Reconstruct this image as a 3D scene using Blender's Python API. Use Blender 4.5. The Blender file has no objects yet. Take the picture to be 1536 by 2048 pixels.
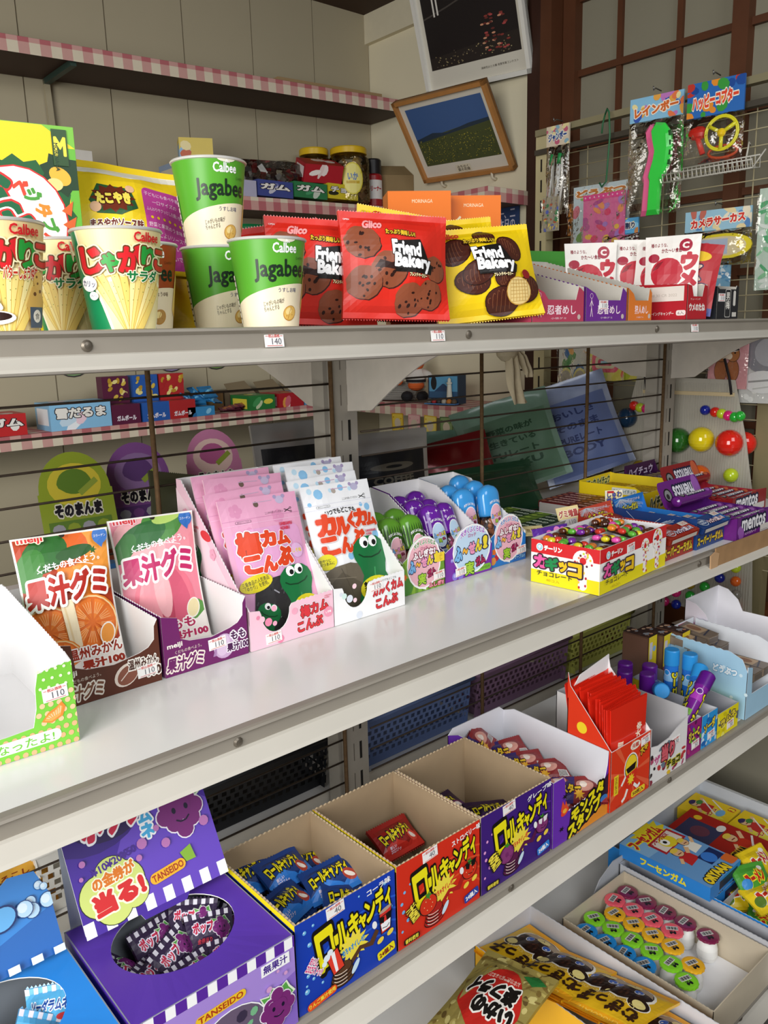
import bpy, bmesh, math, random
import numpy as np
from math import pi, sin, cos, radians as RD
from mathutils import Vector as V, Matrix, Euler
from mathutils.geometry import delaunay_2d_cdt, tessellate_polygon
SC = bpy.context.scene
COL = SC.collection
# ---------------------------------------------------------------- camera, world, light, exposure
CAMZ = 1.2
_R = ((0.75459024, -0.65564719, -0.02683896), (-0.15736133, -0.14109825, -0.97740918), (0.63704865, 0.74176684, -0.20964488))
cam = bpy.data.cameras.new('camera'); camo = bpy.data.objects.new('camera', cam); COL.objects.link(camo)
cam.sensor_fit = 'HORIZONTAL'; cam.sensor_width = 36; cam.lens = 1650.8 / 1536 * 36; cam.clip_start = .02
camo.matrix_world = Matrix(((_R[0][0], -_R[1][0], -_R[2][0], 0), (_R[0][1], -_R[1][1], -_R[2][1], 0), (_R[0][2], -_R[1][2], -_R[2][2], CAMZ), (0, 0, 0, 1)))
SC.camera = camo
SC.view_settings.view_transform = 'Standard'; SC.view_settings.look = 'None'; SC.view_settings.gamma = 1
SC.view_settings.use_curve_mapping = False; SC.view_settings.exposure = 0.0
w = bpy.data.worlds.new('world'); SC.world = w; w.use_nodes = True
w.node_tree.nodes['Background'].inputs[0].default_value = (1, .985, .95, 1)
w.node_tree.nodes['Background'].inputs[1].default_value = .10
def area(name, loc, aim, sx, sy, power, col):
    l = bpy.data.lights.new(name, 'AREA'); l.shape = 'RECTANGLE'; l.size = sx; l.size_y = sy; l.energy = power; l.color = col
    o = bpy.data.objects.new(name, l); COL.objects.link(o); o.location = loc
    o.rotation_euler = (V(aim) - V(loc)).to_track_quat('-Z', 'Y').to_euler(); return o
area('shopfront_daylight', (-1.25, -0.2, 1.45), (.45, .75, .8), 1.3, 1.3, 58, (1, .99, .97))
area('entrance_daylight', (.5, -1.5, 2.5), (.7, .7, .7), 1.4, 1.2, 30, (.94, .97, 1))
# ---------------------------------------------------------------- materials
_mc = {}
def lin(h):
    r = [int(h[i:i + 2], 16) / 255 for i in (0, 2, 4)]
    return [c / 12.92 if c <= .04045 else ((c + .055) / 1.055) ** 2.4 for c in r] + [1]
def M(h, r=.5, metal=0, coat=0, al=1, nz=.05, ns=40, bump=0, tr=0):
    k = (h, r, metal, coat, al, nz, ns, bump, tr)
    if k in _mc: return _mc[k]
    m = bpy.data.materials.new('surface_' + h); m.use_nodes = True; N = m.node_tree.nodes; L = m.node_tree.links
    b = N['Principled BSDF']; c = lin(h); b.inputs['Base Color'].default_value = c
    b.inputs['Roughness'].default_value = r; b.inputs['Metallic'].default_value = metal
    b.inputs['Coat Weight'].default_value = coat; b.inputs['Coat Roughness'].default_value = .12
    b.inputs['Specular IOR Level'].default_value = .4
    if tr: b.inputs['Transmission Weight'].default_value = tr; b.inputs['IOR'].default_value = 1.1
    if nz or bump:
        n = N.new('ShaderNodeTexNoise'); n.inputs['Scale'].default_value = ns; n.inputs['Detail'].default_value = 3
        tc = N.new('ShaderNodeTexCoord'); L.new(tc.outputs['Object'], n.inputs['Vector'])
        if nz:
            mx = N.new('ShaderNodeMix'); mx.data_type = 'RGBA'
            mx.inputs[6].default_value = [x * (1 - nz) for x in c[:3]] + [1]; mx.inputs[7].default_value = [min(1, x * (1 + nz)) for x in c[:3]] + [1]
            L.new(n.outputs['Fac'], mx.inputs[0]); L.new(mx.outputs[2], b.inputs['Base Color'])
        if bump:
            bp = N.new('ShaderNodeBump'); bp.inputs['Strength'].default_value = bump; bp.inputs['Distance'].default_value = .004
            L.new(n.outputs['Fac'], bp.inputs['Height']); L.new(bp.outputs['Normal'], b.inputs['Normal'])
    if al < 1:
        t = N.new('ShaderNodeBsdfTransparent'); x = N.new('ShaderNodeMixShader'); x.inputs[0].default_value = al
        L.new(t.outputs[0], x.inputs[1]); L.new(b.outputs[0], x.inputs[2]); L.new(x.outputs[0], N['Material Output'].inputs['Surface'])
    _mc[k] = m; return m
def FILM(h='ffffff', a=.22):
    """thin clear plastic: mostly see-through, glossy at the folds"""
    k = ('film', h, a)
    if k in _mc: return _mc[k]
    m = bpy.data.materials.new('clear_film'); m.use_nodes = True; N = m.node_tree.nodes; L = m.node_tree.links
    N.remove(N['Principled BSDF']); b = N.new('ShaderNodeBsdfGlossy'); b.inputs['Color'].default_value = lin(h); b.inputs['Roughness'].default_value = .14
    n = N.new('ShaderNodeTexNoise'); n.inputs['Scale'].default_value = 60; bp = N.new('ShaderNodeBump'); bp.inputs['Strength'].default_value = .8; bp.inputs['Distance'].default_value = .004
    tc = N.new('ShaderNodeTexCoord'); L.new(tc.outputs['Object'], n.inputs['Vector']); L.new(n.outputs['Fac'], bp.inputs['Height']); L.new(bp.outputs['Normal'], b.inputs['Normal'])
    f = N.new('ShaderNodeFresnel'); f.inputs[0].default_value = 1.5; L.new(bp.outputs['Normal'], f.inputs['Normal'])
    ad = N.new('ShaderNodeMath'); ad.operation = 'ADD'; ad.use_clamp = True; ad.inputs[1].default_value = a * .25; L.new(f.outputs[0], ad.inputs[0])
    t = N.new('ShaderNodeBsdfTransparent'); x = N.new('ShaderNodeMixShader'); L.new(ad.outputs[0], x.inputs[0])
    L.new(t.outputs[0], x.inputs[1]); L.new(b.outputs[0], x.inputs[2]); L.new(x.outputs[0], N['Material Output'].inputs['Surface'])
    _mc[k] = m; return m
def P(h): return M(h, .38, nz=0)            # printed ink
def G(h): return M(h, .22, coat=.8, nz=.03)  # glossy film print
WHITE = M('f4f2ee', .55); KRAFT = M('b39a7c', .75, ns=120, nz=.1)
def m_(c): return P(c) if isinstance(c, str) else c
# ---------------------------------------------------------------- text
_tx = {}
def fatten(v0, f0, d, g=1 / 34):
    """outline grown by d: distance field, contour lines, triangles"""
    a0 = np.array(v0); lo = a0.min(0) - d - 3 * g; nx, ny = (np.ceil((a0.max(0) + d + 3 * g - lo) / g)).astype(int) + 1
    D = np.full((nx, ny), .3); S = np.zeros((nx, ny), bool); cnt = {}; m = d + 2.5 * g
    X = lo[0] + g * np.arange(nx); Y = lo[1] + g * np.arange(ny)
    def win(p, e):
        i0, j0 = np.maximum(((p.min(0) - e - lo) / g).astype(int), 0); i1, j1 = ((p.max(0) + e - lo) / g).astype(int) + 2
        return slice(i0, i1), slice(j0, j1)
    for f in f0:
        for i in range(len(f)):
            e = (min(f[i], f[i - 1]), max(f[i], f[i - 1])); cnt[e] = cnt.get(e, 0) + 1
        for i in range(1, len(f) - 1):
            p = a0[[f[0], f[i], f[i + 1]]]; w_ = win(p, 0); x, y = X[w_[0]][:, None], Y[w_[1]][None, :]
            c = [(p[(k + 1) % 3, 0] - p[k, 0]) * (y - p[k, 1]) - (p[(k + 1) % 3, 1] - p[k, 1]) * (x - p[k, 0]) for k in range(3)]
            S[w_] |= ((c[0] >= 0) & (c[1] >= 0) & (c[2] >= 0)) | ((c[0] <= 0) & (c[1] <= 0) & (c[2] <= 0))
    for (a, b), n in cnt.items():
        if n != 1: continue
        p = a0[[a, b]]; w_ = win(p, m); x, y = X[w_[0]][:, None], Y[w_[1]][None, :]; t = p[1] - p[0]; L2 = max(t @ t, 1e-12)
        q = np.clip(((x - p[0, 0]) * t[0] + (y - p[0, 1]) * t[1]) / L2, 0, 1); D[w_] = np.minimum(D[w_], np.hypot(x - p[0, 0] - q * t[0], y - p[0, 1] - q * t[1]))
    F = d - np.where(S, -D, D); I = F > 0
    k = I[:-1, :-1] * 1 + I[1:, :-1] * 2 + I[1:, 1:] * 4 + I[:-1, 1:] * 8
    T = {1: ((3, 0),), 2: ((0, 1),), 3: ((3, 1),), 4: ((1, 2),), 5: ((3, 2), (1, 0)), 6: ((0, 2),), 7: ((3, 2),), 8: ((2, 3),), 9: ((2, 0),), 10: ((2, 1), (0, 3)), 11: ((2, 1),), 12: ((1, 3),), 13: ((1, 0),), 14: ((0, 3),)}
    nxt = {}
    for i, j in zip(*np.nonzero((k > 0) & (k < 15))):
        ed = ((i, j, 0), (i + 1, j, 1), (i, j + 1, 0), (i, j, 1))
        for a, b in T[int(k[i, j])]: nxt[ed[a]] = ed[b]
    def pt(e):
        i, j, v = e; a = F[i, j]; b = F[i, j + 1] if v else F[i + 1, j]; t = a / (a - b)
        return (X[i] + (0 if v else t * g), Y[j] + (t * g if v else 0))
    pv, pe = [], []
    while nxt:
        st, c = nxt.popitem(); lp = [st]
        while c != st and c in nxt: lp.append(c); c = nxt.pop(c)
        P_ = np.array([pt(e) for e in lp]); n = len(P_)
        if n < 5: continue
        keep = []; h = int(np.argmax(((P_ - P_[0]) ** 2).sum(1))); stk = [(0, h), (h, n)]
        while stk:
            a, b = stk.pop(); A_, B_ = P_[a], P_[b % n]; t = B_ - A_; L = math.hypot(*t)
            if b - a > 1 and L > 1e-9:
                dd = np.abs(t[0] * (P_[a + 1:b, 1] - A_[1]) - t[1] * (P_[a + 1:b, 0] - A_[0])) / L; q = int(dd.argmax())
                if dd[q] > .0042: stk += [(a, a + 1 + q), (a + 1 + q, b)]; continue
            keep.append(a)
        keep.sort()
        if len(keep) < 3: continue
        o = len(pv); pv += [V(P_[q]) for q in keep]; pe += [(o + q, o + (q + 1) % len(keep)) for q in range(len(keep))]
    if not pv: return v0, f0
    r = delaunay_2d_cdt(pv, pe, [], 0, 1e-6); vs = [(v.x, v.y) for v in r[0]]; fs = []
    for f in r[2]:
        c = np.mean([vs[q] for q in f], axis=0); u = (c - lo) / g; i, j = int(u[0]), int(u[1]); a, b = u[0] - i, u[1] - j
        if F[i, j] * (1 - a) * (1 - b) + F[i + 1, j] * a * (1 - b) + F[i, j + 1] * (1 - a) * b + F[i + 1, j + 1] * a * b > 0: fs.append(tuple(f))
    return vs, fs
def TX(s, d=0):
    k = (s, round(d, 3))
    if k in _tx: return _tx[k]
    if d == 0:
        c = bpy.data.curves.new('t', 'FONT'); c.body = s; c.resolution_u = 2; c.space_line = .95
        o = bpy.data.objects.new('t', c); me = bpy.data.meshes.new_from_object(o)
        vs = [(v.co.x, v.co.y) for v in me.vertices]; fs = [tuple(p.vertices) for p in me.polygons]
        bpy.data.objects.remove(o); bpy.data.meshes.remove(me); bpy.data.curves.remove(c)
    else:
        vs, fs = fatten(*TX(s), d)
    _tx[k] = (vs, fs); return _tx[k]
# ---------------------------------------------------------------- flat artwork (u right, v up, metres)
class Art:
    def __init__(s): s.i = []; s.n = 0; s.clip = None
    def add(s, vs, fs, c, same=False):
        s.n += .08 if same else 1
        if s.clip:
            x0, y0, x1, y1 = s.clip; nv, nf = [], []
            for f in fs:
                p = [vs[k] for k in f]
                for ax, lim, sg in ((0, x0, 1), (0, x1, -1), (1, y0, 1), (1, y1, -1)): p = _half(p, ax, lim, sg)
                if len(p) > 2: nf.append(tuple(range(len(nv), len(nv) + len(p)))); nv += p
            vs, fs = nv, nf
        if fs: s.i.append((vs, fs, m_(c), s.n))
        return s
    def poly(s, p, c, same=False):
        p = [tuple(q) for q in p]
        return s.add(p, tessellate_polygon([[V((x, y, 0)) for x, y in p]]), c, same)
    def rect(s, x0, y0, x1, y1, c, same=False): return s.add([(x0, y0), (x1, y0), (x1, y1), (x0, y1)], [(0, 1, 2, 3)], c, same)
    def ell(s, x, y, rx, ry=None, c='ffffff', rot=0, n=20, a0=0, a1=360, same=False):
        ry = rx if ry is None else ry; cr, sr = cos(RD(rot)), sin(RD(rot)); p = []
        for k in range(n + (a1 - a0 < 360)):
            a = RD(a0 + (a1 - a0) * k / n); X, Y = rx * cos(a), ry * sin(a); p.append((x + X * cr - Y * sr, y + X * sr + Y * cr))
        return s.add(p, [tuple(range(len(p)))], c, same)
    def rr(s, x0, y0, x1, y1, r, c, n=4, rot=0):
        p = []; cx, cy = (x0 + x1) / 2, (y0 + y1) / 2
        for X, Y, b in ((x1 - r, y1 - r, 0), (x0 + r, y1 - r, 90), (x0 + r, y0 + r, 180), (x1 - r, y0 + r, 270)):
            p += [(X + r * cos(RD(b + 90 * k / n)), Y + r * sin(RD(b + 90 * k / n))) for k in range(n + 1)]
        if rot: p = [(cx + (x - cx) * cos(RD(rot)) - (y - cy) * sin(RD(rot)), cy + (x - cx) * sin(RD(rot)) + (y - cy) * cos(RD(rot))) for x, y in p]
        return s.add(p, [tuple(range(len(p)))], c)
    def star(s, x, y, r1, r2, n, c, sx=1, rot=0):
        p = [(x + (r1 if k % 2 == 0 else r2) * sx * cos(pi * k / n + RD(rot)), y + (r1 if k % 2 == 0 else r2) * sin(pi * k / n + RD(rot))) for k in range(2 * n)]
        i = len(p); return s.add(p + [(x, y)], [(k, (k + 1) % i, i) for k in range(i)], c)
    def line(s, p, w, c, same=False):
        if not same: s.n += 1
        for a, b in zip(p, p[1:]):
            a, b = V(a), V(b); t = b - a
            if t.length < 1e-7: continue
            n = V((-t.y, t.x)) / t.length * w / 2
            s.add([tuple(a + n), tuple(a - n), tuple(b - n), tuple(b + n)], [(0, 1, 2, 3)], c, True)
        return s
    def arc(s, x, y, rx, ry, a0, a1, w, c, n=10): return s.line([(x + rx * cos(RD(a0 + (a1 - a0) * k / n)), y + ry * sin(RD(a0 + (a1 - a0) * k / n))) for k in range(n + 1)], w, c)
    def dots(s, L, c):
        s.n += 1
        for d in L: s.ell(d[0], d[1], d[2], d[2], c, n=10, same=True)
        return s
    def t(s, txt, x, y, w, h, c, b=0, o=(), rot=0, skew=0, warp=None):
        v0 = TX(txt)[0]
        if not v0: return s
        x0, x1 = min(p[0] for p in v0), max(p[0] for p in v0); y0, y1 = min(p[1] for p in v0), max(p[1] for p in v0)
        sx = (w or 0) / (x1 - x0); sy = (h or 0) / (y1 - y0); sx = sx or sy; sy = sy or sx
        mx, my = (x0 + x1) / 2, (y0 + y1) / 2; cr, sr = cos(RD(rot)), sin(RD(rot))
        for d, cc in list(o) + [(b, c)]:
            vs, fs = TX(txt, d); r = []
            for px, py in vs:
                X, Y = (px - mx) * sx, (py - my) * sy; X += Y * skew
                if warp: X, Y = warp(X, Y)
                r.append((x + X * cr - Y * sr, y + X * sr + Y * cr))
            s.add(r, fs, cc)
        return s
def _half(p, ax, lim, sg):
    o = []
    for k in range(len(p)):
        a, b = p[k], p[(k + 1) % len(p)]; da, db = (a[ax] - lim) * sg, (b[ax] - lim) * sg
        if da >= 0: o.append(a)
        if (da > 0 and db < 0) or (da < 0 and db > 0):
            t = da / (da - db); o.append((a[0] + (b[0] - a[0]) * t, a[1] + (b[1] - a[1]) * t))
    return o
def _cut(p, vals, c):
    """split polygon where the linear value passes c: (part above, part below)"""
    hi, lo = [], []
    for k in range(len(p)):
        a, b = p[k], p[(k + 1) % len(p)]; da, db = vals[k] - c, vals[(k + 1) % len(p)] - c
        if da >= 0: hi.append(a)
        if da <= 0: lo.append(a)
        if da * db < 0: t = da / (da - db); q = (a[0] + (b[0] - a[0]) * t, a[1] + (b[1] - a[1]) * t); hi.append(q); lo.append(q)
    return hi, lo
LAY = 3.5e-5
# ---------------------------------------------------------------- mesh collector
class MB:
    def __init__(s, T=None): s.v = []; s.f = []; s.k = []; s.sm = []; s.m = []; s.T = T or Matrix()
    def mi(s, m):
        m = m_(m)
        if m not in s.m: s.m.append(m)
        return s.m.index(m)
    def mesh(s, vs, fs, m, sm=False):
        i = len(s.v); s.v += [s.T @ V(v) for v in vs]; k = s.mi(m)
        for f in fs: s.f.append([i + j for j in f]); s.k.append(k); s.sm.append(sm)
        return s
    def box(s, x0, y0, z0, x1, y1, z1, m, top=None):
        vs = [(x, y, z) for z in (z0, z1) for y in (y0, y1) for x in (x0, x1)]
        s.mesh(vs, [(0, 1, 5, 4), (2, 6, 7, 3), (0, 4, 6, 2), (1, 3, 7, 5), (0, 2, 3, 1)], m); s.mesh(vs, [(4, 5, 7, 6)], top or m); return s
    def rbox(s, x0, y0, z0, x1, y1, z1, b, m):
        bm = bmesh.new(); bmesh.ops.create_cube(bm, size=1)
        for v in bm.verts: v.co = V(((x0 + x1) / 2 + v.co.x * (x1 - x0), (y0 + y1) / 2 + v.co.y * (y1 - y0), (z0 + z1) / 2 + v.co.z * (z1 - z0)))
        bmesh.ops.bevel(bm, geom=bm.edges[:], offset=b, segments=2, affect='EDGES')
        s.mesh([v.co.copy() for v in bm.verts], [[v.index for v in f.verts] for f in bm.faces], m); bm.free(); return s
    def wall(s, p, O, U, W, t, mo, mi=None, me=None):
        """sheet of thickness t; outline p in (U,W) coordinates; U x W points outward"""
        O, U, W = V(O), V(U), V(W); N = U.cross(W); n = len(p); q = [O + U * a + W * b for a, b in p]
        tri = tessellate_polygon([[V((a, b, 0)) for a, b in p]])
        s.mesh(q, tri, mo); s.mesh([x - N * t for x in q], [t_[::-1] for t_ in tri], mi or mo)
        s.mesh(q + [x - N * t for x in q], [(k, (k + 1) % n, n + (k + 1) % n, n + k) for k in range(n)], me or mi or mo); return s
    def tube(s, path, r, m, n=6, closed=False, caps=True):
        path = [V(p) for p in path]; c = len(path); vs, fs = [], []; up = None
        for i, p in enumerate(path):
            a = path[(i - 1) % c] if closed or i else p; b = path[(i + 1) % c] if closed or i < c - 1 else p
            t = (b - a).normalized()
            if up is None: up = V((0, 0, 1)) if abs(t.z) < .9 else V((1, 0, 0))
            x = t.cross(up).normalized(); y = x.cross(t).normalized(); up = y
            rr = r[i] if isinstance(r, (list, tuple)) else r
            vs += [p + (x * cos(2 * pi * k / n) + y * sin(2 * pi * k / n)) * rr for k in range(n)]
        for i in range(c if closed else c - 1):
            j = (i + 1) % c; fs += [(i * n + k, i * n + (k + 1) % n, j * n + (k + 1) % n, j * n + k) for k in range(n)]
        if caps and not closed: fs += [tuple(range(n))[::-1], tuple(range((c - 1) * n, c * n))]
        return s.mesh(vs, fs, m, True)
    def lathe(s, pr, m, n=24, c=(0, 0, 0), sx=1, sy=1, mf=None, sm=True):
        vs = [(c[0] + r * sx * cos(2 * pi * k / n), c[1] + r * sy * sin(2 * pi * k / n), c[2] + z) for r, z in pr for k in range(n)]
        for i in range(len(pr) - 1):
            s.mesh([vs[i * n + k] for k in range(n)] + [vs[(i + 1) * n + k] for k in range(n)], [(k, (k + 1) % n, n + (k + 1) % n, n + k) for k in range(n)], mf(i) if mf else m, sm)
        for i, rv in ((0, True), (len(pr) - 1, False)):
            if pr[i][0] > 1e-5:
                q = tuple(range(n)); s.mesh([vs[i * n + k] for k in range(n)], [q[::-1] if rv else q], mf(min(i, len(pr) - 2)) if mf else m)
        return s
    def grid(s, fn, nu, nv, m, sm=True, mf=None):
        vs = [fn(i / nu, j / nv) for j in range(nv + 1) for i in range(nu + 1)]
        fs = [(j * (nu + 1) + i, j * (nu + 1) + i + 1, (j + 1) * (nu + 1) + i + 1, (j + 1) * (nu + 1) + i) for j in range(nv) for i in range(nu)]
        if mf is None: return s.mesh(vs, fs, m, sm)
        i0 = len(s.v); s.v += [s.T @ V(v) for v in vs]
        for q, f in enumerate(fs): s.f.append([i0 + k for k in f]); s.k.append(s.mi(mf((q % nu + .5) / nu, (q // nu + .5) / nv))); s.sm.append(sm)
        return s
    def art(s, A, fn, cut=None, base=1e-4, sm=False, lay=LAY, diag=False):
        for vs, fs, m, l in A.i:
            h = base + l * lay
            if not cut: s.mesh([fn(u, v_, h) for u, v_ in vs], fs, m, sm); continue
            nv, nf = [], []; ax = [(1 / cut[0], 0), (0, 1 / cut[1])] + ([(1 / cut[0], -1 / cut[1])] if diag else [])
            for f in fs:
                ps = [[vs[k] for k in f]]
                for p_, q_ in ax:
                    nx = []
                    for p in ps:
                        vals = [p_ * x + q_ * y for x, y in p]; g = math.floor(min(vals) + 1e-6); hi = max(vals) - 1e-6
                        while g + 1 < hi:
                            p, lo_ = _cut(p, vals, g + 1)
                            if len(lo_) > 2: nx.append(lo_)
                            vals = [p_ * x + q_ * y for x, y in p]; g += 1
                        if len(p) > 2: nx.append(p)
                    ps = nx
                for p in ps: nf.append(tuple(range(len(nv), len(nv) + len(p)))); nv += p
            s.mesh([fn(u, v_, h) for u, v_ in nv], nf, m, sm)
        return s
    def flat(s, A, O, U, W, base=1e-4):
        O, U, W = V(O), V(U), V(W); N = U.cross(W).normalized()
        return s.art(A, lambda u, v_, h: O + U * u + W * v_ + N * h, base=base)
    def ball(s, c, r, m, n=12, sx=1, sy=1, sz=1):
        return s.lathe([(max(r * sin(pi * k / (n // 2)), 1e-6), -r * sz * cos(pi * k / (n // 2))) for k in range(n // 2 + 1)], m, n, c, sx, sy)
    def obj(s, name, parent=None, loc=(0, 0, 0), rot=(0, 0, 0)):
        me = bpy.data.meshes.new(name); me.from_pydata(s.v, [], s.f)
        for m in s.m: me.materials.append(m)
        if s.f:
            me.polygons.foreach_set('material_index', s.k); me.polygons.foreach_set('use_smooth', s.sm)
        me.update(); o = bpy.data.objects.new(name, me); COL.objects.link(o); o.parent = parent; o.location = loc; o.rotation_euler = rot; return o
def tag(o, label, cat, group=None, kind=None):
    o['label'] = label; o['category'] = cat
    if group: o['group'] = group
    if kind: o['kind'] = kind
    return o
def thing(name, label, cat, loc=(0, 0, 0), rz=0, group=None, rx=0, ry=0):
    o = bpy.data.objects.new(name, None); COL.objects.link(o); o.location = loc; o.rotation_euler = (RD(rx), RD(ry), RD(rz)); o.empty_display_size = .02
    return tag(o, label, cat, group)
def struct(name, mb, parent=None):
    o = mb.obj(name, parent)
    if not parent: o['kind'] = 'structure'
    return o
def dup(o, loc, rot=None, label=None, group=None, parent=None):
    c = o.copy(); COL.objects.link(c); c.parent = parent or (o.parent if parent is None else None)
    c.location = loc
    if rot is not None: c.rotation_euler = [RD(a) for a in rot]
    if label: c['label'] = label
    if group: c['group'] = group
    for ch in list(o.children):
        d = ch.copy(); COL.objects.link(d); d.parent = c
        for g in list(ch.children):
            e = g.copy(); COL.objects.link(e); e.parent = d
    return c
def zig(a, b, n, amp):
    """torn perforation between two points"""
    r = []; a, b = V(a), V(b); t = b - a; nn = V((-t.y, t.x)).normalized() * amp
    for k in range(1, n * 2):
        r.append(tuple(a + t * k / (2 * n) + (nn if k % 2 else -nn)))
    return r
# price stickers
_pl = {}
def price(parent, num, loc, rot, name='price_label'):
    if num not in _pl:
        mb = MB(); A = Art(); mb.box(-.0107, -.0002, -.0062, .0107, 0, .0062, M('f7f5f2', .5))
        A.t('税込価格', 0, .0040, .0125, .0030, 'd2504a', .02).rect(-.0095, .0037, -.0068, .0042, 'd2504a').rect(.0068, .0037, .0095, .0042, 'd2504a')
        A.t(num, .0025, -.0010, None, .0058, '5d5a66').rect(-.0085, -.0052, .0085, -.0047, 'd2504a')
        mb.flat(A, (0, -.0002, 0), (1, 0, 0), (0, 0, 1)); o = mb.obj(name, parent); _pl[num] = o.data
    else:
        o = bpy.data.objects.new(name, _pl[num]); COL.objects.link(o); o.parent = parent
    o.location = loc; o.rotation_euler = [RD(a) for a in rot]; return o
# open-top display carton: local x 0..w, y 0 (front)..d (back), z up
def carton(w, d, side, front, mo, mi, back=None, t=.0012, me=None, af=None, al=None, ar=None, ab=None, mside=None, mfront=None):
    mb = MB(); hb = max(p[1] for p in side)
    sp = side if side[0] == (0, 0) else [(0, 0)] + side
    ms = mside or mo
    mb.wall([(d - a, b) for a, b in sp], (0, d, 0), (0, -1, 0), (0, 0, 1), t, ms, mi, me)
    mb.wall(sp, (w, 0, 0), (0, 1, 0), (0, 0, 1), t, ms, mi, me)
    mb.wall(front, (0, -.0002, 0), (1, 0, 0), (0, 0, 1), t, mfront or mo, mi, me)
    mb.wall(back or [(0, 0), (w, 0), (w, hb), (0, hb)], (w, d, 0), (-1, 0, 0), (0, 0, 1), t, mo, mi, me)
    mb.box(t, t, .0006, w - t, d - t, .0018, mi)
    if af: mb.flat(af, (0, -.0002, 0), (1, 0, 0), (0, 0, 1))
    if al: mb.flat(al, (0, d, 0), (0, -1, 0), (0, 0, 1))
    if ar: mb.flat(ar, (w, 0, 0), (0, 1, 0), (0, 0, 1))
    if ab: mb.flat(ab, (0, d - t, 0), (1, 0, 0), (0, 0, 1))
    return mb
# filled plastic pouch: x -W/2..W/2, front towards -y, z 0..H
def bag(W, H, T, m, A=None, mback=None, crimp=.008, pw=2.2, seed=0, wr=.0012, pinch=.05, n=(14, 18), teeth=True, sm=True, q=.6, mcr=None, AB=None):
    mb = MB(); rnd = random.Random(seed); ph = [rnd.uniform(0, 6.28) for _ in range(8)]
    def th(u, v_):
        a = max(0, 1 - abs(2 * u / W - 1) ** pw); vv = (v_ - crimp) / (H - 2 * crimp)
        b = sin(pi * min(1, max(0, vv))) ** q if 0 < vv < 1 else 0
        wv = wr * (sin(u / W * 9 + ph[0] + v_ / H * 3) + sin(v_ / H * 13 + ph[1] + u / W * 5) + .7 * sin(u / W * 21 + ph[2] - v_ / H * 9)) * (a ** .5) * (.35 + .65 * b)
        return .0004 + T / 2 * a * b + wv * .5 + wr * .8
    def xx(u, v_): return (u - W / 2) * (1 - pinch * sin(pi * min(1, max(0, v_ / H))))
    tab = [[(xx(W * i / n[0], H * j / n[1]), th(W * i / n[0], H * j / n[1])) for j in range(n[1] + 1)] for i in range(n[0] + 1)]
    def ip(u, v_):                                    # same facets as the mesh, so print lies on the film
        fu, fv = min(max(u / W * n[0], 0), n[0] - 1e-6), min(max(v_ / H * n[1], 0), n[1] - 1e-6); i, j = int(fu), int(fv); a, b = fu - i, fv - j
        p, q, r, s_ = tab[i][j], tab[i + 1][j], tab[i + 1][j + 1], tab[i][j + 1]
        return [p[k] + (a * (q[k] - p[k]) + b * (r[k] - q[k]) if a > b else b * (s_[k] - p[k]) + a * (r[k] - s_[k])) for k in (0, 1)]
    def F(u, v_, h=0): x, t = ip(u, v_); return (x, -t - h, v_)
    def B(u, v_, h=0): x, t = ip(u, v_); return (x, t + h, v_)
    for S_, fl, mm in ((F, 0, m), (B, 1, mback or m)):
        vs = [S_(W * i / n[0], H * j / n[1]) for j in range(n[1] + 1) for i in range(n[0] + 1)]; k = n[0] + 1
        for cr in ((0, 1) if mcr else (0,)):
            fs = [f[::-1] if fl else f for j in range(n[1]) for i in range(n[0]) if not mcr or bool(cr) == ((j + .5) / n[1] * H < crimp or (j + .5) / n[1] * H > H - crimp) for f in ((j * k + i, j * k + i + 1, (j + 1) * k + i + 1), (j * k + i, (j + 1) * k + i + 1, (j + 1) * k + i))]
            mb.mesh(vs, fs, mcr if cr else mm, sm)
    for u in (0, W): mb.grid(lambda a, b: (xx(u, b * H), (-1 + 2 * a) * th(u, b * H), b * H), 1, n[1], m)
    if teeth:
        k = int(W / .0035)
        for z, s_ in ((0, -1), (H, 1)):
            for i in range(k): mb.mesh([(-W / 2 + W * i / k, 0, z), (-W / 2 + W * (i + 1) / k, 0, z), (-W / 2 + W * (i + .5) / k, 0, z + s_ * .0022)], [(0, 1, 2)], mcr or m)
    if A: mb.art(A, F, cut=(W / n[0], H / n[1]), base=1e-4, diag=True)
    if AB: mb.art(AB, lambda u, v_, h: B(W - u, v_, h), cut=(W / n[0], H / n[1]), base=2.5e-4)
    return mb
# ================================================================ setting
wallc = M('b0a68c', .85, nz=.07, ns=3, bump=.1)
mb = MB(); mb.box(-2.2, -1.6, -.05, 3.2, 2.25, 0, M('3c352c', .5, nz=.25, ns=6)); struct('floor', mb)
mb = MB(); x = -1.2
for i in range(14):
    mb.box(x, 2.2, 0, x + .2165, 2.24, 2.2, wallc); mb.box(x + .2165, 2.206, 0, x + .22, 2.24, 2.2, wallc); x += .22
struct('wall_back', mb)
mb = MB(); mb.box(1.88, 1.52, 0, 1.93, 2.24, 2.2, M('e2d9bc', .85, nz=.05, ns=4, bump=.08)); struct('wall_right', mb)
mb = MB(); mb.box(1.862, 1.52, 2.105, 1.88, 2.2, 2.19, M('d8cfb4', .7)); struct('trim_1', mb)
mb = MB(); mb.box(-1.2, .3, 2.19, 2.4, 2.24, 2.23, M('3c2617', .7, nz=.3, ns=5)); struct('ceiling', mb)
wood = M('55301a', .55, nz=.25, ns=14); dwood = M('3a2015', .6, nz=.2, ns=14)
mb = MB(); mb.box(1.86, 1.485, 0, 1.95, 1.535, 2.2, dwood).box(1.85, 1.45, 0, 1.95, 1.485, 2.2, wood); struct('trim_2', mb)
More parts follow.
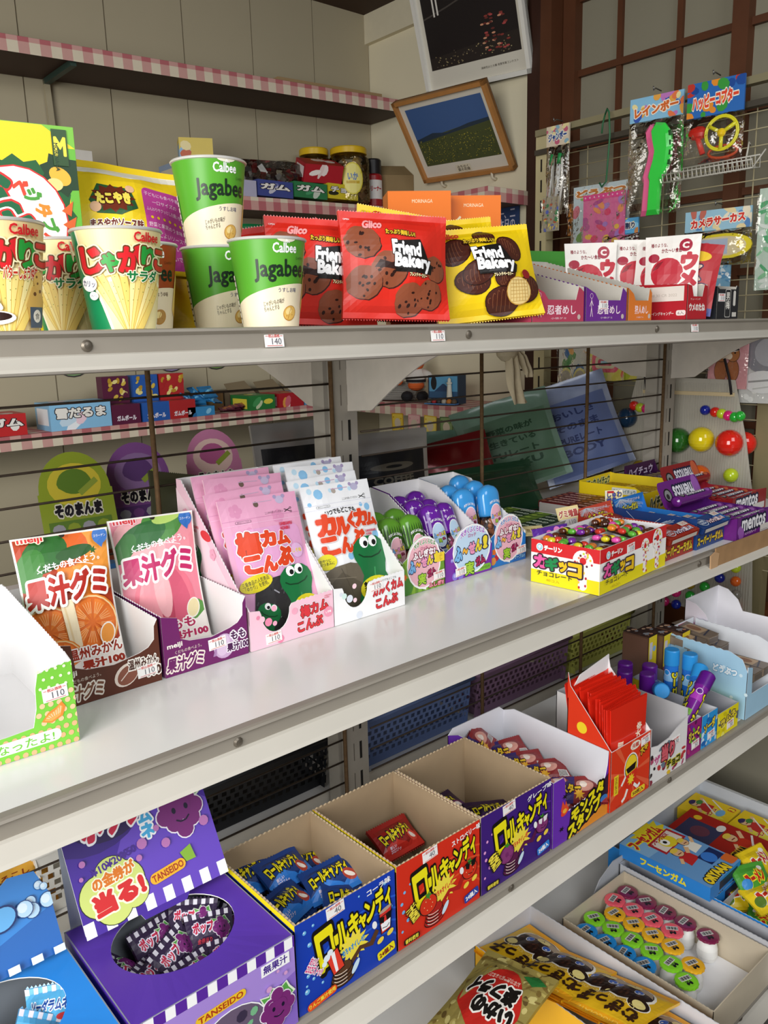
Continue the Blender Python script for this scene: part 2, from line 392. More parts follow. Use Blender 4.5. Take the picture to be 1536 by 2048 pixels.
# shoji screen: paper behind a wooden lattice
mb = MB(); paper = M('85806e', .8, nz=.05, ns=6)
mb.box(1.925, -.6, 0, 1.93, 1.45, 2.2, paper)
for y in (1.41, .955, .38, -.2): mb.box(1.895, y, 0, 1.925, y + .037, 2.2, wood)
mb.box(1.935, 1.105, 0, 1.95, 1.15, 2.2, wood)
for y in (1.292, 1.13, .885, .70, .54): mb.box(1.915, y - .007, 0, 1.925, y + .007, 2.2, wood)
for z in (2.02, 1.845, 1.67, 1.495, 1.32, 1.145, .97, .79): mb.box(1.912, -.6, z - .008, 1.925, 1.45, z + .008, wood)
mb.box(1.9, -.6, 0, 1.925, 1.45, .62, M('5a3820', .6, nz=.2, ns=10))
struct('door_1', mb)
# ---------------------------------------------------------------- wall shelves under gingham cloth
ging_w, ging_p, ging_r = M('d9cdb6', .8), M('c99a92', .8), M('b4666a', .8)
def gingham(mb, O, U, W, lu, lw, s=.021, ph=0):
    nu, nw = int(lu / s) + 1, int(lw / s + .7)
    for i in range(nu):
        for j in range(max(1, nw)):
            a, b = i * s, min(lu, (i + 1) * s); c, d = j * s, min(lw, (j + 1) * s)
            if a >= lu or c >= lw: continue
            k = (i % 2) + ((j + ph) % 2); o = V(O)
            mb.mesh([o + V(U) * a + V(W) * c, o + V(U) * b + V(W) * c, o + V(U) * b + V(W) * d, o + V(U) * a + V(W) * d], [(0, 1, 2, 3)], (ging_w, ging_p, ging_r)[k])
def wall_shelf(label, x0, x1, y0, z, ph=0, z2=None, h=.034, th=.022):
    t = thing('wall_shelf', label, 'shelf', (x0, y0, z), 0, 'gingham shelves on the back wall')
    t.rotation_euler.y = -math.atan2((z2 or z) - z, x1 - x0); L = x1 - x0; d = 2.195 - y0
    mb = MB(); mb.box(0, .002, -th, L, d, 0, dwood); mb.obj('plank', t)
    mb = MB(); gingham(mb, (0, 0, -h + .006), (1, 0, 0), (0, 0, 1), L, h, .024, ph); gingham(mb, (0, 0, .0062), (1, 0, 0), (0, 1, 0), L, d * .9, .024, ph + 1); mb.obj('gingham_cloth', t)
    return t
us = wall_shelf('highest wall shelf edged with pink gingham cloth', .2, 1.87, 2.0, 1.835, 0, 1.89)
mb = MB(); mb.box(.62, .01, -.035, .634, .19, -.0225, M('2d4038', .5)).box(.62, .182, -.30, .634, .192, -.0225, M('a99f84', .6)); mb.obj('bracket', us)
mb = MB(); mb.box(1.22, .05, .008, 1.6, .16, .03, M('a58a63', .7)); tag(mb.obj('wooden_board', None, (.2, 2.0, 1.835), (0, -.033, 0)), 'thin bare wooden board lying on the highest gingham shelf', 'board')
wall_shelf('wall shelf at jar height edged with pink gingham cloth', .7, 1.87, 2.0, 1.555, 1, 1.58)
wall_shelf('low wall shelf edged with gingham holding rows of candy cartons', .3, 1.6, 2.0, .985, 0, 1.0)
def side_shelf(label, ya, yb, x0, z):
    t = thing('wall_shelf', label, 'shelf', (x0, ya, z), 0, 'gingham shelves on the white wall'); L = yb - ya; d = 1.878 - x0
    mb = MB(); mb.box(.002, .002, -.024, d, L, 0, M('6b5040', .7)); mb.obj('plank', t)
    mb = MB(); gingham(mb, (0, L, -.03), (0, -1, 0), (0, 0, 1), L, .036, .024); gingham(mb, (0, 0, .0062), (1, 0, 0), (0, 1, 0), d, L, .024, 1); gingham(mb, (0, 0, -.03), (1, 0, 0), (0, 0, 1), d, .036, .024, 1); mb.obj('gingham_cloth', t)
side_shelf('short gingham shelf on the white wall below the landscape picture', 1.53, 2.19, 1.70, 1.565)
side_shelf('sagging gingham shelf with the plush figure and the lighthouse box', 1.5, 2.19, 1.69, .99)
# ---------------------------------------------------------------- the gondola
grey = M('918a7f', .42, nz=.10, ns=18); cream = M('cbc6bb', .4, nz=.08, ns=12, bump=.03); shelfw = M('ecebe8', .2, nz=.05, ns=7)
rust = M('6b5236', .7, .3, nz=.45, ns=160); post_m = M('a39d92', .5, nz=.12, ns=30); wire_m = M('4a3f35', .55, .4, nz=.3, ns=90)
gon = thing('display_gondola', 'grey metal double sided store rack with four white shelves', 'shelving', (0, 0, 0))
ZT, ZM, ZB, ZD = 1.211, .855, .58, .19
YT, YM, YB, YD = .66, .61, .55, .46
XL, XR, YK = -.1, 1.658, .965
def tread(z, y, back, name='shelf', labels=(), bolts=(), x0=XL, x1=XR):
    z -= .0006; mb = MB(); mb.box(x0, y + .012, z - .014, x1, back, z, shelfw).box(x0, y + .02, z - .035, x1, y + .04, z - .014, grey)
    o = mb.obj(name, gon); mb = MB()
    pr = [(y + .0115, z), (y + .009, z), (y + .003, z), (y, z - .0008), (y - .001, z - .003), (y + .0035, z - .006), (y + .005, z - .019), (y + .001, z - .020), (y - .013, z - .0285), (y - .016, z - .031), (y - .013, z - .033), (y + .02, z - .033)]
    for i in range(len(pr) - 1):
        a, b = pr[i], pr[i + 1]; m = cream if i >= 6 else grey
        mb.mesh([(x0, a[0], a[1]), (x1, a[0], a[1]), (x1, b[0], b[1]), (x0, b[0], b[1])], [(0, 1, 2, 3)], m)
    for x in (x0, x1): mb.mesh([(x, a, b) for a, b in pr], [tuple(range(len(pr)))], grey)
    r = mb.obj('front_rail', o)
    for x in bolts:
        mb = MB(Matrix.Translation((x, y + .0045, z - .0125)) @ Matrix.Rotation(pi / 2, 4, 'X')); mb.lathe([(.0048, -.001), (.0048, .001), (.003, .0025), (.0008, .003)], M('6f675c', .4, .6), 12); mb.obj('bolt', o)
    for x, n in labels: price(o, n, (x, y + .0045 - .0012, z - .0125), (-6, 0, 0))
    return o
tread(ZT, YT, YK, labels=((.440, '140'), (.655, '110'), (1.205, '110')), bolts=(.262, .705, 1.10))
sm_ = tread(ZM, YM, YK, bolts=(.345, 1.165), labels=((1.28, '110'),))
tread(ZB, YB, .825, bolts=(.655, 1.0)); tread(ZD, YD, YK, bolts=(1.08,))
mb = MB(); mb.box(1.2, YM - .004, ZM - .031, 1.56, YM - .002, ZM + .006, M('a07c55', .75, nz=.2, ns=50)); mb.wall([(0, 0), (.02, .004), (.024, .03), (.012, .034), (-.002, .03)], (1.185, YM - .005, ZM - .033), (1, 0, 0), (0, 0, 1), .002, M('c09a72', .6)); mb.obj('cardboard_cover', sm_)
for X in (.759, 1.658):
    mb = MB(); mb.box(X - .022, YK, .02, X + .022, YK + .045, 1.2, post_m).box(X - .03, YK + .012, .02, X - .022, YK + .04, 1.2, post_m)
    z = .06
    while z < 1.2: mb.box(X + .004, YK - .0004, z, X + .0085, YK + .001, z + .03, M('15120f', .8)); mb.box(X - .0085, YK - .0004, z, X - .007, YK + .001, z + .03, M('6a635a', .8)); z += .052
    mb.obj('post', gon)
    for sg, y0, L in ((1, YK, .25), (-1, YK + .045, .34)):
        for zt, hh in ((ZT - .015, .105), (ZM - .015, .105), (ZB - .015, .1)):
            d = L + (0 if sg < 0 else {0: 0}.get(0)) ; p = [(0, 0), (0, -hh), (.055, -hh + .004)] + [(.055 + (d - .055) * k / 10, -hh + .004 + (hh - .018) * sin(pi / 2 * k / 10) ** 1.0) for k in range(1, 11)] + [(d, 0)]
            if sg > 0 and zt < 1.1: continue
            mb = MB(); mb.wall([(sg * a, b) for a, b in p], (X + .004, y0, zt), (0, -1, 0), (0, 0, 1), .003, M('cdc6ba', .5, nz=.12, ns=40)); mb.obj('bracket', gon)
zl = [.12 + .0375 * k for k in range(30)]
for xa, xb, vr in ((XL, .735, (.452, .733)), (.79, 1.635, (1.055, 1.357, 1.632))):
    mb = MB()
    for z in zl:
        if z < ZT - .02: mb.tube([(xa, YK + .004, z), (xb, YK + .004, z)], .0016, wire_m, 5)
    for x in vr: mb.tube([(x, YK - .001, .1), (x, YK - .001, ZT - .02)], .0034, rust, 7)
    mb.obj('wire_panel', gon)
for z, d in ((ZM - .031, .34), (ZB - .13, .36), (ZD, .40)):
    mb = MB(); mb.box(XL, YK + .05, z - .02, XR, YK + .05 + d, z, shelfw).box(XL, YK + .046, z - .04, XR, YK + .05, z + .012, cream); mb.obj('rear_shelf', gon)
mb = MB(); mb.box(XL, YK + .01, .03, XR, YK + .02, ZD + .22, M('77736c', .6)).box(XL, YD + .02, .0, XR, YD + .03, ZD - .03, M('6a6660', .6)); mb.obj('kick_panel', gon)
# ================================================================ top shelf: cups
CH, CR0, CR1 = .083, .0275, .0378
def cup(name, label, x, y, z, rz, base, art, group=None, H=CH, lid='d8d5cf'):
    t = thing(name, label, 'snack cup', (x, y, z), rz, group)
    mb = MB(); pr = [(CR0 - .002, .002), (CR0, 0), (CR0, .001)] + [(CR0 + (CR1 - CR0) * k / 8, H * k / 8) for k in range(1, 9)]
    n = 96; mb.lathe(pr, m_(base), n)
    rm = (CR0 + CR1) / 2
    fn = lambda u, v_, h: ((CR0 + (CR1 - CR0) * v_ / H + h + 2e-4) * sin(u / rm), -(CR0 + (CR1 - CR0) * v_ / H + h + 2e-4) * cos(u / rm), v_)
    mb.art(art, fn, cut=(rm * 2 * pi / 96, H), base=1e-4, sm=True)
    mb.obj('cup_body', t); mb = MB()
    mb.lathe([(CR1 - .003, H - .001), (CR1 - .001, H - .0022), (CR1 + .0012, H - .0012), (CR1 + .0016, H), (CR1 + .0006, H + .0012), (CR1 - .002, H + .0014), (1e-6, H + .0012)], M(lid, .35, .2), n); mb.obj('lid', t)
    return t
def sticks(A, x, y, n, sd, w=.0055):
    r = random.Random(sd)
    for k in range(n):
        a = -38 + 76 * k / (n - 1) + r.uniform(-5, 5); L = .030 + r.uniform(-.006, .008); x0 = x + (k - (n - 1) / 2) * w * .62; dx, dy = sin(RD(a)) * .7, cos(RD(a))
        A.line([(x0 - dx * .03, y - .022), (x0 + dx * L, y + dy * L)], w + .0008, 'c99a3a').line([(x0 - dx * .03, y - .022), (x0 + dx * L, y + dy * L)], w, ('f2dc86', 'ecd070', 'f7e7a0')[k % 3]); A.ell(x0 + dx * L, y + dy * L, w * .5, w * .34, 'fbf3c4', rot=-a, n=8)
        A.dots([(x0 + dx * L * q, y + dy * L * q, .0004) for q in (.2, .5, .75)], '7d8a3a')
def jagarico(c1, c2, flav, flc, sd, logo=True):
    A = Art(); A.clip = (-.1, 0, .1, CH)
    A.poly([(-.043, CH), (-.040, .062), (-.036, .048), (-.026, .02), (-.02, 0), (.036, 0), (.05, .03), (.052, .06), (.05, CH)], 'fdf7d8')
    A.poly([(-.041, CH), (-.038, .06), (-.033, .046), (-.023, .02), (-.017, 0), (.033, 0), (.047, .03), (.049, .06), (.047, CH)], c2)
    A.ell(.012, .034, .012, .009, 'e2b85a', rot=20).ell(.013, .035, .009, .006, 'f5dc9a', rot=20).ell(-.012, .036, .012, .008, 'd9a84a', rot=-20).ell(-.012, .037, .009, .006, 'f3d68c', rot=-20)
    sticks(A, .002, .018, 11, sd)
    A.t('Calbee', .016, .0755, .022, .0075, 'd8232a', .03)
    x = -.037
    for ch, w, h, dy, c in (('じ', .017, .020, 0, 'd8232a'), ('ゃ', .012, .014, -.002, '2a9c3c'), ('が', .017, .020, .001, 'd8232a'), ('り', .012, .019, .001, '2a9c3c'), ('こ', .015, .016, .001, 'd8232a')):
        A.t(ch, x + w / 2, .0565 + dy, w, h, c, .05, ((.15, 'f7eec0'), (.10, '6b3a1c'))); x += w + .0006
    A.t(flav, .012, .0435, .027, .009, flc, .04, ((.11, 'fdf7d8'),))
    A.ell(-.034, .038, .008, .0065, 'ffffff').t('カリッ', -.034, .038, .0125, .005, '3a3f66', .02, rot=-8).ell(-.031, .028, .0045, .0035, 'ffffff').t('カリ', -.031, .028, .006, .002, '3a3f66')
    A.ell(-.051, .066, .004, .0085, 'fdf7d8').t('た\nべ\nき\nり', -.051, .066, .0035, .013, '2f6b3c')
    A.rect(-.058, 0, -.0555, .05, 'e9efe4').t('スナック菓子 MADE IN JAPAN', -.0568, .026, .045, .0016, '2b4b3a', rot=90)
    return A
def jagabee(top, bot, flav, flc, pot='e0b45c'):
    A = Art(); A.clip = (-.1, 0, .1, CH)
    A.poly([(-.075, 0), (-.075, .012)] + [(-.075 + .15 * k / 16, .012 + .029 * sin(pi * min(1, (k / 16) * 1.15) * .62)) for k in range(17)] + [(.075, 0)], bot)
    A.t('Calbee', .008, .0735, .023, .0088, 'ffffff', .025)
    A.t('Jagabee', .005, .0525, .053, .0205, '182b1c', .022).t('じゃがビー', .026, .0645, .012, .003, '182b1c')
    A.poly([(-.001, CH), (.019, CH), (.009, .0775)], top).ell(.009, .082, .009, .0035, 'e8e2cd').t('OPEN', .009, .0785, .006, .0016, 'ffffff').poly([(.0075, .0796), (.0105, .0796), (.009, .0812)], 'ffffff')
    A.t(flav, .011, .0345, .021 if len(flav) < 7 else .028, .0045, flc)
    A.t('じゃがいもの味が\nちゃんとする', -.004, .0205, .022, .010, '3b3228', rot=9, skew=.1)
    A.ell(.014, .0125, .0085, .0072, 'b98232', rot=20).ell(.014, .0127, .0077, .0064, pot, rot=20).ell(.0125, .0145, .004, .003, 'f3d892', rot=30).line([(.0115, .007), (.0155, .0185)], .0006, 'b98232').dots([(.017, .011, .0005), (.010, .010, .0005), (.0165, .016, .0004)], 'a2702c')
    A.poly([(.038, .015), (.044, .012), (.047, .045), (.042, .055)], 'e6b24a').poly([(.034, .02), (.038, .015), (.043, .05), (.039, .055)], 'f0cf74')
    A.rect(-.062, .004, -.05, .05, 'f2ecd8')
    for k in range(7): A.rect(-.061, .008 + k * .006, -.051, .0098 + k * .006, '5a4a3a', True)
    return A
jg = jagarico('0f8a55', 'f6e7ab', 'サラダ', '1b7b42', 3)
cup('snack_cup', 'green striped potato stick cup standing in the front row', .3205, .722, ZT, -11, '0c8752', jg)
cup('snack_cup', 'dark green potato stick cup half hidden behind two front cups', .311, .815, ZT, -40, '0c8752', jg)
jo = jagarico('e08a3c', 'f4dca0', 'バターしょうゆ味', 'c2321f', 5)
jo.poly([(.014, .02), (.018, .004), (.032, .004), (.034, .022), (.028, .034), (.02, .034)], 'dcb25c').ell(.026, .038, .005, .007, 'e0b860').dots([(.022, .028, .0016), (.028, .03, .0014), (.025, .036, .001), (.024, .041, .001)], '6b4320').rect(.017, .002, .032, .018, '4c5a6a').ell(.0245, .011, .0045, .005, 'e8e4d8').t('食', .0245, .011, .005, .005, '222222')
jo.ell(-.012, .01, .017, .0055, 'f4efe6').ell(-.012, .011, .014, .0035, '2b1510').poly([(-.022, .033), (-.012, .036), (-.006, .022), (-.013, .018)], 'd8d2c4').ell(-.009, .02, .006, .003, 'efe9dc', rot=-40)
cup('snack_cup', 'orange butter soy potato stick cup cut by the photo edge', .217, .718, ZT, -8, 'd9822f', jo)
jb = jagabee('5aa631', 'f2e4c4', 'うすしお味', '23306b')
cup('snack_cup', 'green and cream potato cup beside the red cookie bag', .4765, .722, ZT, -19, '57a32e', jb, None)
cup('snack_cup', 'green and cream potato cup behind, carrying another cup on its lid', .4705, .809, ZT, -12, '57a32e', jb, None)
cup('snack_cup', 'green and cream potato cup stacked on top of another cup', .465, .806, ZT + CH + .0016, -17, '57a32e', jb, None)
jr = jagabee('a84a26', 'efdcbc', 'バターしょうゆ味', '4a1f16', 'b98a4a')
cup('snack_cup', 'rust brown potato cup squeezed between the green ones', .3835, .803 + .012, ZT, -18, 'a3461f', jr)
# green tub lid behind the cups
t = thing('plastic_tub', 'dark green plastic tub behind the stacked potato cups', 'tub', (.575, .925, ZT)); mb = MB()
mb.lathe([(.034, 0), (.036, .001), (.036, .10)], M('d8cfa8', .4), 28); mb.obj('tub_body', t); mb = MB()
mb.lathe([(.037, .099), (.0385, .1), (.0385, .121), (.036, .124), (1e-6, .124)], M('0f6b3a', .35), 28)
for k in range(36): a = k * pi / 18; mb.box(-.0006, -.0396, .1, .0006, -.0384, .118, M('0d5c32', .4)) if False else None
mb.obj('lid', t)
# ---------------------------------------------------------------- big vegetable snack carton
t = thing('snack_carton', 'tall yellow green vegetable biscuit carton at the far left', 'snack box', (.352, .872, ZT), -8)
mb = MB(); W_, D_, H_ = .105, .06, .2; mb.box(-W_, 0, 0, 0, D_, H_, M('f0d21e', .4))
A = Art(); A.clip = (0, -.045, W_, H_ - .045); A.rect(0, -.045, W_, H_, 'f2d51f').rect(0, .135, W_, H_, '7cc043').poly([(0, .135), (.03, .155), (.075, .155), (W_, .135), (W_, .12), (0, .12)], 'f2d51f').rect(.096, 0, W_, .135, '6ab63c')
A.star(.045, .07, .056, .05, 16, '1f5b2e').star(.09, .11, .022, .017, 9, '1f3d22').ell(.088, .108, .011, .008, 'f3b53c', rot=-30).ell(.082, .10, .008, .006, 'f6d488').ell(.045, .066, .047, .05, 'd62b2b').ell(.045, .066, .0455, .0485, 'fdfbf2')
for i, (ch, x, y, s) in enumerate((('お', .020, .092, .036), ('っ', .036, .068, .022), ('と', .044, .058, .026))): A.t(ch, x, y, s, s, '17633a', .07, ((.17, 'fdfbf2'), (.12, 'd62b2b')))
for i, (ch, x, y, r, c) in enumerate((('ベ', .049, .096, -20, 'd8462f'), ('ジ', .060, .088, -35, '4c9a3a'), ('タ', .069, .075, -55, 'e88a2c'), ('ブ', .074, .060, -75, '4c9a3a'), ('ル', .073, .046, -95, 'd8462f'))): A.t(ch, x, y, .0125, .0125, c, .06, rot=r)
A.poly([(.086, .075), (.098, .085), (.095, .07)], 'd8622a').poly([(.086, .062), (.1, .07), (.096, .055)], 'd8622a').ell(.018, .142, .012, .008, 'e8b25a', rot=15).poly([(.006, .142), (-.002, .148), (-.002, .136)], 'e8b25a')
A.ell(.028, .172, .02, .009, 'ece4c0').ell(.028, .172, .017, .007, 'f8f4e0').t('おっとっと', .028, .172, .028, .008, '8a3a1a', .04).ell(.072, .165, .009, .005, 'e89a4a', rot=10).poly([(.08, .166), (.088, .171), (.087, .16)], 'e89a4a')
A.rect(.083, .118, .0975, .152, '2f4f2a').t('M', .0905, .136, .01, .016, 'f2e04a', .05).t('MORINAGA', .0865, .126, .026, .0035, '1f3d22', .03, rot=-90)
mb.flat(A, (-W_, 0, .045), (1, 0, 0), (0, 0, 1)); A = Art(); A.rect(0, 0, D_, H_, '4f9a34').rect(0, 0, D_, .12, '2c6b2a'); mb.flat(A, (0, 0, 0), (0, 1, 0), (0, 0, 1))
mb.box(-W_, 0, H_, 0, D_, H_ + .0005, M('7cc043', .4)); mb.obj('carton', t)
# takoyaki bag
A = Art(); A.rect(0, 0, .165, .13, 'f6d224').rect(.012, .012, .026, .11, 'f7f3e2').poly([(.03, .112), (.09, .104), (.165, .117), (.165, .123), (.03, .12)], 'f7f3e2')
A.rr(.098, .006, .152, .094, .008, 'c2479b', rot=0)
for i, s_ in enumerate(('子どもにも食べや易い', '一口サイズの', 'ふんわりサクッとした軽い食感', '', '野菜と果実のうま味と', 'をほどよいソースで', '香ばしくておいしい', '楽しい味わいです')):
    if s_: A.t(s_, .125, .086 - i * .0098, min(.048, .0052 * len(s_)), .0052, 'fbe6f2')
A.dots([(.106 + k * .0075, .0555, .0018) for k in range(6)], 'f6d224')
A.poly([(.038, .07), (.05, .092), (.084, .086), (.09, .062), (.07, .052), (.045, .055)], '2c5a34').star(.064, .073, .019, .014, 12, '6b2c1a', 1.3).t('たこやき', .064, .073, .036, .014, 'f2dc5a', .08, ((.16, '3a1510'),)).ell(.044, .062, .006, .006, 'e8b890').ell(.084, .086, .005, .005, 'e8b890')
A.t('まろやかソース味', .066, .044, .056, .0085, '6b1f14', .05, ((.14, 'f6f0dc'),)).t('サクのおやつに', .06, .030, .046, .006, '7a9a3a', .03)
r_ = thing('snack_bag', 'crumpled yellow takoyaki snack bag lying behind the cups', 'snack bag', (.408, .885, ZT + .062), -8, None, -24, 4)
bag(.165, .13, .05, G('f3cf22'), A, seed=4, wr=.003, crimp=.012, teeth=False, n=(18, 16)).obj('pouch', r_)
r_ = thing('snack_bag', 'yellow snack bag underneath supporting the takoyaki bag', 'snack bag', (.435, .93, ZT), -6, None, -6)
bag(.15, .095, .045, G('e0bd1e'), None, seed=14, wr=.002).obj('pouch', r_)
# ---------------------------------------------------------------- cookie bags
def cookie(A, x, y, r, c, ch, sd, bite=False):
    rn = random.Random(sd); p = [(x + r * (1 + rn.uniform(-.05, .05)) * cos(k * pi / 12), y + r * .93 * (1 + rn.uniform(-.05, .05)) * sin(k * pi / 12)) for k in range(24)]
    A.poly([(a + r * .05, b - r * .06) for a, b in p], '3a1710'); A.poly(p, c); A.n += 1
    for k in range(9):
        a, q = rn.uniform(0, 6.28), rn.uniform(.1, .8) * r; A.ell(x + q * cos(a), y + q * sin(a), r * rn.uniform(.07, .15), r * rn.uniform(.06, .11), ch, n=7, rot=rn.uniform(0, 90), same=True)
    if bite: A.poly([(x - r * .8, y + r * .1), (x - r * .5, y + r * .5), (x + r * .1, y + r * .3), (x + r * .7, y + r * .45), (x + r * .4, y - r * .05), (x - r * .2, y + r * .05)], '2c120c')
def chocie(A, x, y, r, rot):
    A.ell(x, y, r * 1.06, r * .8, '2a0f0a', rot=rot).ell(x, y, r, r * .74, '4a2015', rot=rot)
    for k in range(-3, 4): A.arc(x + k * r * .26 * cos(RD(rot)), y + k * r * .26 * sin(RD(rot)), r * .1, r * (.6 - .05 * k * k), 60 + rot, 250 + rot, r * .035, '7d4a30', 6)
def friend(A, x, y):
    A.poly([(x - .024, y + .017), (x + .014, y + .021), (x + .024, y - .004), (x + .03, y - .009), (x + .026, y - .019), (x - .021, y - .017)], '161210')
    A.t('Friend', x - .005, y + .0095, .036, .0155, 'ffffff', .05, ((.09, '161210'),), rot=-3).t('Bakery', x + .002, y - .0075, .047, .0185, 'ffffff', .05, ((.09, '161210'),), rot=-3).t('フレンドベーカリー', x + .008, y - .0205, .024, .0038, 'ffe9b0', .05, ((.16, '161210'),), rot=-3)
    A.t('たっぷり美味しい!', x - .010, y + .0275, .036, .006, 'e8c02c', .05, ((.16, '1c1410'),), rot=-4)
WC, HC = .133, .118
red_ = Art(); red_.clip = (0, 0, WC, HC); red_.rect(0, 0, WC, HC, 'd62a1c')
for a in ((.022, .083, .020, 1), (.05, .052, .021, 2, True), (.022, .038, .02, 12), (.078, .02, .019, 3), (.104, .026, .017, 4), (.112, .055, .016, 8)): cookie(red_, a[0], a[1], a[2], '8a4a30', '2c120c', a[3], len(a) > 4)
friend(red_, .078, .066); red_.t('Glico', .036, .103, .022, .009, 'f2a0a0', .05, skew=.3).t('OPEN', .008, .109, .007, .002, 'ffffff')
yel_ = Art(); yel_.clip = (0, 0, WC, HC); yel_.rect(0, 0, WC, HC, 'f3cf12')
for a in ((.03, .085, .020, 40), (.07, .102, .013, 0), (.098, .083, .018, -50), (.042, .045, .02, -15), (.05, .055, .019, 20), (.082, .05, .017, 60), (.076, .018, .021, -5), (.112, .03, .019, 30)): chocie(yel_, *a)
yel_.ell(.098, .028, .0175, .0165, 'c9963e').ell(.098, .028, .0165, .0155, 'ecd08c').ell(.112, .048, .006, .006, '8e1c20')
for k in range(-3, 4): yel_.line([(.086, .028 + k * .004), (.11, .028 + k * .004)], .0006, 'c9a35a').line([(.098 + k * .004, .016), (.098 + k * .004, .041)], .0006, 'c9a35a')
friend(yel_, .070, .068); yel_.t('Glico', .03, .107, .02, .008, 'd0402c', .05, skew=.3).t('OPEN', .008, .108, .007, .002, '7a5a10')
_cb = {}
def cbag(label, x, y, z, rz, rx, ry, art, c, sd):
    sd = sd % 3; k = (c, sd)
    t = thing('cookie_bag', label, 'cookie bag', (x, y, z), rz, None, rx, ry)
    if 'front of the shelf' in label: t.scale = (1.14, 1, 1)
    if k in _cb: o = bpy.data.objects.new('pouch', _cb[k]); COL.objects.link(o); o.parent = t
    else: _cb[k] = bag(WC, HC, .046, G(c), art, seed=sd, wr=.0026, crimp=.009, n=(18, 18), q=.5).obj('pouch', t).data
cbag('red chocolate chip cookie bag standing frontmost on the top shelf', .652, .727, ZT + .006, -20, -8, 2, red_, 'cf2418', 1)
cbag('red cookie bag partly hidden behind the frontmost red one', .590, .788, ZT + .002, -24, -5, 3, red_, 'cf2418', 2)
cbag('red cookie bag poking out between green cup and other red bags', .583, .85, ZT + .002, -18, -4, -9, red_, 'cf2418', 3)
cbag('red cookie bag lowest and furthest back behind the green cup', .655, .935, ZT - .002, -14, -2, 6, red_, 'c22016', 6)
cbag('yellow chocolate cookie bag tilting at the front of the shelf', .806, .718, ZT + .004, -20, -16, -5, yel_, 'efc90e', 4)
cbag('yellow cookie bag right behind the tilting yellow one', .835, .80, ZT + .020, -20, -10, -6, yel_, 'efc90e', 5)
cbag('yellow cookie bag highest at the back above the red bags', .765, .855, ZT + .034, -30, -10, 10, yel_, 'efc90e', 7)
cbag('dull red cookie bag pressed behind the yellow bags', .81, .915, ZT + .008, -24, -4, 4, red_, 'c22016', 8)
# orange biscuit cartons
A = Art(); A.rect(0, 0, .092, .19, 'ee7a1c').ell(.05, .135, .018, .026, 'c98a3e', rot=40).ell(.05, .136, .016, .023, 'e8bf78', rot=40).ell(.066, .125, .014, .022, 'd9a456', rot=30).t('ポテロング', .03, .10, .05, .018, 'e02c1c', .06, ((.14, 'fff2c8'),)).t('しお味', .07, .105, .014, .006, '4c2a10', .02, rot=90).rect(.064, .1, .074, .118, '2c6b34').line([(.01, .14), (.03, .16)], .003, 'fff2c8').t('MORINAGA', .05, .176, .03, .005, 'fff2c8')
A2 = Art(); A2.rect(0, 0, .055, .19, 'f08a24').ell(.027, .145, .017, c='f7c948').ell(.027, .145, .013, c='ee7a1c').ell(.028, .147, .008, .006, 'f3d9a0').rect(0, .04, .055, .1, 'e8b01c')
for i, (x, l) in enumerate(((.868, 'orange biscuit carton, the nearer of the pair behind the yellow bags'), (.785, 'orange biscuit carton, the farther of the pair behind the yellow bags'))):
    t = thing('biscuit_carton', l, 'biscuit box', (x + .055 - .012 * i, .925 + i * .012, ZT), -34); mb = MB(); mb.box(0, 0, 0, .092, .055, .19, M('ee7a1c', .4)); mb.flat(A, (0, 0, 0), (1, 0, 0), (0, 0, 1)).flat(A2, (0, .055, 0), (0, -1, 0), (0, 0, 1)); mb.obj('carton', t)
# ---------------------------------------------------------------- gummy display cartons
GI = M('c8c4ba', .6)
def gummy(label, x, w, c, txt, edge, tc='f7e3e8', y=.70, hf=.046, hb=.1, num=None, fig=True, grp=None):
    t = thing('display_carton', label, 'display box', (x, y, ZT)); d = .2
    A = Art(); A.rect(0, .006, w, .0115, edge) if edge else None
    A.t(txt, w * .56, .0155, w * .56, .012, tc, .02).t('小袋グミ', w * .5, .0045, w * .3, .0025, tc)
    if fig: A.ell(w * .13, .034, .0035, c=tc).ell(w * .13, .034, .003, c=c).line([(w * .13, .0305), (w * .13, .018), (w * .11, .006)], .001, tc).line([(w * .13, .018), (w * .16, .006)], .001, tc).line([(w * .09, .02), (w * .13, .028), (w * .17, .021)], .001, tc)
    A.ell(w * .9, .006, .0035, c='c9b8b0')
    fr = [(0, 0), (w, 0), (w, hf * .86), (w * .9, hf), (w * .84, hf * .62), (w * .3, hf * .62), (w * .22, hf * .82), (0, hf)]
    side = [(0, 0), (0, hf)] + zig((.004, hf), (d, hb), 26, .0007) + [(d, hb), (d, 0)]
    carton(w, d, side, fr, M(c, .45), GI, af=A).obj('carton', t)
    if num: price(t, num, (w * .42, -.0004, .022), (0, 0, 0))
gummy('dusty pink gummy display carton, first beside the yellow bags', .862, .110, 'b5405a', '忍者めし', None)
gummy('purple gummy display carton next to the dusty pink one', .977, .098, '6a2a8c', '忍者めし', None, num='110')
gummy('orange gummy display carton next to the purple one', 1.080, .062, 'd8772a', '狩人めし', None, fig=False)
t = thing('display_carton', 'red chewing candy carton with white pouches rising behind', 'display box', (1.195, .672, ZT)); w_, d_ = .058, .19
A = Art(); A.t('ウメのたね', w_ * .5, .018, w_ * .8, .010, 'f3e6e0', .06).t('チューイング', w_ * .4, .03, w_ * .5, .003, 'f3e6e0')
AL = Art(); AL.rect(d_ - .075, .028, d_ - .006, .050, 'efe9df').t('チューイングキャンデー', d_ - .047, .0095, .05, .0055, 'f7ece6', .02).rr(d_ - .018, .006, d_ - .002, .014, .003, 'f7ece6').t('6入', d_ - .010, .010, .010, .005, '3a3036').t('08.30 CR 2022', d_ - .04, .037, .045, .004, 'c9c2b6')
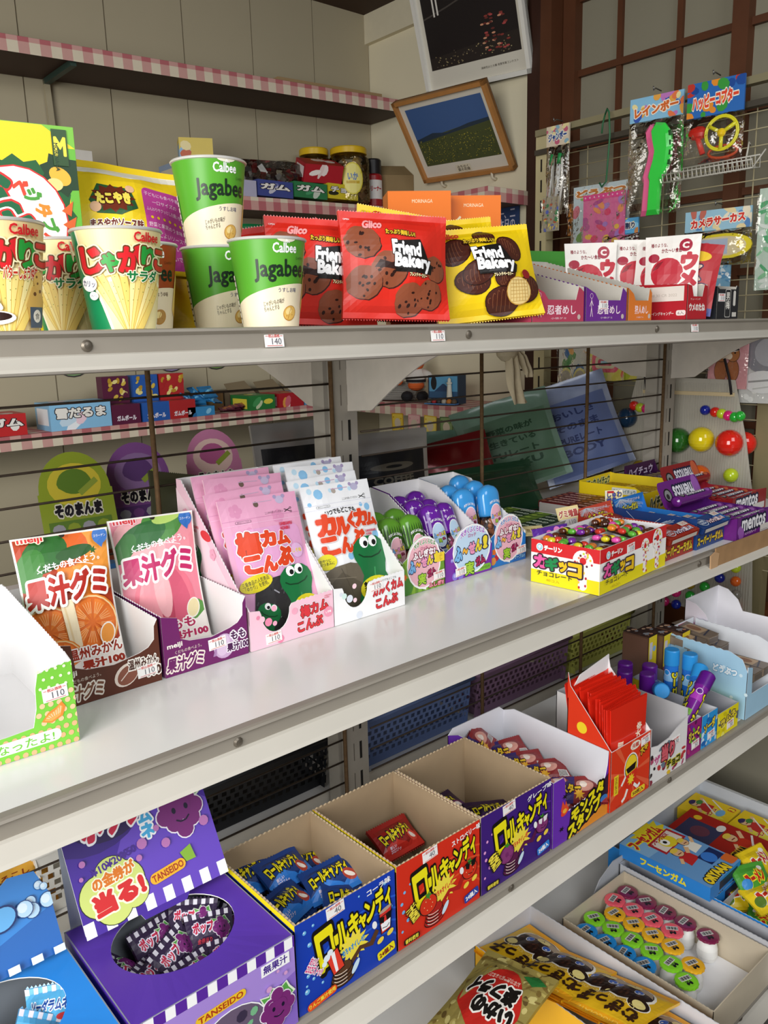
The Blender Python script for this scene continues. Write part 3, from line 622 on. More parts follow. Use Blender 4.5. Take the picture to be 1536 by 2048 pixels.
carton(w_, d_, [(0, 0), (0, .052), (.08, .055), (d_, .06), (d_, 0)], [(0, 0), (w_, 0), (w_, .05), (w_ * .85, .052), (w_ * .75, .034), (w_ * .3, .034), (w_ * .2, .05), (0, .052)], M('b81f2c', .45), GI, af=A, al=AL).obj('carton', t)
t = thing('display_carton', 'black gummy display carton at the end of the row', 'display box', (1.285, .672, ZT)); w_ = .07
A = Art(); A.rr(.026, .002, .044, .046, .003, 'c9c6be').rr(.027, .003, .043, .045, .003, '23262c').t('男\n梅', .035, .028, .012, .026, 'e8e4da', .02).rr(.052, .02, .06, .044, .003, 'd8d4cc').rect(.05, .003, .064, .01, 'd0ccc4')
carton(w_, .19, [(0, 0), (0, .05), (.19, .07), (.19, 0)], [(0, 0), (w_, 0), (w_, .05), (w_ * .9, .052), (w_ * .85, .046), (w_ * .1, .046), (0, .05)], M('1d2027', .45), GI, af=A).obj('carton', t); price(t, '110', (.014, -.0005, .033), (0, 0, 0))
A = Art(); A.clip = (0, 0, .085, .12); A.rect(0, 0, .085, .12, 'f3efe8').ell(.036, .062, .026, .024, 'c22638').poly([(.012, .066), (.02, .078), (.03, .081), (.022, .07)], '8e1626')
A.t('種のような、', .022, .106, .026, .006, '8a2030', .02).t('かた～い食感', .042, .097, .032, .007, '8a2030', .03).ell(.063, .104, .010, c='a8203a').t('C', .063, .104, .009, .009, 'f7ece6', .05).t('ウ\nメ', .07, .066, .022, .05, 'c22638', .09, ((.14, 'f3efe8'),)).ell(.014, .086, .009, .007, 'a8203a').t('チューイング\nキャンデー', .03, .026, .045, .014, 'a8203a', .02)
for k in range(5): A.arc(.018 + k * .011, .04, .005, .005, 0, 360, .001, 'd98a94', 8)
for i, (x, y, rz, l) in enumerate(((1.165, .825, -42, 'white plum candy pouch leftmost of the row'), (1.232, .782, -48, 'white plum candy pouch facing forward in the red carton'), (1.232, .747, -66, 'white plum candy pouch turned sideways beside the forward facing one'), (1.229, .722, -70, 'white plum candy pouch tilted near the red gummy pouch'))):
    r_ = thing('candy_pouch', l, 'candy pouch', (x, y, ZT + .006 + .004 * (i % 2)), rz, None, -6, 2 * (i % 3)); bag(.085, .12, .012, G('efeae2'), A, seed=20 + i, crimp=.006, teeth=False, n=(8, 10)).obj('pouch', r_)
A = Art(); A.rect(0, 0, .07, .11, 'b01e28').t('X\nRS', .035, .05, .04, .05, 'f3d9c0', .06, ((.12, '3a1a4a'),)).ell(.035, .09, .02, .008, 'e8c02c').rect(.0, .0, .07, .012, '2a3a8c')
r_ = thing('candy_pouch', 'red gummy pouch with blue lettering at the end of the plum pouches', 'candy pouch', (1.255, .705, ZT + .008), -68, None, -6, 8); bag(.07, .11, .012, G('b01e28'), A, seed=30, crimp=.006, teeth=False, n=(8, 8)).obj('pouch', r_)
# small cartons and toys behind the display row
def plain(name, label, cat, x, y, z, rz, w, d, h, c, cs, txt=None, tc='ffffff', group=None, rx=0, cut=None):
    t = thing(name, label, cat, (x, y, z), rz, group, rx); mb = MB(); mb.box(0, 0, 0, w, d, h, M(c, .42)); A = Art(); r = random.Random(label)
    for k, q in enumerate(cs):
        A.clip = (0, 0, w, h); A.ell(r.uniform(.15, .85) * w, r.uniform(.2, .8) * h, w * r.uniform(.12, .22), h * r.uniform(.12, .25), q, rot=r.uniform(0, 90), n=9)
    if txt: A.t(txt, w / 2, h * .62, w * .8, min(h * .35, w * .3), tc, .05, ((.12, '2a2024'),) if tc != '2a2024' else ())
    B = Art(); B.clip = (0, 0, w, d)
    for k, q in enumerate(cs): B.ell(r.uniform(.15, .85) * w, r.uniform(.2, .8) * d, w * .14, d * .2, q, n=8)
    S_ = Art(); S_.rect(d * .12, h * .2, d * .88, h * .8, cs[0])
    mb.flat(A, (0, 0, 0), (1, 0, 0), (0, 0, 1)).flat(B, (0, 0, h), (1, 0, 0), (0, 1, 0)).flat(S_, (0, d, 0), (0, -1, 0), (0, 0, 1)); mb.obj('carton', t); return t
plain('candy_carton', 'small orange carton with gold character on the top shelf', 'candy box', 1.005, .93, ZT, -20, .05, .03, .118, 'c25a1e', ('e8c02c', '8a2a14'), '狩', 'f3d9a0')
plain('candy_carton', 'pale patterned carton behind the orange gummy carton', 'candy box', 1.062, .93, ZT, -20, .04, .03, .115, 'd8d0a8', ('5a9a4a', 'c2402c', '7a9a3a'), 'のど')
plain('candy_carton', 'green fruit carton behind the plum candy pouches', 'candy box', 1.115, .93, ZT, -16, .09, .03, .12, '4a9a3c', ('d8462f', 'e8c02c', '2c6b2a'), 'グミ')
plain('candy_carton', 'blue sky printed carton at the back of the top shelf', 'candy box', .975, .968, ZT, -10, .09, .028, .125, '8ac8e0', ('f3f0e8', '4a9a3c', 'e8c02c'), 'HAPPY', '2a6ab0')
# blue notice banner hanging on the white wall
mb = MB(); A = Art(); mb.box(0, -.002, 0, .09, 0, .13, M('2a3f6b', .7)); A.t('一、二\n本日の\n品書き', .045, .075, .06, .08, 'c9c6d8', .02); mb.flat(A, (0, -.002, 0), (1, 0, 0), (0, 0, 1))
tag(mb.obj('cloth_banner', None, (1.875, 1.66, 1.42), (0, 0, RD(-90))), 'dark blue cloth notice on white wall beside the orange cartons', 'banner')
# ================================================================ middle shelf
INW = M('efeeee', .5, nz=.02)
# --- green dotted mandarin carton
t = thing('display_carton', 'empty green dotted mandarin gummy carton at the near left', 'display box', (.085, .698, ZM), -1.5); w_, d_ = .147, .2
A = Art(); A.clip = (0, 0, w_, .076)
for i in range(22):
    for j in range(10):
        x, y = i * .0072 + (j % 2) * .0036, .002 + j * .0078
        if y > .021 and x < w_ - .0295 + (y - .07) * .09: continue
        A.ell(x, y, .0024 if j < 7 else .0014, c=('f4b183' if j < 3 else 'f3c79a') if j < 7 else 'e6f6cf', n=10, same=True)
A.rr(-.02, .007, w_ - .015, .018, .005, 'fdfdfb'); A.t('グミになったよ!', w_ - .062, .0123, .082, .0085, '74c044', .02)
A.poly([(w_ - .03, .027), (w_ - .022, .024), (w_ - .012, .028), (w_ - .009, .036), (w_ - .012, .041), (w_ - .017, .037), (w_ - .024, .034)], 'f08a38'); A.poly([(w_ - .028, .0275), (w_ - .022, .0255), (w_ - .014, .029), (w_ - .0115, .036), (w_ - .014, .0385), (w_ - .018, .0345), (w_ - .024, .032)], 'f7a758')
for k in range(7): A.line([(w_ - .013 - k * .0022, .037 - k * .0012), (w_ - .0145 - k * .0015, .031 - k * .0004)], .0005, 'fbe3c2')
fr = [(0, 0), (w_, 0), (w_, .0755)] + zig((w_, .0755), (w_ - .029, .071), 5, .0006) + [(w_ - .029, .071), (w_ - .032, .058), (w_ - .033, .04), (w_ - .037, .024), (w_ - .06, .0225), (.03, .0225), (0, .05)]
side = [(0, 0), (0, .0755), (.012, .0785)] + zig((.012, .0785), (.19, .1), 30, .0007) + [(d_, .1), (d_, 0)]
carton(w_, d_, side, fr, M('7cc944', .4), INW, af=A).obj('carton', t); price(t, '110', (w_ - .0165, -.0006, .05), (0, -3, 0))
# --- juice gummy pouches and cartons
def orange_seg(A, x, y, r):
    A.ell(x, y, r * 1.12, c='e8862c').ell(x, y, r * 1.06, c='f6d9a0').ell(x, y, r, c='e0702a')
    for k in range(9):
        a = k * 40; A.poly([(x + r * .12 * cos(RD(a + 20)), y + r * .12 * sin(RD(a + 20)))] + [(x + r * .92 * cos(RD(a + 4 + 8 * q)), y + r * .92 * sin(RD(a + 4 + 8 * q))) for q in range(5)], 'ee8534' if k % 2 else 'e87a2c')
        for q in range(4): A.line([(x + r * .35 * cos(RD(a + 10 + q * 7)), y + r * .35 * sin(RD(a + 10 + q * 7))), (x + r * .8 * cos(RD(a + 8 + q * 8)), y + r * .8 * sin(RD(a + 8 + q * 8)))], r * .025, 'f7b67c')
JW, JH = .098, .150
def juice(kind):
    A = Art(); A.clip = (.002, .002, JW - .002, JH - .002); m = kind == 'm'
    A.rect(0, 0, JW, JH, 'b8401c' if m else 'e88a9c')
    if m:
        A.ell(.075, .115, .036, c='ec8a2a').ell(.078, .125, .026, c='f4a040').ell(.05, .135, .026, .022, 'e2661f').ell(.03, .13, .018, .026, '2c6a2a', rot=-60).ell(.012, .115, .014, .024, '3d8034', rot=-30).ell(.06, .128, .02, .007, '24581f', rot=10).star(.08, .128, .005, .002, 6, '2c6a2a')
        orange_seg(A, .022, .048, .026); orange_seg(A, .068, .052, .027); A.poly([(.036, .078), (.05, .08), (.054, .03), (.042, .026)], 'f3e3c0').line([(.04, .076), (.046, .03)], .002, 'e8cfa0')
        orange_seg(A, .03, .016, .022)
    else:
        A.ell(.08, .12, .035, c='ee9aa6').ell(.03, .12, .03, c='f2b0b4').ell(.06, .14, .028, .02, '4c8a3c', rot=30).ell(.035, .128, .03, .014, '2f6b34', rot=20).ell(.012, .116, .02, .01, '3d7a3a', rot=50).ell(.068, .148, .02, .008, 'b6d46c', rot=15)
        A.ell(.05, .05, .037, .045, 'e8788c').ell(.036, .052, .018, .042, 'f2a0aa', rot=-8).ell(.064, .05, .016, .04, 'd9627c', rot=10).ell(.05, .046, .008, .038, 'c24a64', rot=3).ell(.047, .062, .010, .03, 'f5b8bc', rot=4).ell(.09, .03, .012, .018, '5a9a44', rot=20)
    A.poly([(0, 0), (JW, 0), (JW, .034), (.085, .025), (.06, .02), (.03, .004), (0, 0)], 'f6f1ea')
    A.ell(.082, .038, .0085, .012, 'f7f2e8', rot=-20).ell(.082, .038, .0072, .0105, 'e9963c' if m else 'f0e3b0', rot=-20)
    c = 'b02418' if m else 'c22a68'
    A.t('果汁グミ', .047, .092, .084, .028, c, .05, ((.15, 'fdfaf5'),), rot=5, skew=.12)
    A.t('くだもの食べよう。', .052, .118, .066, .0085, 'ffffff', .02, rot=6).arc(.05, .105, .036, .012, 150, 40, .0007, 'ffffff')
    A.t('meiji', .018, .1465, .024, .009, 'd8252c' if m else 'd8252c', .03, ((.12, 'fbe9d0' if m else 'f8d0d8'),)).ell(.088, .142, .008, .009, '2f6fc0').poly([(.084, .134), (.092, .136), (.089, .129)], '2f6fc0').t('コラーゲン', .088, .142, .013, .003, 'ffffff')
    A.ell(.05, .148, .003, c='2a2018')
    A.t('温州みかん' if m else 'もも', .066, .0225, .058 if m else .03, .0115, 'a0301c' if m else 'b82a5c', .03, ((.14, 'fdfaf5'),), rot=3).t('果汁100', .073, .0095, .044, .009, 'a0301c' if m else 'b82a5c', .06, ((.14, 'fdfaf5'),), rot=2)
    return A
def juice_set(kind, label_c, label_p, x, w, c, dark, shade):
    t = thing('display_carton', label_c, 'display box', (x, .765, ZM)); d = .19; m = kind == 'm'
    A = Art(); A.clip = (0, 0, w, .068); A.t('meiji', w * .13, .0325, .017, .0065, 'f3ece4', .03).t('くだもの食べよう。', w * .28, .0255, .031, .004, 'e8d8cc', rot=2).t('果汁グミ', w * .24, .0125, .042, .0145, shade, .04, ((.15, 'f0e4da'),), skew=.15)
    if m: A.ell(w * .66, .017, .014, .011, 'e8d8cc', rot=35).ell(w * .67, .0165, .012, .009, '8a5240', rot=35).line([(w * .6, .012), (w * .72, .024)], .001, 'e8d8cc').t('温州みかん', w * .83, .0255, .032, .010, '4a2418', .03, ((.16, 'f3ece4'),)).t('100', w * .93, .0135, .014, .009, '4a2418', .05, ((.16, 'f3ece4'),))
    else: A.ell(w * .7, .017, .013, .014, 'c9a8cc').ell(w * .69, .018, .008, .012, 'd9c0dc', rot=-15).poly([(w * .56, .008), (w * .62, .024), (w * .6, .008)], 'a880b0').t('もも', w * .88, .026, .018, .0095, '4a1a4c', .04, ((.16, 'f6eef6'),)).t('果汁100', w * .87, .0135, .027, .009, '4a1a4c', .05, ((.16, 'f6eef6'),))
    fr = [(0, 0), (w, 0), (w, .067), (w - .004, .06), (w - .005, .046), (w - .012, .039), (w - .022, .0355), (w * .55, .031), (w * .3, .034), (w * .2, .0385), (w * .18, .062), (0, .067)]
    side = [(0, 0), (0, .067)] + zig((.003, .067), (d - .05, .070), 24, .0007) + [(d - .05, .070), (d, .075), (d, 0)]
    carton(w, d, side, fr, M(c, .4), INW, af=A).obj('carton', t); price(t, '110', (w * (.86 if m else .62), -.0006, .0155 if m else .0225), (0, -3, 0))
    mb = MB(); mb.wall([(.004, 0), (w - .006, 0), (w - .006, .045), (w * .5, .06), (.004, .05)], (0, .03, .004), (1, 0, 0), (0, 1, .02), .0006, INW); mb.obj('inner_flap', t)
    p = thing('gummy_pouch', label_p, 'gummy pouch', (x + w * (.455 if m else .44), .832 if m else .842, ZM + .004), -10, None, -15, 0)
    bag(JW, JH, .022, G('f4f0ea'), juice(kind), seed=40 + m, crimp=.004, teeth=False, n=(12, 16), wr=.0014, pinch=.07).obj('pouch', p)
juice_set('m', 'brown mandarin gummy carton holding one orange pouch', 'orange mandarin juice gummy pouch leaning in the brown carton', .237, .109, '5a2c1c', '3a1a10', '7a4a34')
juice_set('p', 'purple peach gummy carton holding one pink pouch', 'pink peach juice gummy pouch leaning in the purple carton', .350, .101, '6e1f62', '4a1244', '6e1f62')
# --- kelp snack pouches
def kelp(A, x, y, s, rot=0, face=True):
    c, q = cos(RD(rot)), sin(RD(rot)); f = lambda a, b: (x + (a * c - b * q) * s, y + (a * q + b * c) * s)
    p = [f(.5 * w_ * sg, z) for sg, seq in ((1, ((.9, 0), (1.0, .15), (.8, .42), (.62, .62), (.72, .8), (.9, .98), (.92, 1.12), (.8, 1.26), (.5, 1.37), (.2, 1.4))), (-1, ((.2, 1.4), (.5, 1.37), (.8, 1.26), (.92, 1.12), (.9, .98), (.72, .8), (.62, .62), (.8, .42), (1.0, .15), (.9, 0)))) for w_, z in seq]
    A.poly(p, '16713c'); A.line([f(.02, .3), f(.0, .62), f(.03, .75)], .03 * s, '3f9a5c')
    if face:
        for sg in (-1, 1): A.ell(*f(.12 * sg, 1.28), .12 * s, c='ffffff', n=12).ell(*f(.12 * sg + .03, 1.25), .06 * s, c='151515', n=10)
        A.line([f(-.33, 1.06), f(-.22, .99), f(0, .96), f(.22, 1.0), f(.32, 1.07)], .03 * s, '0c3d20')
def konbu(kind, W=.108, H=.165):
    u = kind == 'u'; A = Art(); A.clip = (0, 0, W, H); bg = 'e7a6c6' if u else 'f1f2f5'; A.rect(0, 0, W, H, bg)
    if u:
        for x, y in ((.02, .15), (.06, .1), (.09, .075), (.03, .12), (.075, .137)): [A.ell(x + .005 * cos(k * 1.257), y + .005 * sin(k * 1.257), .0042, c='dd93b8', n=8, same=k > 0) for k in range(5)]
        A.rr(.006, .006, W - .006, .126, .01, 'e3a4cf')
    else: A.dots([(.024, .153, .0068), (.008, .141, .003), (.061, .158, .0045), (.096, .128, .005), (.086, .132, .003), (.05, .068, .005), (.1, .09, .006)], '8cc3ea').dots([(.044, .156, .003), (.075, .155, .003), (.012, .158, .004)], 'c3e2f4')
    A.ell(W / 2 - .005, .155, .0035, c='6b5a50' if u else 'b0a49a').ell(.083, .157, .006, .005, 'c3b6d4' if u else 'b8b4d0').ell(.089, .161, .0025, c='a89ac0').ell(.077, .161, .0025, c='a89ac0').rect(.045, .157, .072, .158, 'c9a9c4').line([(0, .139), (W, .139)], .0006, 'd9d9e4' if not u else 'd48fb6').line([(0, .133), (W, .133)], .0008, 'e4e4ee' if not u else 'f0bcd8')
    A.t('ここから切ってください', .071, .1425, .026, .003, '222222').line([(.086, .1445), (.094, .141)], .0009, '222222').line([(.086, .141), (.094, .1445)], .0009, '222222').arc(.0955, .145, .0012, .0012, 0, 360, .0005, '222222', 8).arc(.0955, .1405, .0012, .0012, 0, 360, .0005, '222222', 8).rr(.016, .1345, .036, .1375, .001, '333333').rr(.0163, .1348, .0357, .1372, .001, bg).t('便利なチャック付き', .026, .136, .016, .0018, '222222')
    o = ((.13, 'fbf3f6' if u else 'e4d2d0'), (.085, '8a2a18'))
    if u:
        A.t('梅', .026, .108, .028, .028, 'e0451e', .07, o).t('カ', .053, .112, .018, .017, 'e0451e', .08, o).t('ム', .074, .110, .017, .015, 'e0451e', .08, o).t('こ', .026, .084, .02, .018, 'e0451e', .08, o).t('ん', .048, .082, .018, .017, 'e0451e', .08, o).t('ぶ', .07, .088, .021, .02, 'e0451e', .08, o).t('UMEKAMU\nKONBU', .083, .124, .019, .009, 'd8405c', .05)
        A.ell(.09, .092, .009, c='e6b8e2').t('しそ味', .09, .092, .014, .005, 'e8d23c', .03)
        A.poly([(.02, .05), (.034, .064), (.06, .066), (.08, .055), (.084, .0), (.01, 0)], '2c2a2c'); r = random.Random(5); A.n += 1
        for k in range(26): x, y = r.uniform(.022, .078), r.uniform(.003, .058); A.line([(x, y), (x + r.uniform(-.008, .008), y + r.uniform(-.01, .01))], .0016, ('4a4a4e', '6d6c72', '1b1a1c', '9a9aa2')[k % 4], True)
        kelp(A, .084, .0, .054, 4); kelp(A, .018, -.008, .034, -25); A.ell(.024, .062, .022, .010, 'e3d322', rot=8).t('三島食品の人気商品\n「ゆかり」を使用。', .024, .062, .036, .011, '222222', .01, rot=8)
        A.ell(.088, .024, .02, .014, 'e3d322').t('食物繊維と\nカルシウムが', .088, .025, .032, .013, '222222', .03)
    else:
        A.t('いつでもどこでも', .05, .1275, .048, .007, '151515', .03, warp=lambda X, Y: (X, Y - X * X * 3 + .001)).t('カ', .024, .112, .025, .024, 'e0451e', .09, o).t('ル', .047, .108, .02, .02, 'e0451e', .08, o).t('く', .064, .113, .012, .02, 'e0451e', .08, o).t('カ', .08, .115, .02, .02, 'e0451e', .08, o).t('ム', .097, .111, .017, .015, 'e0451e', .08, o).t('こ', .022, .085, .022, .02, 'e0451e', .08, o).t('ん', .047, .083, .018, .018, 'e0451e', .08, o).t('ぶ', .068, .089, .02, .02, 'e0451e', .08, o).t('KARUKUKAMU\nKONBU', .092, .094, .019, .007, 'd8405c', .04)
        A.poly([(0, .05), (.02, .058), (.045, .06), (.064, .055), (.07, .02), (.05, 0), (0, 0)], '6a6152').poly([(.0, .03), (.03, .05), (.06, .03), (.05, 0), (0, 0)], '5a5244').line([(.03, .055), (.045, .01)], .0008, '4a4338').line([(.01, .045), (.05, .04)], .0008, '857b6a')
        kelp(A, .082, .0, .064, 0); A.ell(.012, .066, .014, .010, 'e6dc2c').t('おやつに\nおつまみに', .012, .066, .02, .008, '222222', .02); A.ell(.080, .021, .027, .016, 'e6dc2c').t('食物繊維と\nカルシウムが\n手軽にとれる', .080, .022, .042, .019, '151515', .04)
    return A
def konbu_set(kind, cname, x, w, c, labels):
    u = kind == 'u'; t = thing('display_carton', cname, 'display box', (x, .765, ZM)); d = .152
    A = Art(); A.clip = (0, 0, w, .048); r = random.Random(3)
    for k in range(9): A.ell(r.uniform(.01, w - .01), r.uniform(.004, .044), r.uniform(.0015, .0055), c=(('f0a8c0', 'f6c6d4', 'e889a8') if u else ('f6d3dc', 'd3ece6', 'dde3ee'))[k % 3], n=12)
    o = ((.14, 'fbeef2'), (.10, '7a3030'))
    if u: A.t('梅カム', w * .76, .031, .04, .014, 'd8343c', .05, o, rot=4).t('こんぶ', w * .70, .0135, .036, .012, 'd8343c', .05, o, rot=4).t('UMEKAMU\nKONBU', w * .93, .041, .010, .004, 'd8405c').ell(w * .93, .0215, .0065, c='ee9ab4').t('しそ味', w * .93, .0215, .008, .003, 'ffffff', .03)
    else: A.t('カルくカム', w * .75, .031, .050, .0125, 'd8343c', .05, o, rot=4).t('こんぶ', w * .73, .0135, .036, .012, 'd8343c', .05, o, rot=4).t('いつでもどこでも', w * .76, .0415, .026, .003, '222222')
    cx, rr_ = w * .30, w * .165
    fr = [(0, 0), (w, 0), (w, .047)] + zig((w, .047), (cx + rr_ + .006, .045), 9, .0006) + [(cx + rr_ + .003, .044)] + [(cx + rr_ * cos(RD(a)), .040 + rr_ * 1.25 * sin(RD(a))) for a in range(0, -181, -15)] + [(cx - rr_ - .002, .045), (0, .047)]
    side = [(0, 0), (0, .047)] + zig((.002, .0485), (d - .012, .181), 36, .0007) + [(d - .012, .181), (d, .181), (d, 0)]
    AL = Art(); AL.clip = (0, 0, d, .18)
    if u:
        AL.poly([(0, .17), (0, .06), (d, 0), (d, .03), (.04, .14)], 'f6d8e2'); kelp(AL, .034, .05, .04); AL.t('三島食品の人気商品\n「ゆかり」を使用。', .09, .062, .035, .009, '3a3030').t('UMEKAMU\nKONBU', .04, .125, .02, .008, 'd8405c', .03).ell(.066, .12, .012, .006, 'd8343c', rot=-10)
        for q in ((.02, .14), (.08, .1), (.06, .04)): [AL.ell(q[0] + .004 * cos(k * 1.257), q[1] + .004 * sin(k * 1.257), .0035, c='f0a8c0', n=8) for k in range(5)]
    carton(w, d, side, fr, M(c, .45), INW, af=A, al=AL if u else None).obj('carton', t)
    price(t, '110', (w * (.26 if u else .58), -.0006, .0095 if u else .0365), (0, -3, 0))
    art = konbu(kind); me = None
    for i, lb in enumerate(labels):
        p = thing('kelp_pouch', lb, 'kelp snack pouch', (x + w * .5 + .001 + .002 * (i == 0), .785 + .0205 * i, ZM + .004 + .007 * i + (.004 if i == 2 else 0)), -1.5, None, -20 + 1.5 * i, (1, -1, 2.5, 0)[i % 4])
        if me: o = bpy.data.objects.new('pouch', me); COL.objects.link(o); o.parent = p
        else: me = bag(.108, .165, .012, G(c if u else 'f1f2f5'), art, seed=50 + u, crimp=.006, teeth=False, n=(12, 18), wr=.0008, pinch=.02).obj('pouch', p).data
konbu_set('u', 'pink kelp snack display carton with plum blossom print', .4545, .1175, 'f2c6d6', ['pink plum kelp pouch at the front of the pink carton', 'pink plum kelp pouch second from the front, only its band showing', 'pink plum kelp pouch third from the front, slightly tilted', 'pink plum kelp pouch at the back of the pink carton'])
konbu_set('k', 'white kelp snack display carton with pastel dots', .573, .1155, 'f3f3f4', ['white kelp pouch at the front of the white carton', 'white kelp pouch second from the front, blue dotted band showing', 'white kelp pouch third from the front with its punch hole showing', 'white kelp pouch at the back of the white carton'])
# --- balloon gum flasks
def egg(A, x, y, rx, ry, kind, sc=1, full=True):
    bgc = {'g': 'f0b8c4', 'p': 'c2dcf4', 'b': 'f0b8c8'}[kind]
    A.ell(x, y, rx, ry, 'fbfbfc').ell(x, y, rx * .93, ry * .93, bgc)
    pf = [('ふ', '7ab8ec'), ('〜', 'f3b53c'), ('せ', 'ee9ac0'), ('ん', 'f2dc3c'), ('!', 'f2dc3c')]
    k = rx / .030
    for i, (ch, c) in enumerate(pf): A.t(ch, x + (-.021 + .0105 * i) * k, y + (-.002 + .0015 * i) * k * 1.05, (.0105, .007, .0092, .009, .0035)[i] * k, (.0145, .0045, .0115, .012, .0125)[i] * k, c, .07, ((.14, '2b2f55'),))
    A.t('実', x - .004 * k, y - .021 * k, .013 * k, .014 * k, 'a8d23c', .035, ((.10, '2c5a22'),)).t('ガム', x + .013 * k, y - .015 * k, .014 * k, .009 * k, 'b02a5c', .06, ((.15, '4a1230'),), rot=12)
    if full:
        A.t('大きくふくらむよ', x + .001, y + ry * .80, rx * 1.25, .0065 * k, {'g': '5a8a3c', 'p': 'a05ac8', 'b': '4a7ac8'}[kind], .04, ((.13, 'fbfbfc'),), warp=lambda X, Y: (X, Y - X * X * 14 / k)).t('ロッテ', x, y + ry * .56, .012 * k, .004 * k, 'c05a8c', .02)
        if kind != 'p': A.t('ふしぎな?', x, y + ry * .36, rx * 1.3, .009 * k, 'f6f0f4', .06, ((.16, '7a1a3c'),), rot=4)
def flask(kind):
    """rounded pill flask: cap, clear body with gum balls, printed front label"""
    W2, D2, H, hc = .0185, .0115, .098, .050
    cap = {'g': '5f9a2c', 'p': '6a1fa0', 'b': '3f9be0'}[kind]
    def ring(z):
        e = min(1, max(0, (H - z) / .018)); s_ = max(.02, 1 - (1 - e) ** 2.2) if z > H - .018 else 1
        return s_ ** .5 if z > H - .018 else 1
    def sh(z0, z1, k, mb, m, g=1):
        pr = []
        for i in range(k + 1):
            z = z0 + (z1 - z0) * i / k; pr.append(z)
        n = 28; vs = []
        for z in pr:
            q = ring(z) * g
            for a in range(n):
                c_, s_ = cos(2 * pi * a / n), sin(2 * pi * a / n); vs.append((W2 * q * abs(c_) ** .7 * (1 if c_ > 0 else -1), D2 * (q ** .8) * abs(s_) ** .8 * (1 if s_ > 0 else -1), z))
        fs = [(i * n + a, i * n + (a + 1) % n, (i + 1) * n + (a + 1) % n, (i + 1) * n + a) for i in range(k) for a in range(n)] + [tuple(range(k * n, k * n + n)), tuple(range(n))[::-1]]
        mb.mesh(vs, fs, m, True); return mb
    capm = MB(); sh(hc, H, 14, capm, M(cap, .18, coat=.6, nz=.02), 1.03)
    A = Art(); A.clip = (-.02, -.02, .02, H)
    r = random.Random(7)
    if kind == 'g':
        for k in range(9): A.poly([(-.018 + k * .0042, hc), (-.016 + k * .0042, hc), (-.0155 + k * .0042, .07), (-.0165 + k * .004, .085), (-.0185 + k * .0042, .07)], '2a4c16')
    elif kind == 'p': A.dots([(r.uniform(-.016, .016), r.uniform(.05, .09), r.uniform(.001, .0024)) for _ in range(7)], 'c9a8e4').star(-.008, .084, .004, .001, 4, 'f3e8fb').star(.006, .086, .003, .0008, 4, 'f3e8fb')
    lab = Art(); lab.clip = (-.0165, .001, .0165, .09)
    lab.poly([(-.008, .004), (.0165, .004), (.0165, .05), (.008, .058), (-.004, .05)], {'g': 'c05a5a', 'p': '2c2f6e', 'b': '3a6fb0'}[kind]).poly([(-.006, 0), (.0165, 0), (.0165, .014), (.004, .018)], {'g': 'd9b88a', 'p': '7aa83a', 'b': 'd98a4a'}[kind])
    lab.ell(.013, .03, .004, c='e8d23c').ell(.008, .012, .003, c='3a2a6c').ell(.013, .01, .003, c='5a3a8c').ell(-.001, .008, .003, c='c23a4a')
    egg(lab, .003, .05, .0125, .0185, kind, full=False); lab.t('大きくふくらむよ', .002, .073, .022, .004, 'fbfbfc', .05, warp=lambda X, Y: (X, Y - X * X * 26))
    lab.rr(-.001, .016, .010, .0285, .0008, 'e4ecf6').rect(.0005, .0175, .0085, .027, '8fb4dc').t('はじけ\nスマホ', .0045, .022, .007, .007, '3a6aa8')
    def fr(u, v_, h):
        q = ring(v_) * 1.03; x = u; e = min(1, abs(x) / (W2 * q)); return (x, -D2 * q ** .8 * max(.05, (1 - e ** (2 / .7)) ** .4) - h - .0002, v_)
    capm.art(A, fr, cut=(.004, .008)) ; body = MB(); sh(.0, hc, 4, body, FILM('eef2f4', .12)); lm = MB(); lm.art(lab, fr, cut=(.004, .008))
    balls = MB(); r = random.Random(3); bc = {'g': 'd86a5a', 'p': 'ee7aa8', 'b': 'e89a6a'}[kind]
    for k in range(16): balls.ball((r.uniform(-.011, .011), r.uniform(-.003, .005), .005 + .0024 * k), .0048, M(bc, .3), 8)
    return capm, body, lm, balls
def flask_thing(kind, label, loc, rx, rz, proto=None):
    t = thing('gum_flask', label, 'gum flask', loc, rz, None, rx)
    nm = ('cap', 'clear_body', 'front_label', 'gum_balls')
    if proto is None: return t, [mb.obj(n, t) for n, mb in zip(nm, flask(kind))]
    for n, o in zip(nm, proto): q = bpy.data.objects.new(n, o.data); COL.objects.link(q); q.parent = t
    return t, proto
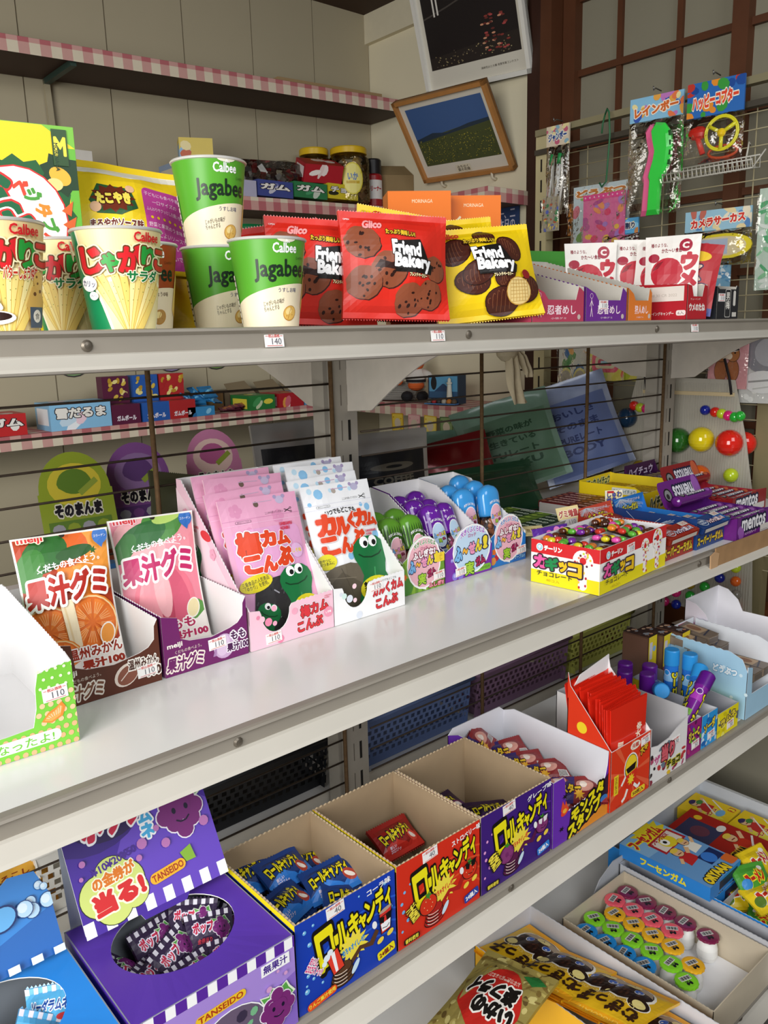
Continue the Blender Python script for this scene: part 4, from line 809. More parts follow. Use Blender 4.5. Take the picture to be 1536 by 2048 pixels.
def fusen(kind, x, w, y, c, clabel, spots):
    t = thing('display_carton', clabel, 'display box', (x, y, ZM)); d = .155; hf = .046
    cx = w * .56 if kind == 'p' else w * .5; rx, ry, cy = w * .41, .037, .040
    A = Art(); A.clip = (0, 0, w, .08)
    if kind == 'g':
        for k in range(8): A.poly([(k * .012 - .002, 0), (k * .012 + .003, 0), (k * .012 + .007, .02), (k * .012 + .004, .045), (k * .012, .046), (k * .012 - .001, .02)], '6a9a34')
        A.ell(w * .08, .012, .012, c='4a8a34').star(w * .04, .026, .005, .003, 5, 'e8762c')
    if kind == 'p': A.dots([(w * .14, .030, .003), (w * .44, .006, .0045), (w * .2, .006, .006), (w * .32, .005, .006)], '8a7ad8').dots([(w * .14, .0305, .0015), (w * .2, .007, .003)], 'c3b8f0').rr(w * .62, .003, w * .98, .012, .004, '7ab83c').t('ブルーベリーミント', w * .8, .0075, w * .3, .004, '3a5a1a', .04)
    if kind == 'b': A.star(w * .1, .024, .006, .004, 5, 'e8762c').ell(w * .16, .014, .005, c='c22a3c').ell(w * .07, .01, .006, c='e89a4a').poly([(w * .62, .0), (w, .0), (w, .014), (w * .75, .012)], '2f6fc0').t('マーブル!!', w * .82, .0065, w * .3, .006, '9ad0f4', .04, ((.14, '1a3f7a'),))
    A.poly([(cx - rx * .5, .008), (cx + .003, .012), (cx + rx * .1, .001)], 'fbfbfc'); egg(A, cx, cy, rx, ry, kind)
    if kind == 'g': A.rect(w * .8, .036, w * .99, .049, 'f2d23c').t('ふ\nし', w * .9, .043, .006, .009, '8a5a1a').t('ふしぎ!!', w * .78, .006, .028, .006, 'f2a0b0', .05, ((.15, '8a2a3c'),))
    top = [(cx + rx * cos(RD(a)), cy + ry * sin(RD(a))) for a in range(8, 173, 11)]
    fr = [(0, 0), (w, 0), (w, hf - .006)] + [p for p in top if p[1] > hf - .008] + [(0, hf - (.0 if kind != 'p' else .003))]
    side = [(0, 0), (0, hf - .002)] + zig((.003, hf), (d * .75, .115), 22, .0006) + [(d, .12), (d, 0)]
    carton(w, d, side, fr, M(c, .4), INW, af=A).obj('carton', t); price(t, '110', (w * (.84 if kind != 'p' else .3), -.0025, .0175 if kind != 'p' else .012), (0, -4, 0))
    pr = None
    for lb, dx, dy, dz, rx_, rz in spots: _, pr = flask_thing(kind, lb, (x + dx, y + dy, ZM + .003 + dz), rx_, rz, pr)
fusen('g', .7085, .078, .790, '8ab83c', 'green watermelon balloon gum carton with egg shaped front', [('watermelon striped gum flask at the front left of the green carton', .021, .03, 0, -19, -8), ('watermelon striped gum flask at the front right of the green carton', .057, .024, 0, -19, -6), ('watermelon striped gum flask behind at the left of the green carton', .021, .06, .004, -19, -8), ('watermelon striped gum flask behind at the right of the green carton', .057, .056, .004, -19, -6)])
fusen('p', .7915, .097, .793, '7a2fa8', 'purple blueberry balloon gum carton with egg shaped front', [('purple gum flask frontmost in the purple carton', .029, .036, .004, -22, -10), ('purple gum flask beside the frontmost one, leaning away', .069, .040, .002, -22, 4), ('purple gum flask second row at the left', .025, .066, .008, -22, -10), ('purple gum flask second row at the right', .065, .070, .004, -22, 0), ('purple gum flask last row at the left', .023, .096, .010, -21, -8), ('purple gum flask last row at the right', .063, .100, .012, -21, -4)])
fusen('b', .891, .080, .797, '2f7fd0', 'blue marble balloon gum carton with egg shaped front', [('sky blue gum flask frontmost and upright in the blue carton', .057, .045, .012, -9, -4), ('sky blue gum flask in the second row at the right', .057, .073, .016, -10, -4), ('sky blue gum flask at the front left half hidden by purple flasks', .019, .060, .010, -12, -8), ('sky blue gum flask at the very back right', .054, .101, .022, -11, -4), ('sky blue gum flask at the very back left', .017, .090, .012, -12, -8)])
# --- key shaped chocolate carton
t = thing('display_carton', 'yellow red and white key chocolate carton with open top', 'display box', (.893, .608, ZM), 5); w_, d_, h_ = .19, .107, .062
def kagi(w, key):
    A = Art(); A.clip = (0, 0, w, h_); A.rect(0, 0, w, h_, 'fbf8f4').rect(0, .043, w, h_, 'd8262c').rect(0, 0, w, .019, 'f2e21c')
    s = min(w, .115)
    for kx, ky, r_ in key:
        A.ell(kx, ky, .015 * r_, c='fbf8f4').rect(kx - .006 * r_, .008, kx + .006 * r_, ky, 'fbf8f4').ell(kx, .009, .0065 * r_, c='fbf8f4').ell(kx, ky + .001, .0048 * r_, c='d8262c'); rn = random.Random(kx)
        for q in range(22): a, b = rn.uniform(0, 6.28), rn.uniform(.45, .95) * .0145 * r_; A.ell(kx + b * cos(a), ky + b * sin(a), .0016 * r_, c=('f2c83c', 'c8d84a', 'e8906c', 'c23a4c', 'd98ac0', '5a2a3c')[q % 6], n=8)
        for q in range(9): A.ell(kx + rn.uniform(-.006, .006), .006 + q * .0035, .0016, .002, ('c22a34', 'c23a4c', 'f2c83c', 'd98ac0')[q % 4], n=8)
    for i, (ch, c) in enumerate((('カ', 'ee5aa0'), ('ギ', '1f8a4c'), ('ッ', 'f2c41c'), ('コ', 'f2c41c'))): A.t(ch, s * (.15 + .17 * i), .032 - .0012 * i, s * (.17 if i != 2 else .11), .0165 if i != 2 else .012, c, .07, ((.16, '3a2430'),))
    A.t('チョコレート', s * .36, .0155, s * .52, .0068, '3a3a2c', .02).t('40コ入', s * .34, .007, s * .2, .0042, 'c9a81c').ell(s * .14, .0525, .0055, c='fbf8f4').ell(s * .14, .0525, .0045, c='9ad0e4').t('チ', s * .14, .0525, .005, .005, 'fbf8f4', .05).t('チーリン', s * .34, .0525, s * .26, .0065, 'fbf8f4', .07)
    return A
side = [(0, 0), (0, h_)] + zig((.002, h_), (d_ - .002, h_ - .002), 22, .0005) + [(d_, h_), (d_, 0)]
carton(w_, d_, side, [(0, 0), (w_, 0), (w_, h_), (0, h_)], M('f2e21c', .35), INW, af=kagi(w_, ((.125, .042, .8), (.16, .047, 1.0))), al=kagi(d_, ((.082, .042, 1.05),))).obj('carton', t)
mb = MB(); mb.box(.004, d_ * .5, .002, w_ - .004, d_ * .5 + .0012, h_ - .004, INW); mb.obj('divider', t); price(t, '110', (.082, -.0008, .049), (0, -3, 0))
cc = ('eadb2c', '4a2414', 'd83a2c', 'ee5ab4', '62b43c', '7a2a9c', 'ea862c', '5a2c18')
M4 = Matrix.Translation((.893, .608, ZM)) @ Matrix.Rotation(RD(5), 4, 'Z'); protos = {}
for i in range(8):
    r = random.Random(i); loc = M4 @ V((.027 + .045 * (i % 4), .029 if i < 4 else .081, .0565 + .003 * ((i * 7) % 3 - 1)))
    t = thing('chocolate_key_pack', '', 'chocolate pack', loc, 5 + r.uniform(-14, 14) + (90 if i % 2 else 80), None, r.uniform(-7, 7), r.uniform(-9, 9))
    t['label'] = ('dark blister pack of coloured chocolate beads in the %s compartment, %s' % (('front', 'back')[i // 4], ('at the left end', 'second from the left', 'second from the right', 'at the right end')[i % 4]))
    mb = MB(); mb.rbox(-.022, -.013, -.003, .022, .013, 0, .0014, M('2c1a14', .2, coat=.5)); mb.obj('blister', t)
    for k in range(9):
        q = MB(); x, y = -.016 + .016 * (k % 3) + r.uniform(-.003, .003), -.008 + .008 * (k // 3) + r.uniform(-.0015, .0015)
        c = cc[(i * 3 + k * 5 + r.randrange(3)) % 8]
        if c not in protos: protos[c] = MB().ball((0, 0, 0), .0064, M(c, .15, coat=.7), 12, sz=.7).obj('chocolate_bead', t, (x, y, .003))
        else: o = bpy.data.objects.new('chocolate_bead', protos[c].data); COL.objects.link(o); o.parent = t; o.location = (x, y, .003)
# --- flat boxes with gum sticks, packs and rolls
def tray(name, label, x, y, z, rz, w, d, h, mo, mi, hb=None, af=None, al=None, ab=None, hside=None, rx=0):
    t = thing(name, label, 'display box', (x, y, z), rz, None, rx); hb = hb or h; hs = hside or h
    carton(w, d, [(0, 0), (0, h), (.02, hs), (d - .01, hs), (d, hb), (d, 0)], [(0, 0), (w, 0), (w, h), (0, h)], mo, mi, af=af, al=al, ab=ab).obj('carton', t); return t
def row(name, cat, base, mk, spots, labels, group=None):
    """copies of one packet: first built, the rest share its parts"""
    t0 = None
    for i, (loc, rot) in enumerate(spots):
        lb = labels[i] if isinstance(labels, (list, tuple)) else labels
        if t0 is None:
            t0 = thing(name, lb, cat, loc, 0, group); mk(t0); t0.rotation_euler = [RD(a) for a in rot]
        else:
            c = dup(t0, loc, rot, lb, group)
    return t0
def packet(w, d, h, c, A, side='c9c2b8'):
    def mk(t):
        mb = MB(); mb.rbox(0, 0, 0, w, d, h, min(h, d) * .12, G(c)); mb.flat(A, (0, 0, h), (1, 0, 0), (0, 1, 0)); B = Art(); B.clip = (0, 0, w, h); B.i = []; B.rect(w * .08, h * .2, w * .92, h * .8, side); mb.flat(B, (0, 0, 0), (1, 0, 0), (0, 0, 1)); mb.obj('wrapper', t)
    return mk
def at(x, y, z, rz, pts):
    m = Matrix.Translation((x, y, z)) @ Matrix.Rotation(RD(rz), 4, 'Z'); return [tuple(m @ V(p)) for p in pts]
ORD = ('first', 'second', 'third', 'fourth', 'fifth', 'sixth', 'seventh', 'eighth', 'ninth', 'tenth', 'eleventh', 'twelfth')
# green gum box behind the chocolate carton
A = Art(); A.clip = (0, 0, .016, .07); A.rect(0, 0, .016, .07, '14301f').rect(0, .04, .016, .07, '6a8a2c').t('Green', .008, .022, .03, .010, 'c9d8c0', .04, rot=90).ell(.008, .06, .005, c='a8c24a')
x, y = 1.022, .818
t = tray('gum_carton', 'low white carton of dark green gum sticks behind the key chocolates', x, y, ZM, 3, .115, .135, .034, M('9a9a90', .5), INW)
row('gum_stick', 'gum', None, packet(.016, .07, .014, '1f3d28', A), [(p, (0, 0, 3)) for p in at(x, y, ZM, 3, [(.004 + .0182 * i, .004 + .066 * j, .020) for j in (0, 1) for i in range(6)])], ['dark green gum stick, %s in the %s row of the white carton' % (ORD[i], ('near', 'far')[j]) for j in (0, 1) for i in range(6)], 'green gum sticks')
mb = MB(); A = Art(); mb.box(-.02, -.0008, 0, .02, 0, .034, M('e4cf92', .5)); A.t('グミ増量', 0, .022, .034, .012, 'a8281c', .05, ((.12, 'f6efd0'),)).rect(-.018, .002, .012, .013, 'c9c4c4').t('110', .004, .0075, .012, .007, '6a6a70'); mb.flat(A, (0, -.0008, 0), (1, 0, 0), (0, 0, 1))
tag(mb.obj('price_card', None, (1.112, .815, ZM + .024), (RD(-25), RD(-6), RD(-28))), 'yellow bonus card standing on the dark green gum sticks', 'card')
mb = MB(); A = Art(); mb.box(-.022, -.0008, 0, .022, 0, .03, M('d9c890', .5)); A.t('グミ増量', 0, .015, .036, .012, '6a4a2c', .04); mb.flat(A, (0, -.0008, 0), (1, 0, 0), (0, 0, 1))
tag(mb.obj('price_card', None, (.985, .79, ZM + .035), (RD(-75), 0, RD(-30))), 'yellow bonus card lying flat beside the blue gum flasks', 'card')
# grape candy bag between flasks and the key carton
p = thing('candy_pouch', 'purple grape candy pouch wedged behind the key chocolate carton', 'candy pouch', (1.0, .765, ZM), -10, None, -12); A = Art(); r = random.Random(2)
A.rect(0, 0, .07, .05, '5a2a9c'); [A.ell(r.uniform(.01, .06), r.uniform(.006, .042), .007, c=('d86ac0', 'e88ad0', 'b04aa8')[k % 3]) for k in range(14)]
bag(.07, .05, .014, G('5a2a9c'), A, seed=61, crimp=.004, teeth=False, n=(8, 8)).obj('pouch', p)
# dark red stick box and yellow chew box
A = Art(); A.clip = (0, 0, .016, .07); A.rect(0, 0, .016, .07, '6a1c1c').t('Cocoa', .008, .03, .045, .010, 'd9a8a0', .05, rot=90).ell(.008, .062, .005, c='b8603c')
x, y = 1.205, .82
t = tray('gum_carton', 'low carton of dark red gum sticks between green gum and yellow chews', x, y, ZM, 4, .115, .13, .034, M('b0aaa4', .5), INW)
row('gum_stick', 'gum', None, packet(.016, .07, .014, '6a1c1c', A), [(p, (0, 0, 4)) for p in at(x, y, ZM, 4, [(.004 + .0182 * i, .002 + .064 * j, .022) for j in (0, 1) for i in range(6)])], ['dark red gum stick, %s in the %s row of its carton' % (ORD[i], ('near', 'far')[j]) for j in (0, 1) for i in range(6)], 'red gum sticks')
mb = MB(); A = Art(); mb.box(-.016, -.0008, 0, .016, 0, .05, M('f0ead8', .5)); A.rect(-.016, .016, .016, .022, '5a1818').t('しゅわ\n増量', 0, .037, .028, .022, '3a4a9c', .05, ((.12, 'f0d23c'),)).rr(-.012, .045, 0, .049, .001, 'c22a2c').t('110', .002, .008, .014, .008, '8a7a9a', .02); mb.flat(A, (0, -.0008, 0), (1, 0, 0), (0, 0, 1))
tag(mb.obj('price_card', None, (1.222, .805, ZM + .02), (RD(-8), 0, RD(-32))), 'white bonus card standing in front of the yellow chew carton', 'card')
x, y = 1.335, .818
A = Art(); A.t('ハイチュウ', .06, .022, .07, .022, '1f4a2a', .06, ((.15, 'e8e4c0'),)).ell(.1, .012, .008, c='b8602c'); AB = Art(); AB.t('ハイチュウ ハイチュウ', .065, .045, .11, .014, '1f4a2a', .06, ((.14, 'dfe8b0'),)); AL = Art(); AL.rr(.07, .04, .12, .052, .002, 'e4e8e0').t('12つぶハイチュウ', .095, .046, .045, .007, '3a6a7a', .02)
t = tray('chew_carton', 'bright yellow open carton of soft chews', x, y, ZM, 6, .125, .135, .045, M('efd01c', .35), M('e8cf2a', .4), .058, A, AL, AB, .056)
A = Art(); A.clip = (0, 0, .017, .06); A.rect(0, 0, .017, .06, 'b8901c').t('ハイチュウ', .0085, .032, .044, .008, '6a2a1a', .05, rot=90).rect(.002, .003, .015, .012, 'e4cf8a')
row('chew_stick', 'soft chew', None, packet(.017, .06, .016, 'c29a24', A), [(p, (0, 0, 6)) for p in at(x, y, ZM, 6, [(.005 + .0195 * i, .006 + .064 * j, .022 if (i, j) != (1, 0) else .026) for j in (0, 1) for i in range(6)])], ['gold soft chew stick, %s in the %s row of the yellow carton' % (ORD[i], ('near', 'far')[j]) for j in (0, 1) for i in range(6)], 'gold chew sticks')
x, y = 1.485, .845
AB = Art(); AB.t('ハイチュウ\nハイチュウ', .065, .04, .1, .034, 'c9b8d4', .04, ((.13, '2a0c34'),))
t = tray('chew_carton', 'dark purple open carton of grape chews against the rack upright', x, y, ZM, 3, .125, .11, .04, M('4a1650', .35), M('3c1244', .4), .066, None, None, AB, .042)
A = Art(); A.clip = (0, 0, .017, .05); A.rect(0, 0, .017, .05, '3a1440').ell(.0085, .03, .006, .011, 'b8a86a').rect(.002, .003, .015, .01, '9ab0c8').ell(.0085, .014, .006, .004, 'c9a8c4')
row('chew_stick', 'soft chew', None, packet(.017, .05, .016, '3c1648', A, '5a2a60'), [(p, (0, 0, 3)) for p in at(x, y, ZM, 3, [(.005 + .0195 * i, .003 + .052 * j, .024) for j in (0, 1) for i in range(6)])], ['dark grape chew stick, %s in the %s row of the purple carton' % (ORD[i], ('near', 'far')[j]) for j in (0, 1) for i in range(6)], 'grape chew sticks')
# cola and soda gum cartons
def soda(label, x, c1, c2, name, lab, w=.094, d=.15):
    y = .634
    A = Art(); A.clip = (0, 0, w, .026); A.t(name, w * .5, .012, w * .92, .014, 'e0c02c', .06, ((.14, '2a1a10'),))
    AB = Art(); AB.clip = (0, 0, w, .062); AB.rect(0, .03, w, .062, c2); r = random.Random(lab)
    for k in range(40): AB.line([(w * .2, .06), (w * .2 + r.uniform(-.05, .08), .06 - r.uniform(.005, .03))], .0005, 'd9e8f4')
    AB.t('スーパーソーダガム' if c1 == '1d3f7a' else 'スーパーコーラガム', w * .45, .042, w * .7, .012, 'f2e42c', .06, ((.14, '10224a'),)).t('おいしさはじける', w * .5, .055, w * .7, .005, 'f0dfe8', .02)
    AL = Art(); r = random.Random(4); AL.clip = (0, 0, d, .05); AL.rect(0, 0, d, .05, c1)
    for k in range(30): AL.line([(d * .4, .02), (d * .4 + r.uniform(-.06, .06), .02 + r.uniform(-.02, .03))], .0007, 'c9dcec')
    t = tray('gum_carton', label, x, y, ZM, 2, w, d, .026, M(c1, .35), M(c2, .4), .062, A, AL, AB, .036)
    P_ = Art(); P_.clip = (0, 0, .08, .03); P_.rect(0, 0, .08, .03, c1); r = random.Random(9)
    for k in range(34): a = r.uniform(-.8, .8); P_.line([(.05, .015), (.05 + .035 * cos(a), .015 + .03 * sin(a))], .0006, c2)
    P_.ell(.017, .014, .011, .010, 'c9d8e4').ell(.017, .014, .0098, .0088, c1).t('SUPER\nSODA' if c1 == '1d3f7a' else 'SUPER\nCOLA', .017, .014, .014, .010, 'dfe8f0', .03).t('シュワッと楽しい!!', .05, .011, .042, .010, 'f3e6ea', .06, ((.14, '7a1a2c' if c1 == '1d3f7a' else '1d3f7a'),), skew=.1).rect(.058, .019, .076, .029, 'd9d2c8').t('30', .068, .024, .010, .006, 'c05a50')
    mk = packet(.08, .03, .011, c1, P_)
    sp = [(p, q) for p, q in zip(at(x, y, ZM, 2, [(.006, -.006, .024), (.007, .030, .020), (.008, .063, .018), (.006, .098, .018), (.008, .045, .006)]), ((16, -3, -2), (6, 0, 3), (4, 0, 1), (2, 0, 2), (0, 0, 2)))]
    row('gum_packet', 'gum', None, mk, sp, ['%s gum packet %s' % (lab, s_) for s_ in ('tilted over the front edge of its carton', 'second from the front in its carton', 'third from the front in its carton', 'against the header of its carton', 'lying deepest in its carton')], lab + ' gum packets')
soda('red cola gum carton with yellow lettering right of the key chocolates', 1.092, '9c2a1c', 'd8543a', 'スーパーコーラガム', 'red cola')
soda('blue soda gum carton with tall splashing header', 1.190, '1d3f7a', '2f7fd0', 'スーパーソーダガム', 'blue soda')
p = thing('candy_pouch', 'round shiny red candy bag lying behind the key chocolates', 'candy pouch', (1.145, .742, ZM + .028), -10, None, -78); A = Art(); A.dots([(random.Random(k).uniform(.005, .065), random.Random(k + 50).uniform(.005, .05), .001) for k in range(30)], 'f3d9c0').ell(.055, .03, .014, .01, '8a2a14').t('コーラ', .03, .03, .03, .012, 'f2d23c', .05)
bag(.075, .055, .02, G('a8281a'), A, seed=71, crimp=.004, n=(8, 8)).obj('pouch', p)
# mint rolls
def roll(c, A):
    def mk(t):
        mb = MB(Matrix.Rotation(pi / 2, 4, 'Y')); mb.lathe([(.004, 0), (.0075, .002), (.0095, .004), (.0095, .112), (.0075, .114), (.004, .116)], G(c), 16)
        mb.T = Matrix(); fn = lambda u, v_, h: (u, -(.0096 + h) * sin((v_) / .0095), (.0096 + h) * cos((v_) / .0095)); mb.art(A, lambda u, v_, h: fn(u, -v_ + .013, h), cut=(.02, .003)); mb.obj('wrapper', t)
    return mk
def mint(label, x, y, c, cd, ch, lab, n, flav):
    w, d = .138, .125
    A = Art(); A.clip = (0, 0, w, .038); A.t('mentos', w * .42, .024, w * .62, .02, 'f4f2f6', .03, ((.14, '14163a'),)).t('メントス' + flav, w * .34, .008, w * .3, .005, 'e8cfe8', .02).ell(w * .1, .010, .010, c=ch).ell(w * .06, .016, .008, c=ch).rect(w * .6, .002, w * .95, .014, 'd8d2cc').rect(w * .62, .004, w * .8, .0045, '6a6a70')
    t = tray('mint_carton', label, x, y, ZM, 1, w, d, .038, M(c, .3), M(cd, .4), None, A, None, None, .032)
    hd = Art(); hd.clip = (0, 0, w, .05); hd.rr(0, 0, w, .05, .008, c).t('mentos', w * .58, .027, w * .5, .02, 'e9e6f0', .03, ((.14, '14163a'),), rot=180).ell(w * .17, .024, .013, c='16131a').ell(w * .17, .024, .010, c='8a8a8c').ell(w * .16, .022, .005, c='2a262a').ell(w * .9, .03, .012, .02, ch)
    mb = MB(); mb.wall([(.006, 0), (w - .006, 0), (w, .006), (w, .04), (w - .012, .05), (.012, .05), (0, .04), (0, .006)], (0, d + .002, .034), (1, 0, 0), (0, .45, .89), .001, M(c, .35)); mb.flat(hd, (0, d + .002, .034), (1, 0, 0), (0, .45, .89)); mb.obj('header_flap', t)
    R_ = Art(); R_.clip = (0, 0, .116, .03); R_.rect(.002, 0, .114, .03, c).t('mentos', .062, .014, .06, .0115, 'f1eef4', .03, ((.14, '14163a'),)).ell(.018, .014, .008, c='1a161c').ell(.018, .014, .006, c='8a8a8c').ell(.102, .013, .008, c=ch)
    mk = roll(c, R_); pts = [(.010, .013 + .0195 * i, .024) for i in range(n)] + [(.004, d - .012, .05)]
    row('mint_roll', 'mint roll', None, mk, [(p, (0, 0, 1)) for p in at(x, y, ZM, 1, pts)], ['%s mint roll, %s' % (lab, ('%s from the front of its carton' % ORD[i]) if i < n else 'lying on top at the back of its carton') for i in range(n + 1)], lab + ' mint rolls')
mint('purple grape mint roll carton near the shelf edge', 1.285, .615, '6a1f7c', '5a1a78', '9a5ab0', 'purple', 5, 'グレープ')
mint('red cola mint roll carton behind the purple one', 1.437, .70, '8e1c22', 'b02a3c', 'c9603c', 'red', 5, 'コーラ')
# ================================================================ bottom shelf
KIN = M('9d876a', .8, ns=60, nz=.06)
def bubble(A, L): A.dots(L, '6fb8ea').dots([(x - r * .25, y + r * .3, r * .4) for x, y, r in L], 'd8f0fc')
def rollart(kind, w, h):
    A = Art(); A.clip = (0, 0, w, h); bg, flav, fc, c2 = {'c': ('1a3fb0', 'コーラ味', 'f2e21c', '2a5fd0'), 's': ('d8301c', 'ストロベリー味', '2a3fa0', 'e8542c'), 'g': ('3f1f7a', 'グレープ味', '2f7fd8', '5a2a9a')}[kind]
    A.rect(0, 0, w, h, bg)
    for k in range(4): A.arc(w * .75, h * .15, w * (.28 + .12 * k), h * (.2 + .13 * k), 20, 150, .0022, c2, 14)
    if kind == 'c': bubble(A, [(.010, .085, .0022), (.015, .070, .0025), (.020, .088, .0016), (.012, .038, .0022), (.018, .032, .0018), (.010, .028, .0014), (.010, .022, .003), (.028, .022, .0016), (.108, .088, .002), (.116, .058, .0016), (.113, .04, .0014), (.022, .045, .0012), (.075, .09, .0012)])
    else: A.dots([(.006, .052, .002), (.010, .064, .0018), (.008, .042, .0022), (.014, .03, .0022), (.006, .02, .0016), (.018, .07, .0015)], '7ab8e8' if kind == 's' else 'e8a0d8')
    o = ((.20, '151010'), (.05, 'f6e81a'))
    wf = lambda X, Y: (X, Y + X * .26 + X * X * .6)
    for i, (ch, x, y, w_, h_) in enumerate((('ロ', .034, .055, .019, .040), ('ー', .0475, .0585, .007, .006), ('ル', .054, .0595, .013, .027), ('キ', .068, .0645, .013, .022), ('ャ', .0785, .0615, .009, .014), ('ン', .0885, .068, .012, .021), ('ディ', .105, .0735, .019, .025))): A.t(ch, x, y, w_, h_, 'f6e81a', .05, ((.14, '151010'),), rot=9)
    A.t(flav, w * .82, .0895, w * .25 if kind == 'c' else w * .36, .0068, 'fbfbfb', .03, rot=6)
    A.star(.066, .041, .017, .011, 13, 'f6e24a', 1.15, 8).t('めちゃオイし~ぜ!', .066, .041, .028, .007, '2a8ad0' if kind == 'c' else 'd83a2c', .05, rot=10)
    # rolled candy mascot-less props: drink, roll tape and shades
    rc = {'c': '5a3a24', 's': 'b0201c', 'g': '5a1a4a'}[kind]
    A.poly([(.062, .020), (.075, .032), (.09, .028), (.098, .04), (.094, .044), (.086, .034), (.073, .037), (.058, .024)], rc)
    for k in range(4): A.ell(.051, .012 + k * .004, .015 - k * .001, .0075, '1a1010').ell(.051, .0125 + k * .004, .0142 - k * .001, .0068, rc).arc(.051, .0125 + k * .004, .011, .005, 200, 300, .0008, 'f0e0d0', 6)
    A.ell(.067, .018, .003, .008, 'cfe6f6', rot=-35)
    if kind == 'c':
        A.poly([(.032, .046), (.046, .052), (.054, .026), (.040, .022)], '1a1010').poly([(.033, .045), (.0455, .0505), (.053, .027), (.0405, .0232)], 'e8402c').poly([(.038, .047), (.042, .049), (.046, .026), (.043, .025)], 'fbfbfb').dots([(.033, .046, .004), (.037, .05, .0035), (.03, .041, .003)], 'e8f4fc')
        A.poly([(.098, .058), (.115, .062), (.113, .036), (.1, .034)], '1a1010').poly([(.099, .057), (.114, .061), (.112, .037), (.101, .035)], 'd8342c').poly([(.1, .046), (.113, .048), (.112, .038), (.102, .037)], 'fbfbfb').ell(.1065, .0605, .0085, .0022, 'b9a08c', rot=12)
    else:
        fc2 = 'd8341c' if kind == 's' else '7a2a6a'
        for x, y, r in ((.042, .034, .012), (.105, .045, .011)): A.ell(x, y, r * 1.08, r * 1.0, '1a1010').ell(x, y, r, r * .92, fc2).star(x, y + r * .9, r * .5, r * .2, 5, '3f8a2c'); A.dots([(x + r * .5 * cos(k * 1.1), y + r * .5 * sin(k * 1.1), .0006) for k in range(6)], 'f6d8a0') if kind == 's' else [A.ell(x + r * .55 * cos(k), y + r * .55 * sin(k), r * .34, c='8a3a78', n=10) for k in range(6)]
    A.poly([(.098, .054), (.105, .053), (.104, .046), (.099, .048)], '101010' if kind != 'g' else 'f0e8f0').poly([(.107, .054), (.115, .056), (.113, .048), (.108, .047)], '101010' if kind != 'g' else 'f0e8f0').line([(.097, .0535), (.116, .056)], .001, '101010').line([(.102, .041), (.108, .04), (.111, .043)], .0008, '101010')
    A.ell(.092, .05, .003, .0045, 'f6f6f6', rot=15).ell(.099, .029, .0045, .003, 'f6d84a', rot=25).ell(.112, .032, .0045, .003, 'f6d84a', rot=25)
    A.rr(w - .027, .008, w - .004, .018, .0025, fc, rot=10).t('24個入', w - .0155, .013, .018, .006, '7a1a1c' if kind == 'c' else 'fbfbfb', .04, rot=10)
    if kind == 'c': A.rr(.008, .003, .043, .0115, .004, 'e8501c', rot=8).t('りんご果汁使用', .0255, .0075, .031, .0048, 'f6e24a', .03, rot=8).t('おいし\nZOZストッ!!', .020, .045, .022, .014, 'd8307a', .04, ((.16, 'fbf0f6'),), rot=-38)
    else: A.t('汁60%!!' if kind == 's' else '60%!!', .020, .036, .021, .013, 'f6e24a', .05, ((.15, '1a1010'),), rot=-62).rr(.006, .004, .028, .011, .002, '1a1010').t('香料使用', .017, .0075, .018, .005, 'f6e24a', .03)
    return A
def rollbox(kind, label, x, w, c, edge):
    t = thing('candy_carton', label, 'candy box', (x, .556, ZB)); d, h = .142, .0975
    side = [(0, 0), (0, h)] + zig((.002, h), (d - .002, h), 26, .0005) + [(d, h), (d, 0)]
    fr = [(0, 0), (w, 0), (w, h)] + zig((w, h - .0004), (0, h - .0004), 20, .0005) + [(0, h)]
    bk = [(0, 0), (w, 0), (w, h)] + zig((w, h), (0, h), 20, .0006) + [(0, h)]
    AL = Art(); AL.clip = (0, 0, d, h); AL.rect(0, h - .006, d, h, edge); AL.t('ロールキャンディ', d * .5, h * .74, d * .6, .03, 'f6e81a', .05, ((.16, '151010'),))
    bubble(AL, [(.1 + .006 * k, .06 + .004 * (k % 3), .0016) for k in range(5)])
    carton(w, d, side, fr, M(c, .38), KIN, bk, .0022, M('c9b290', .8), rollart(kind, w, h), AL).obj('carton', t)
    price(t, '40', (w * .38, -.0008, h - .0065), (0, -5, 0)); return t
rollbox('c', 'blue cola roll candy carton with open kraft inside', .3565, .1215, '1a3fb0', 'f2dc1c')
rollbox('s', 'red strawberry roll candy carton nearly empty', .4805, .1225, 'd8301c', 'f2dc1c')
rollbox('g', 'purple grape roll candy carton with a few packets left', .6055, .123, '3f1f7a', 'e8d8b0')
def wrapper(W, H, T, c, A, name='candy_packet', seed=1, crimp=.006):
    return lambda t: bag(W, H, T, G(c), A, seed=seed, crimp=crimp, n=(10, 8), wr=.0016, AB=A).obj('wrapper', t)
def rollpk(c, c2, wv):
    A = Art(); W, H = .062, .042; A.clip = (0, .0, W, H); A.rect(0, 0, W, H, c); A.poly([(0, .01), (.02, .018), (.04, .008), (W, .02), (W, 0), (0, 0)], c2)
    A.t('ロールキャンディ', W * .46, H * .58, W * .72, H * .36, 'e8d81a', .05, ((.16, '121018'),), rot=4).ell(W * .8, H * .34, .008, .006, wv, rot=-30).ell(W * .8, H * .34, .006, .0025, 'f0e6dc', rot=-30).t('新しい\nZOZストッ', W * .3, H * .22, .016, .007, 'e8d8e8', .03)
    return A, W, H
A, W, H = rollpk('1c3a78', '2f7ad0', 'b04030')
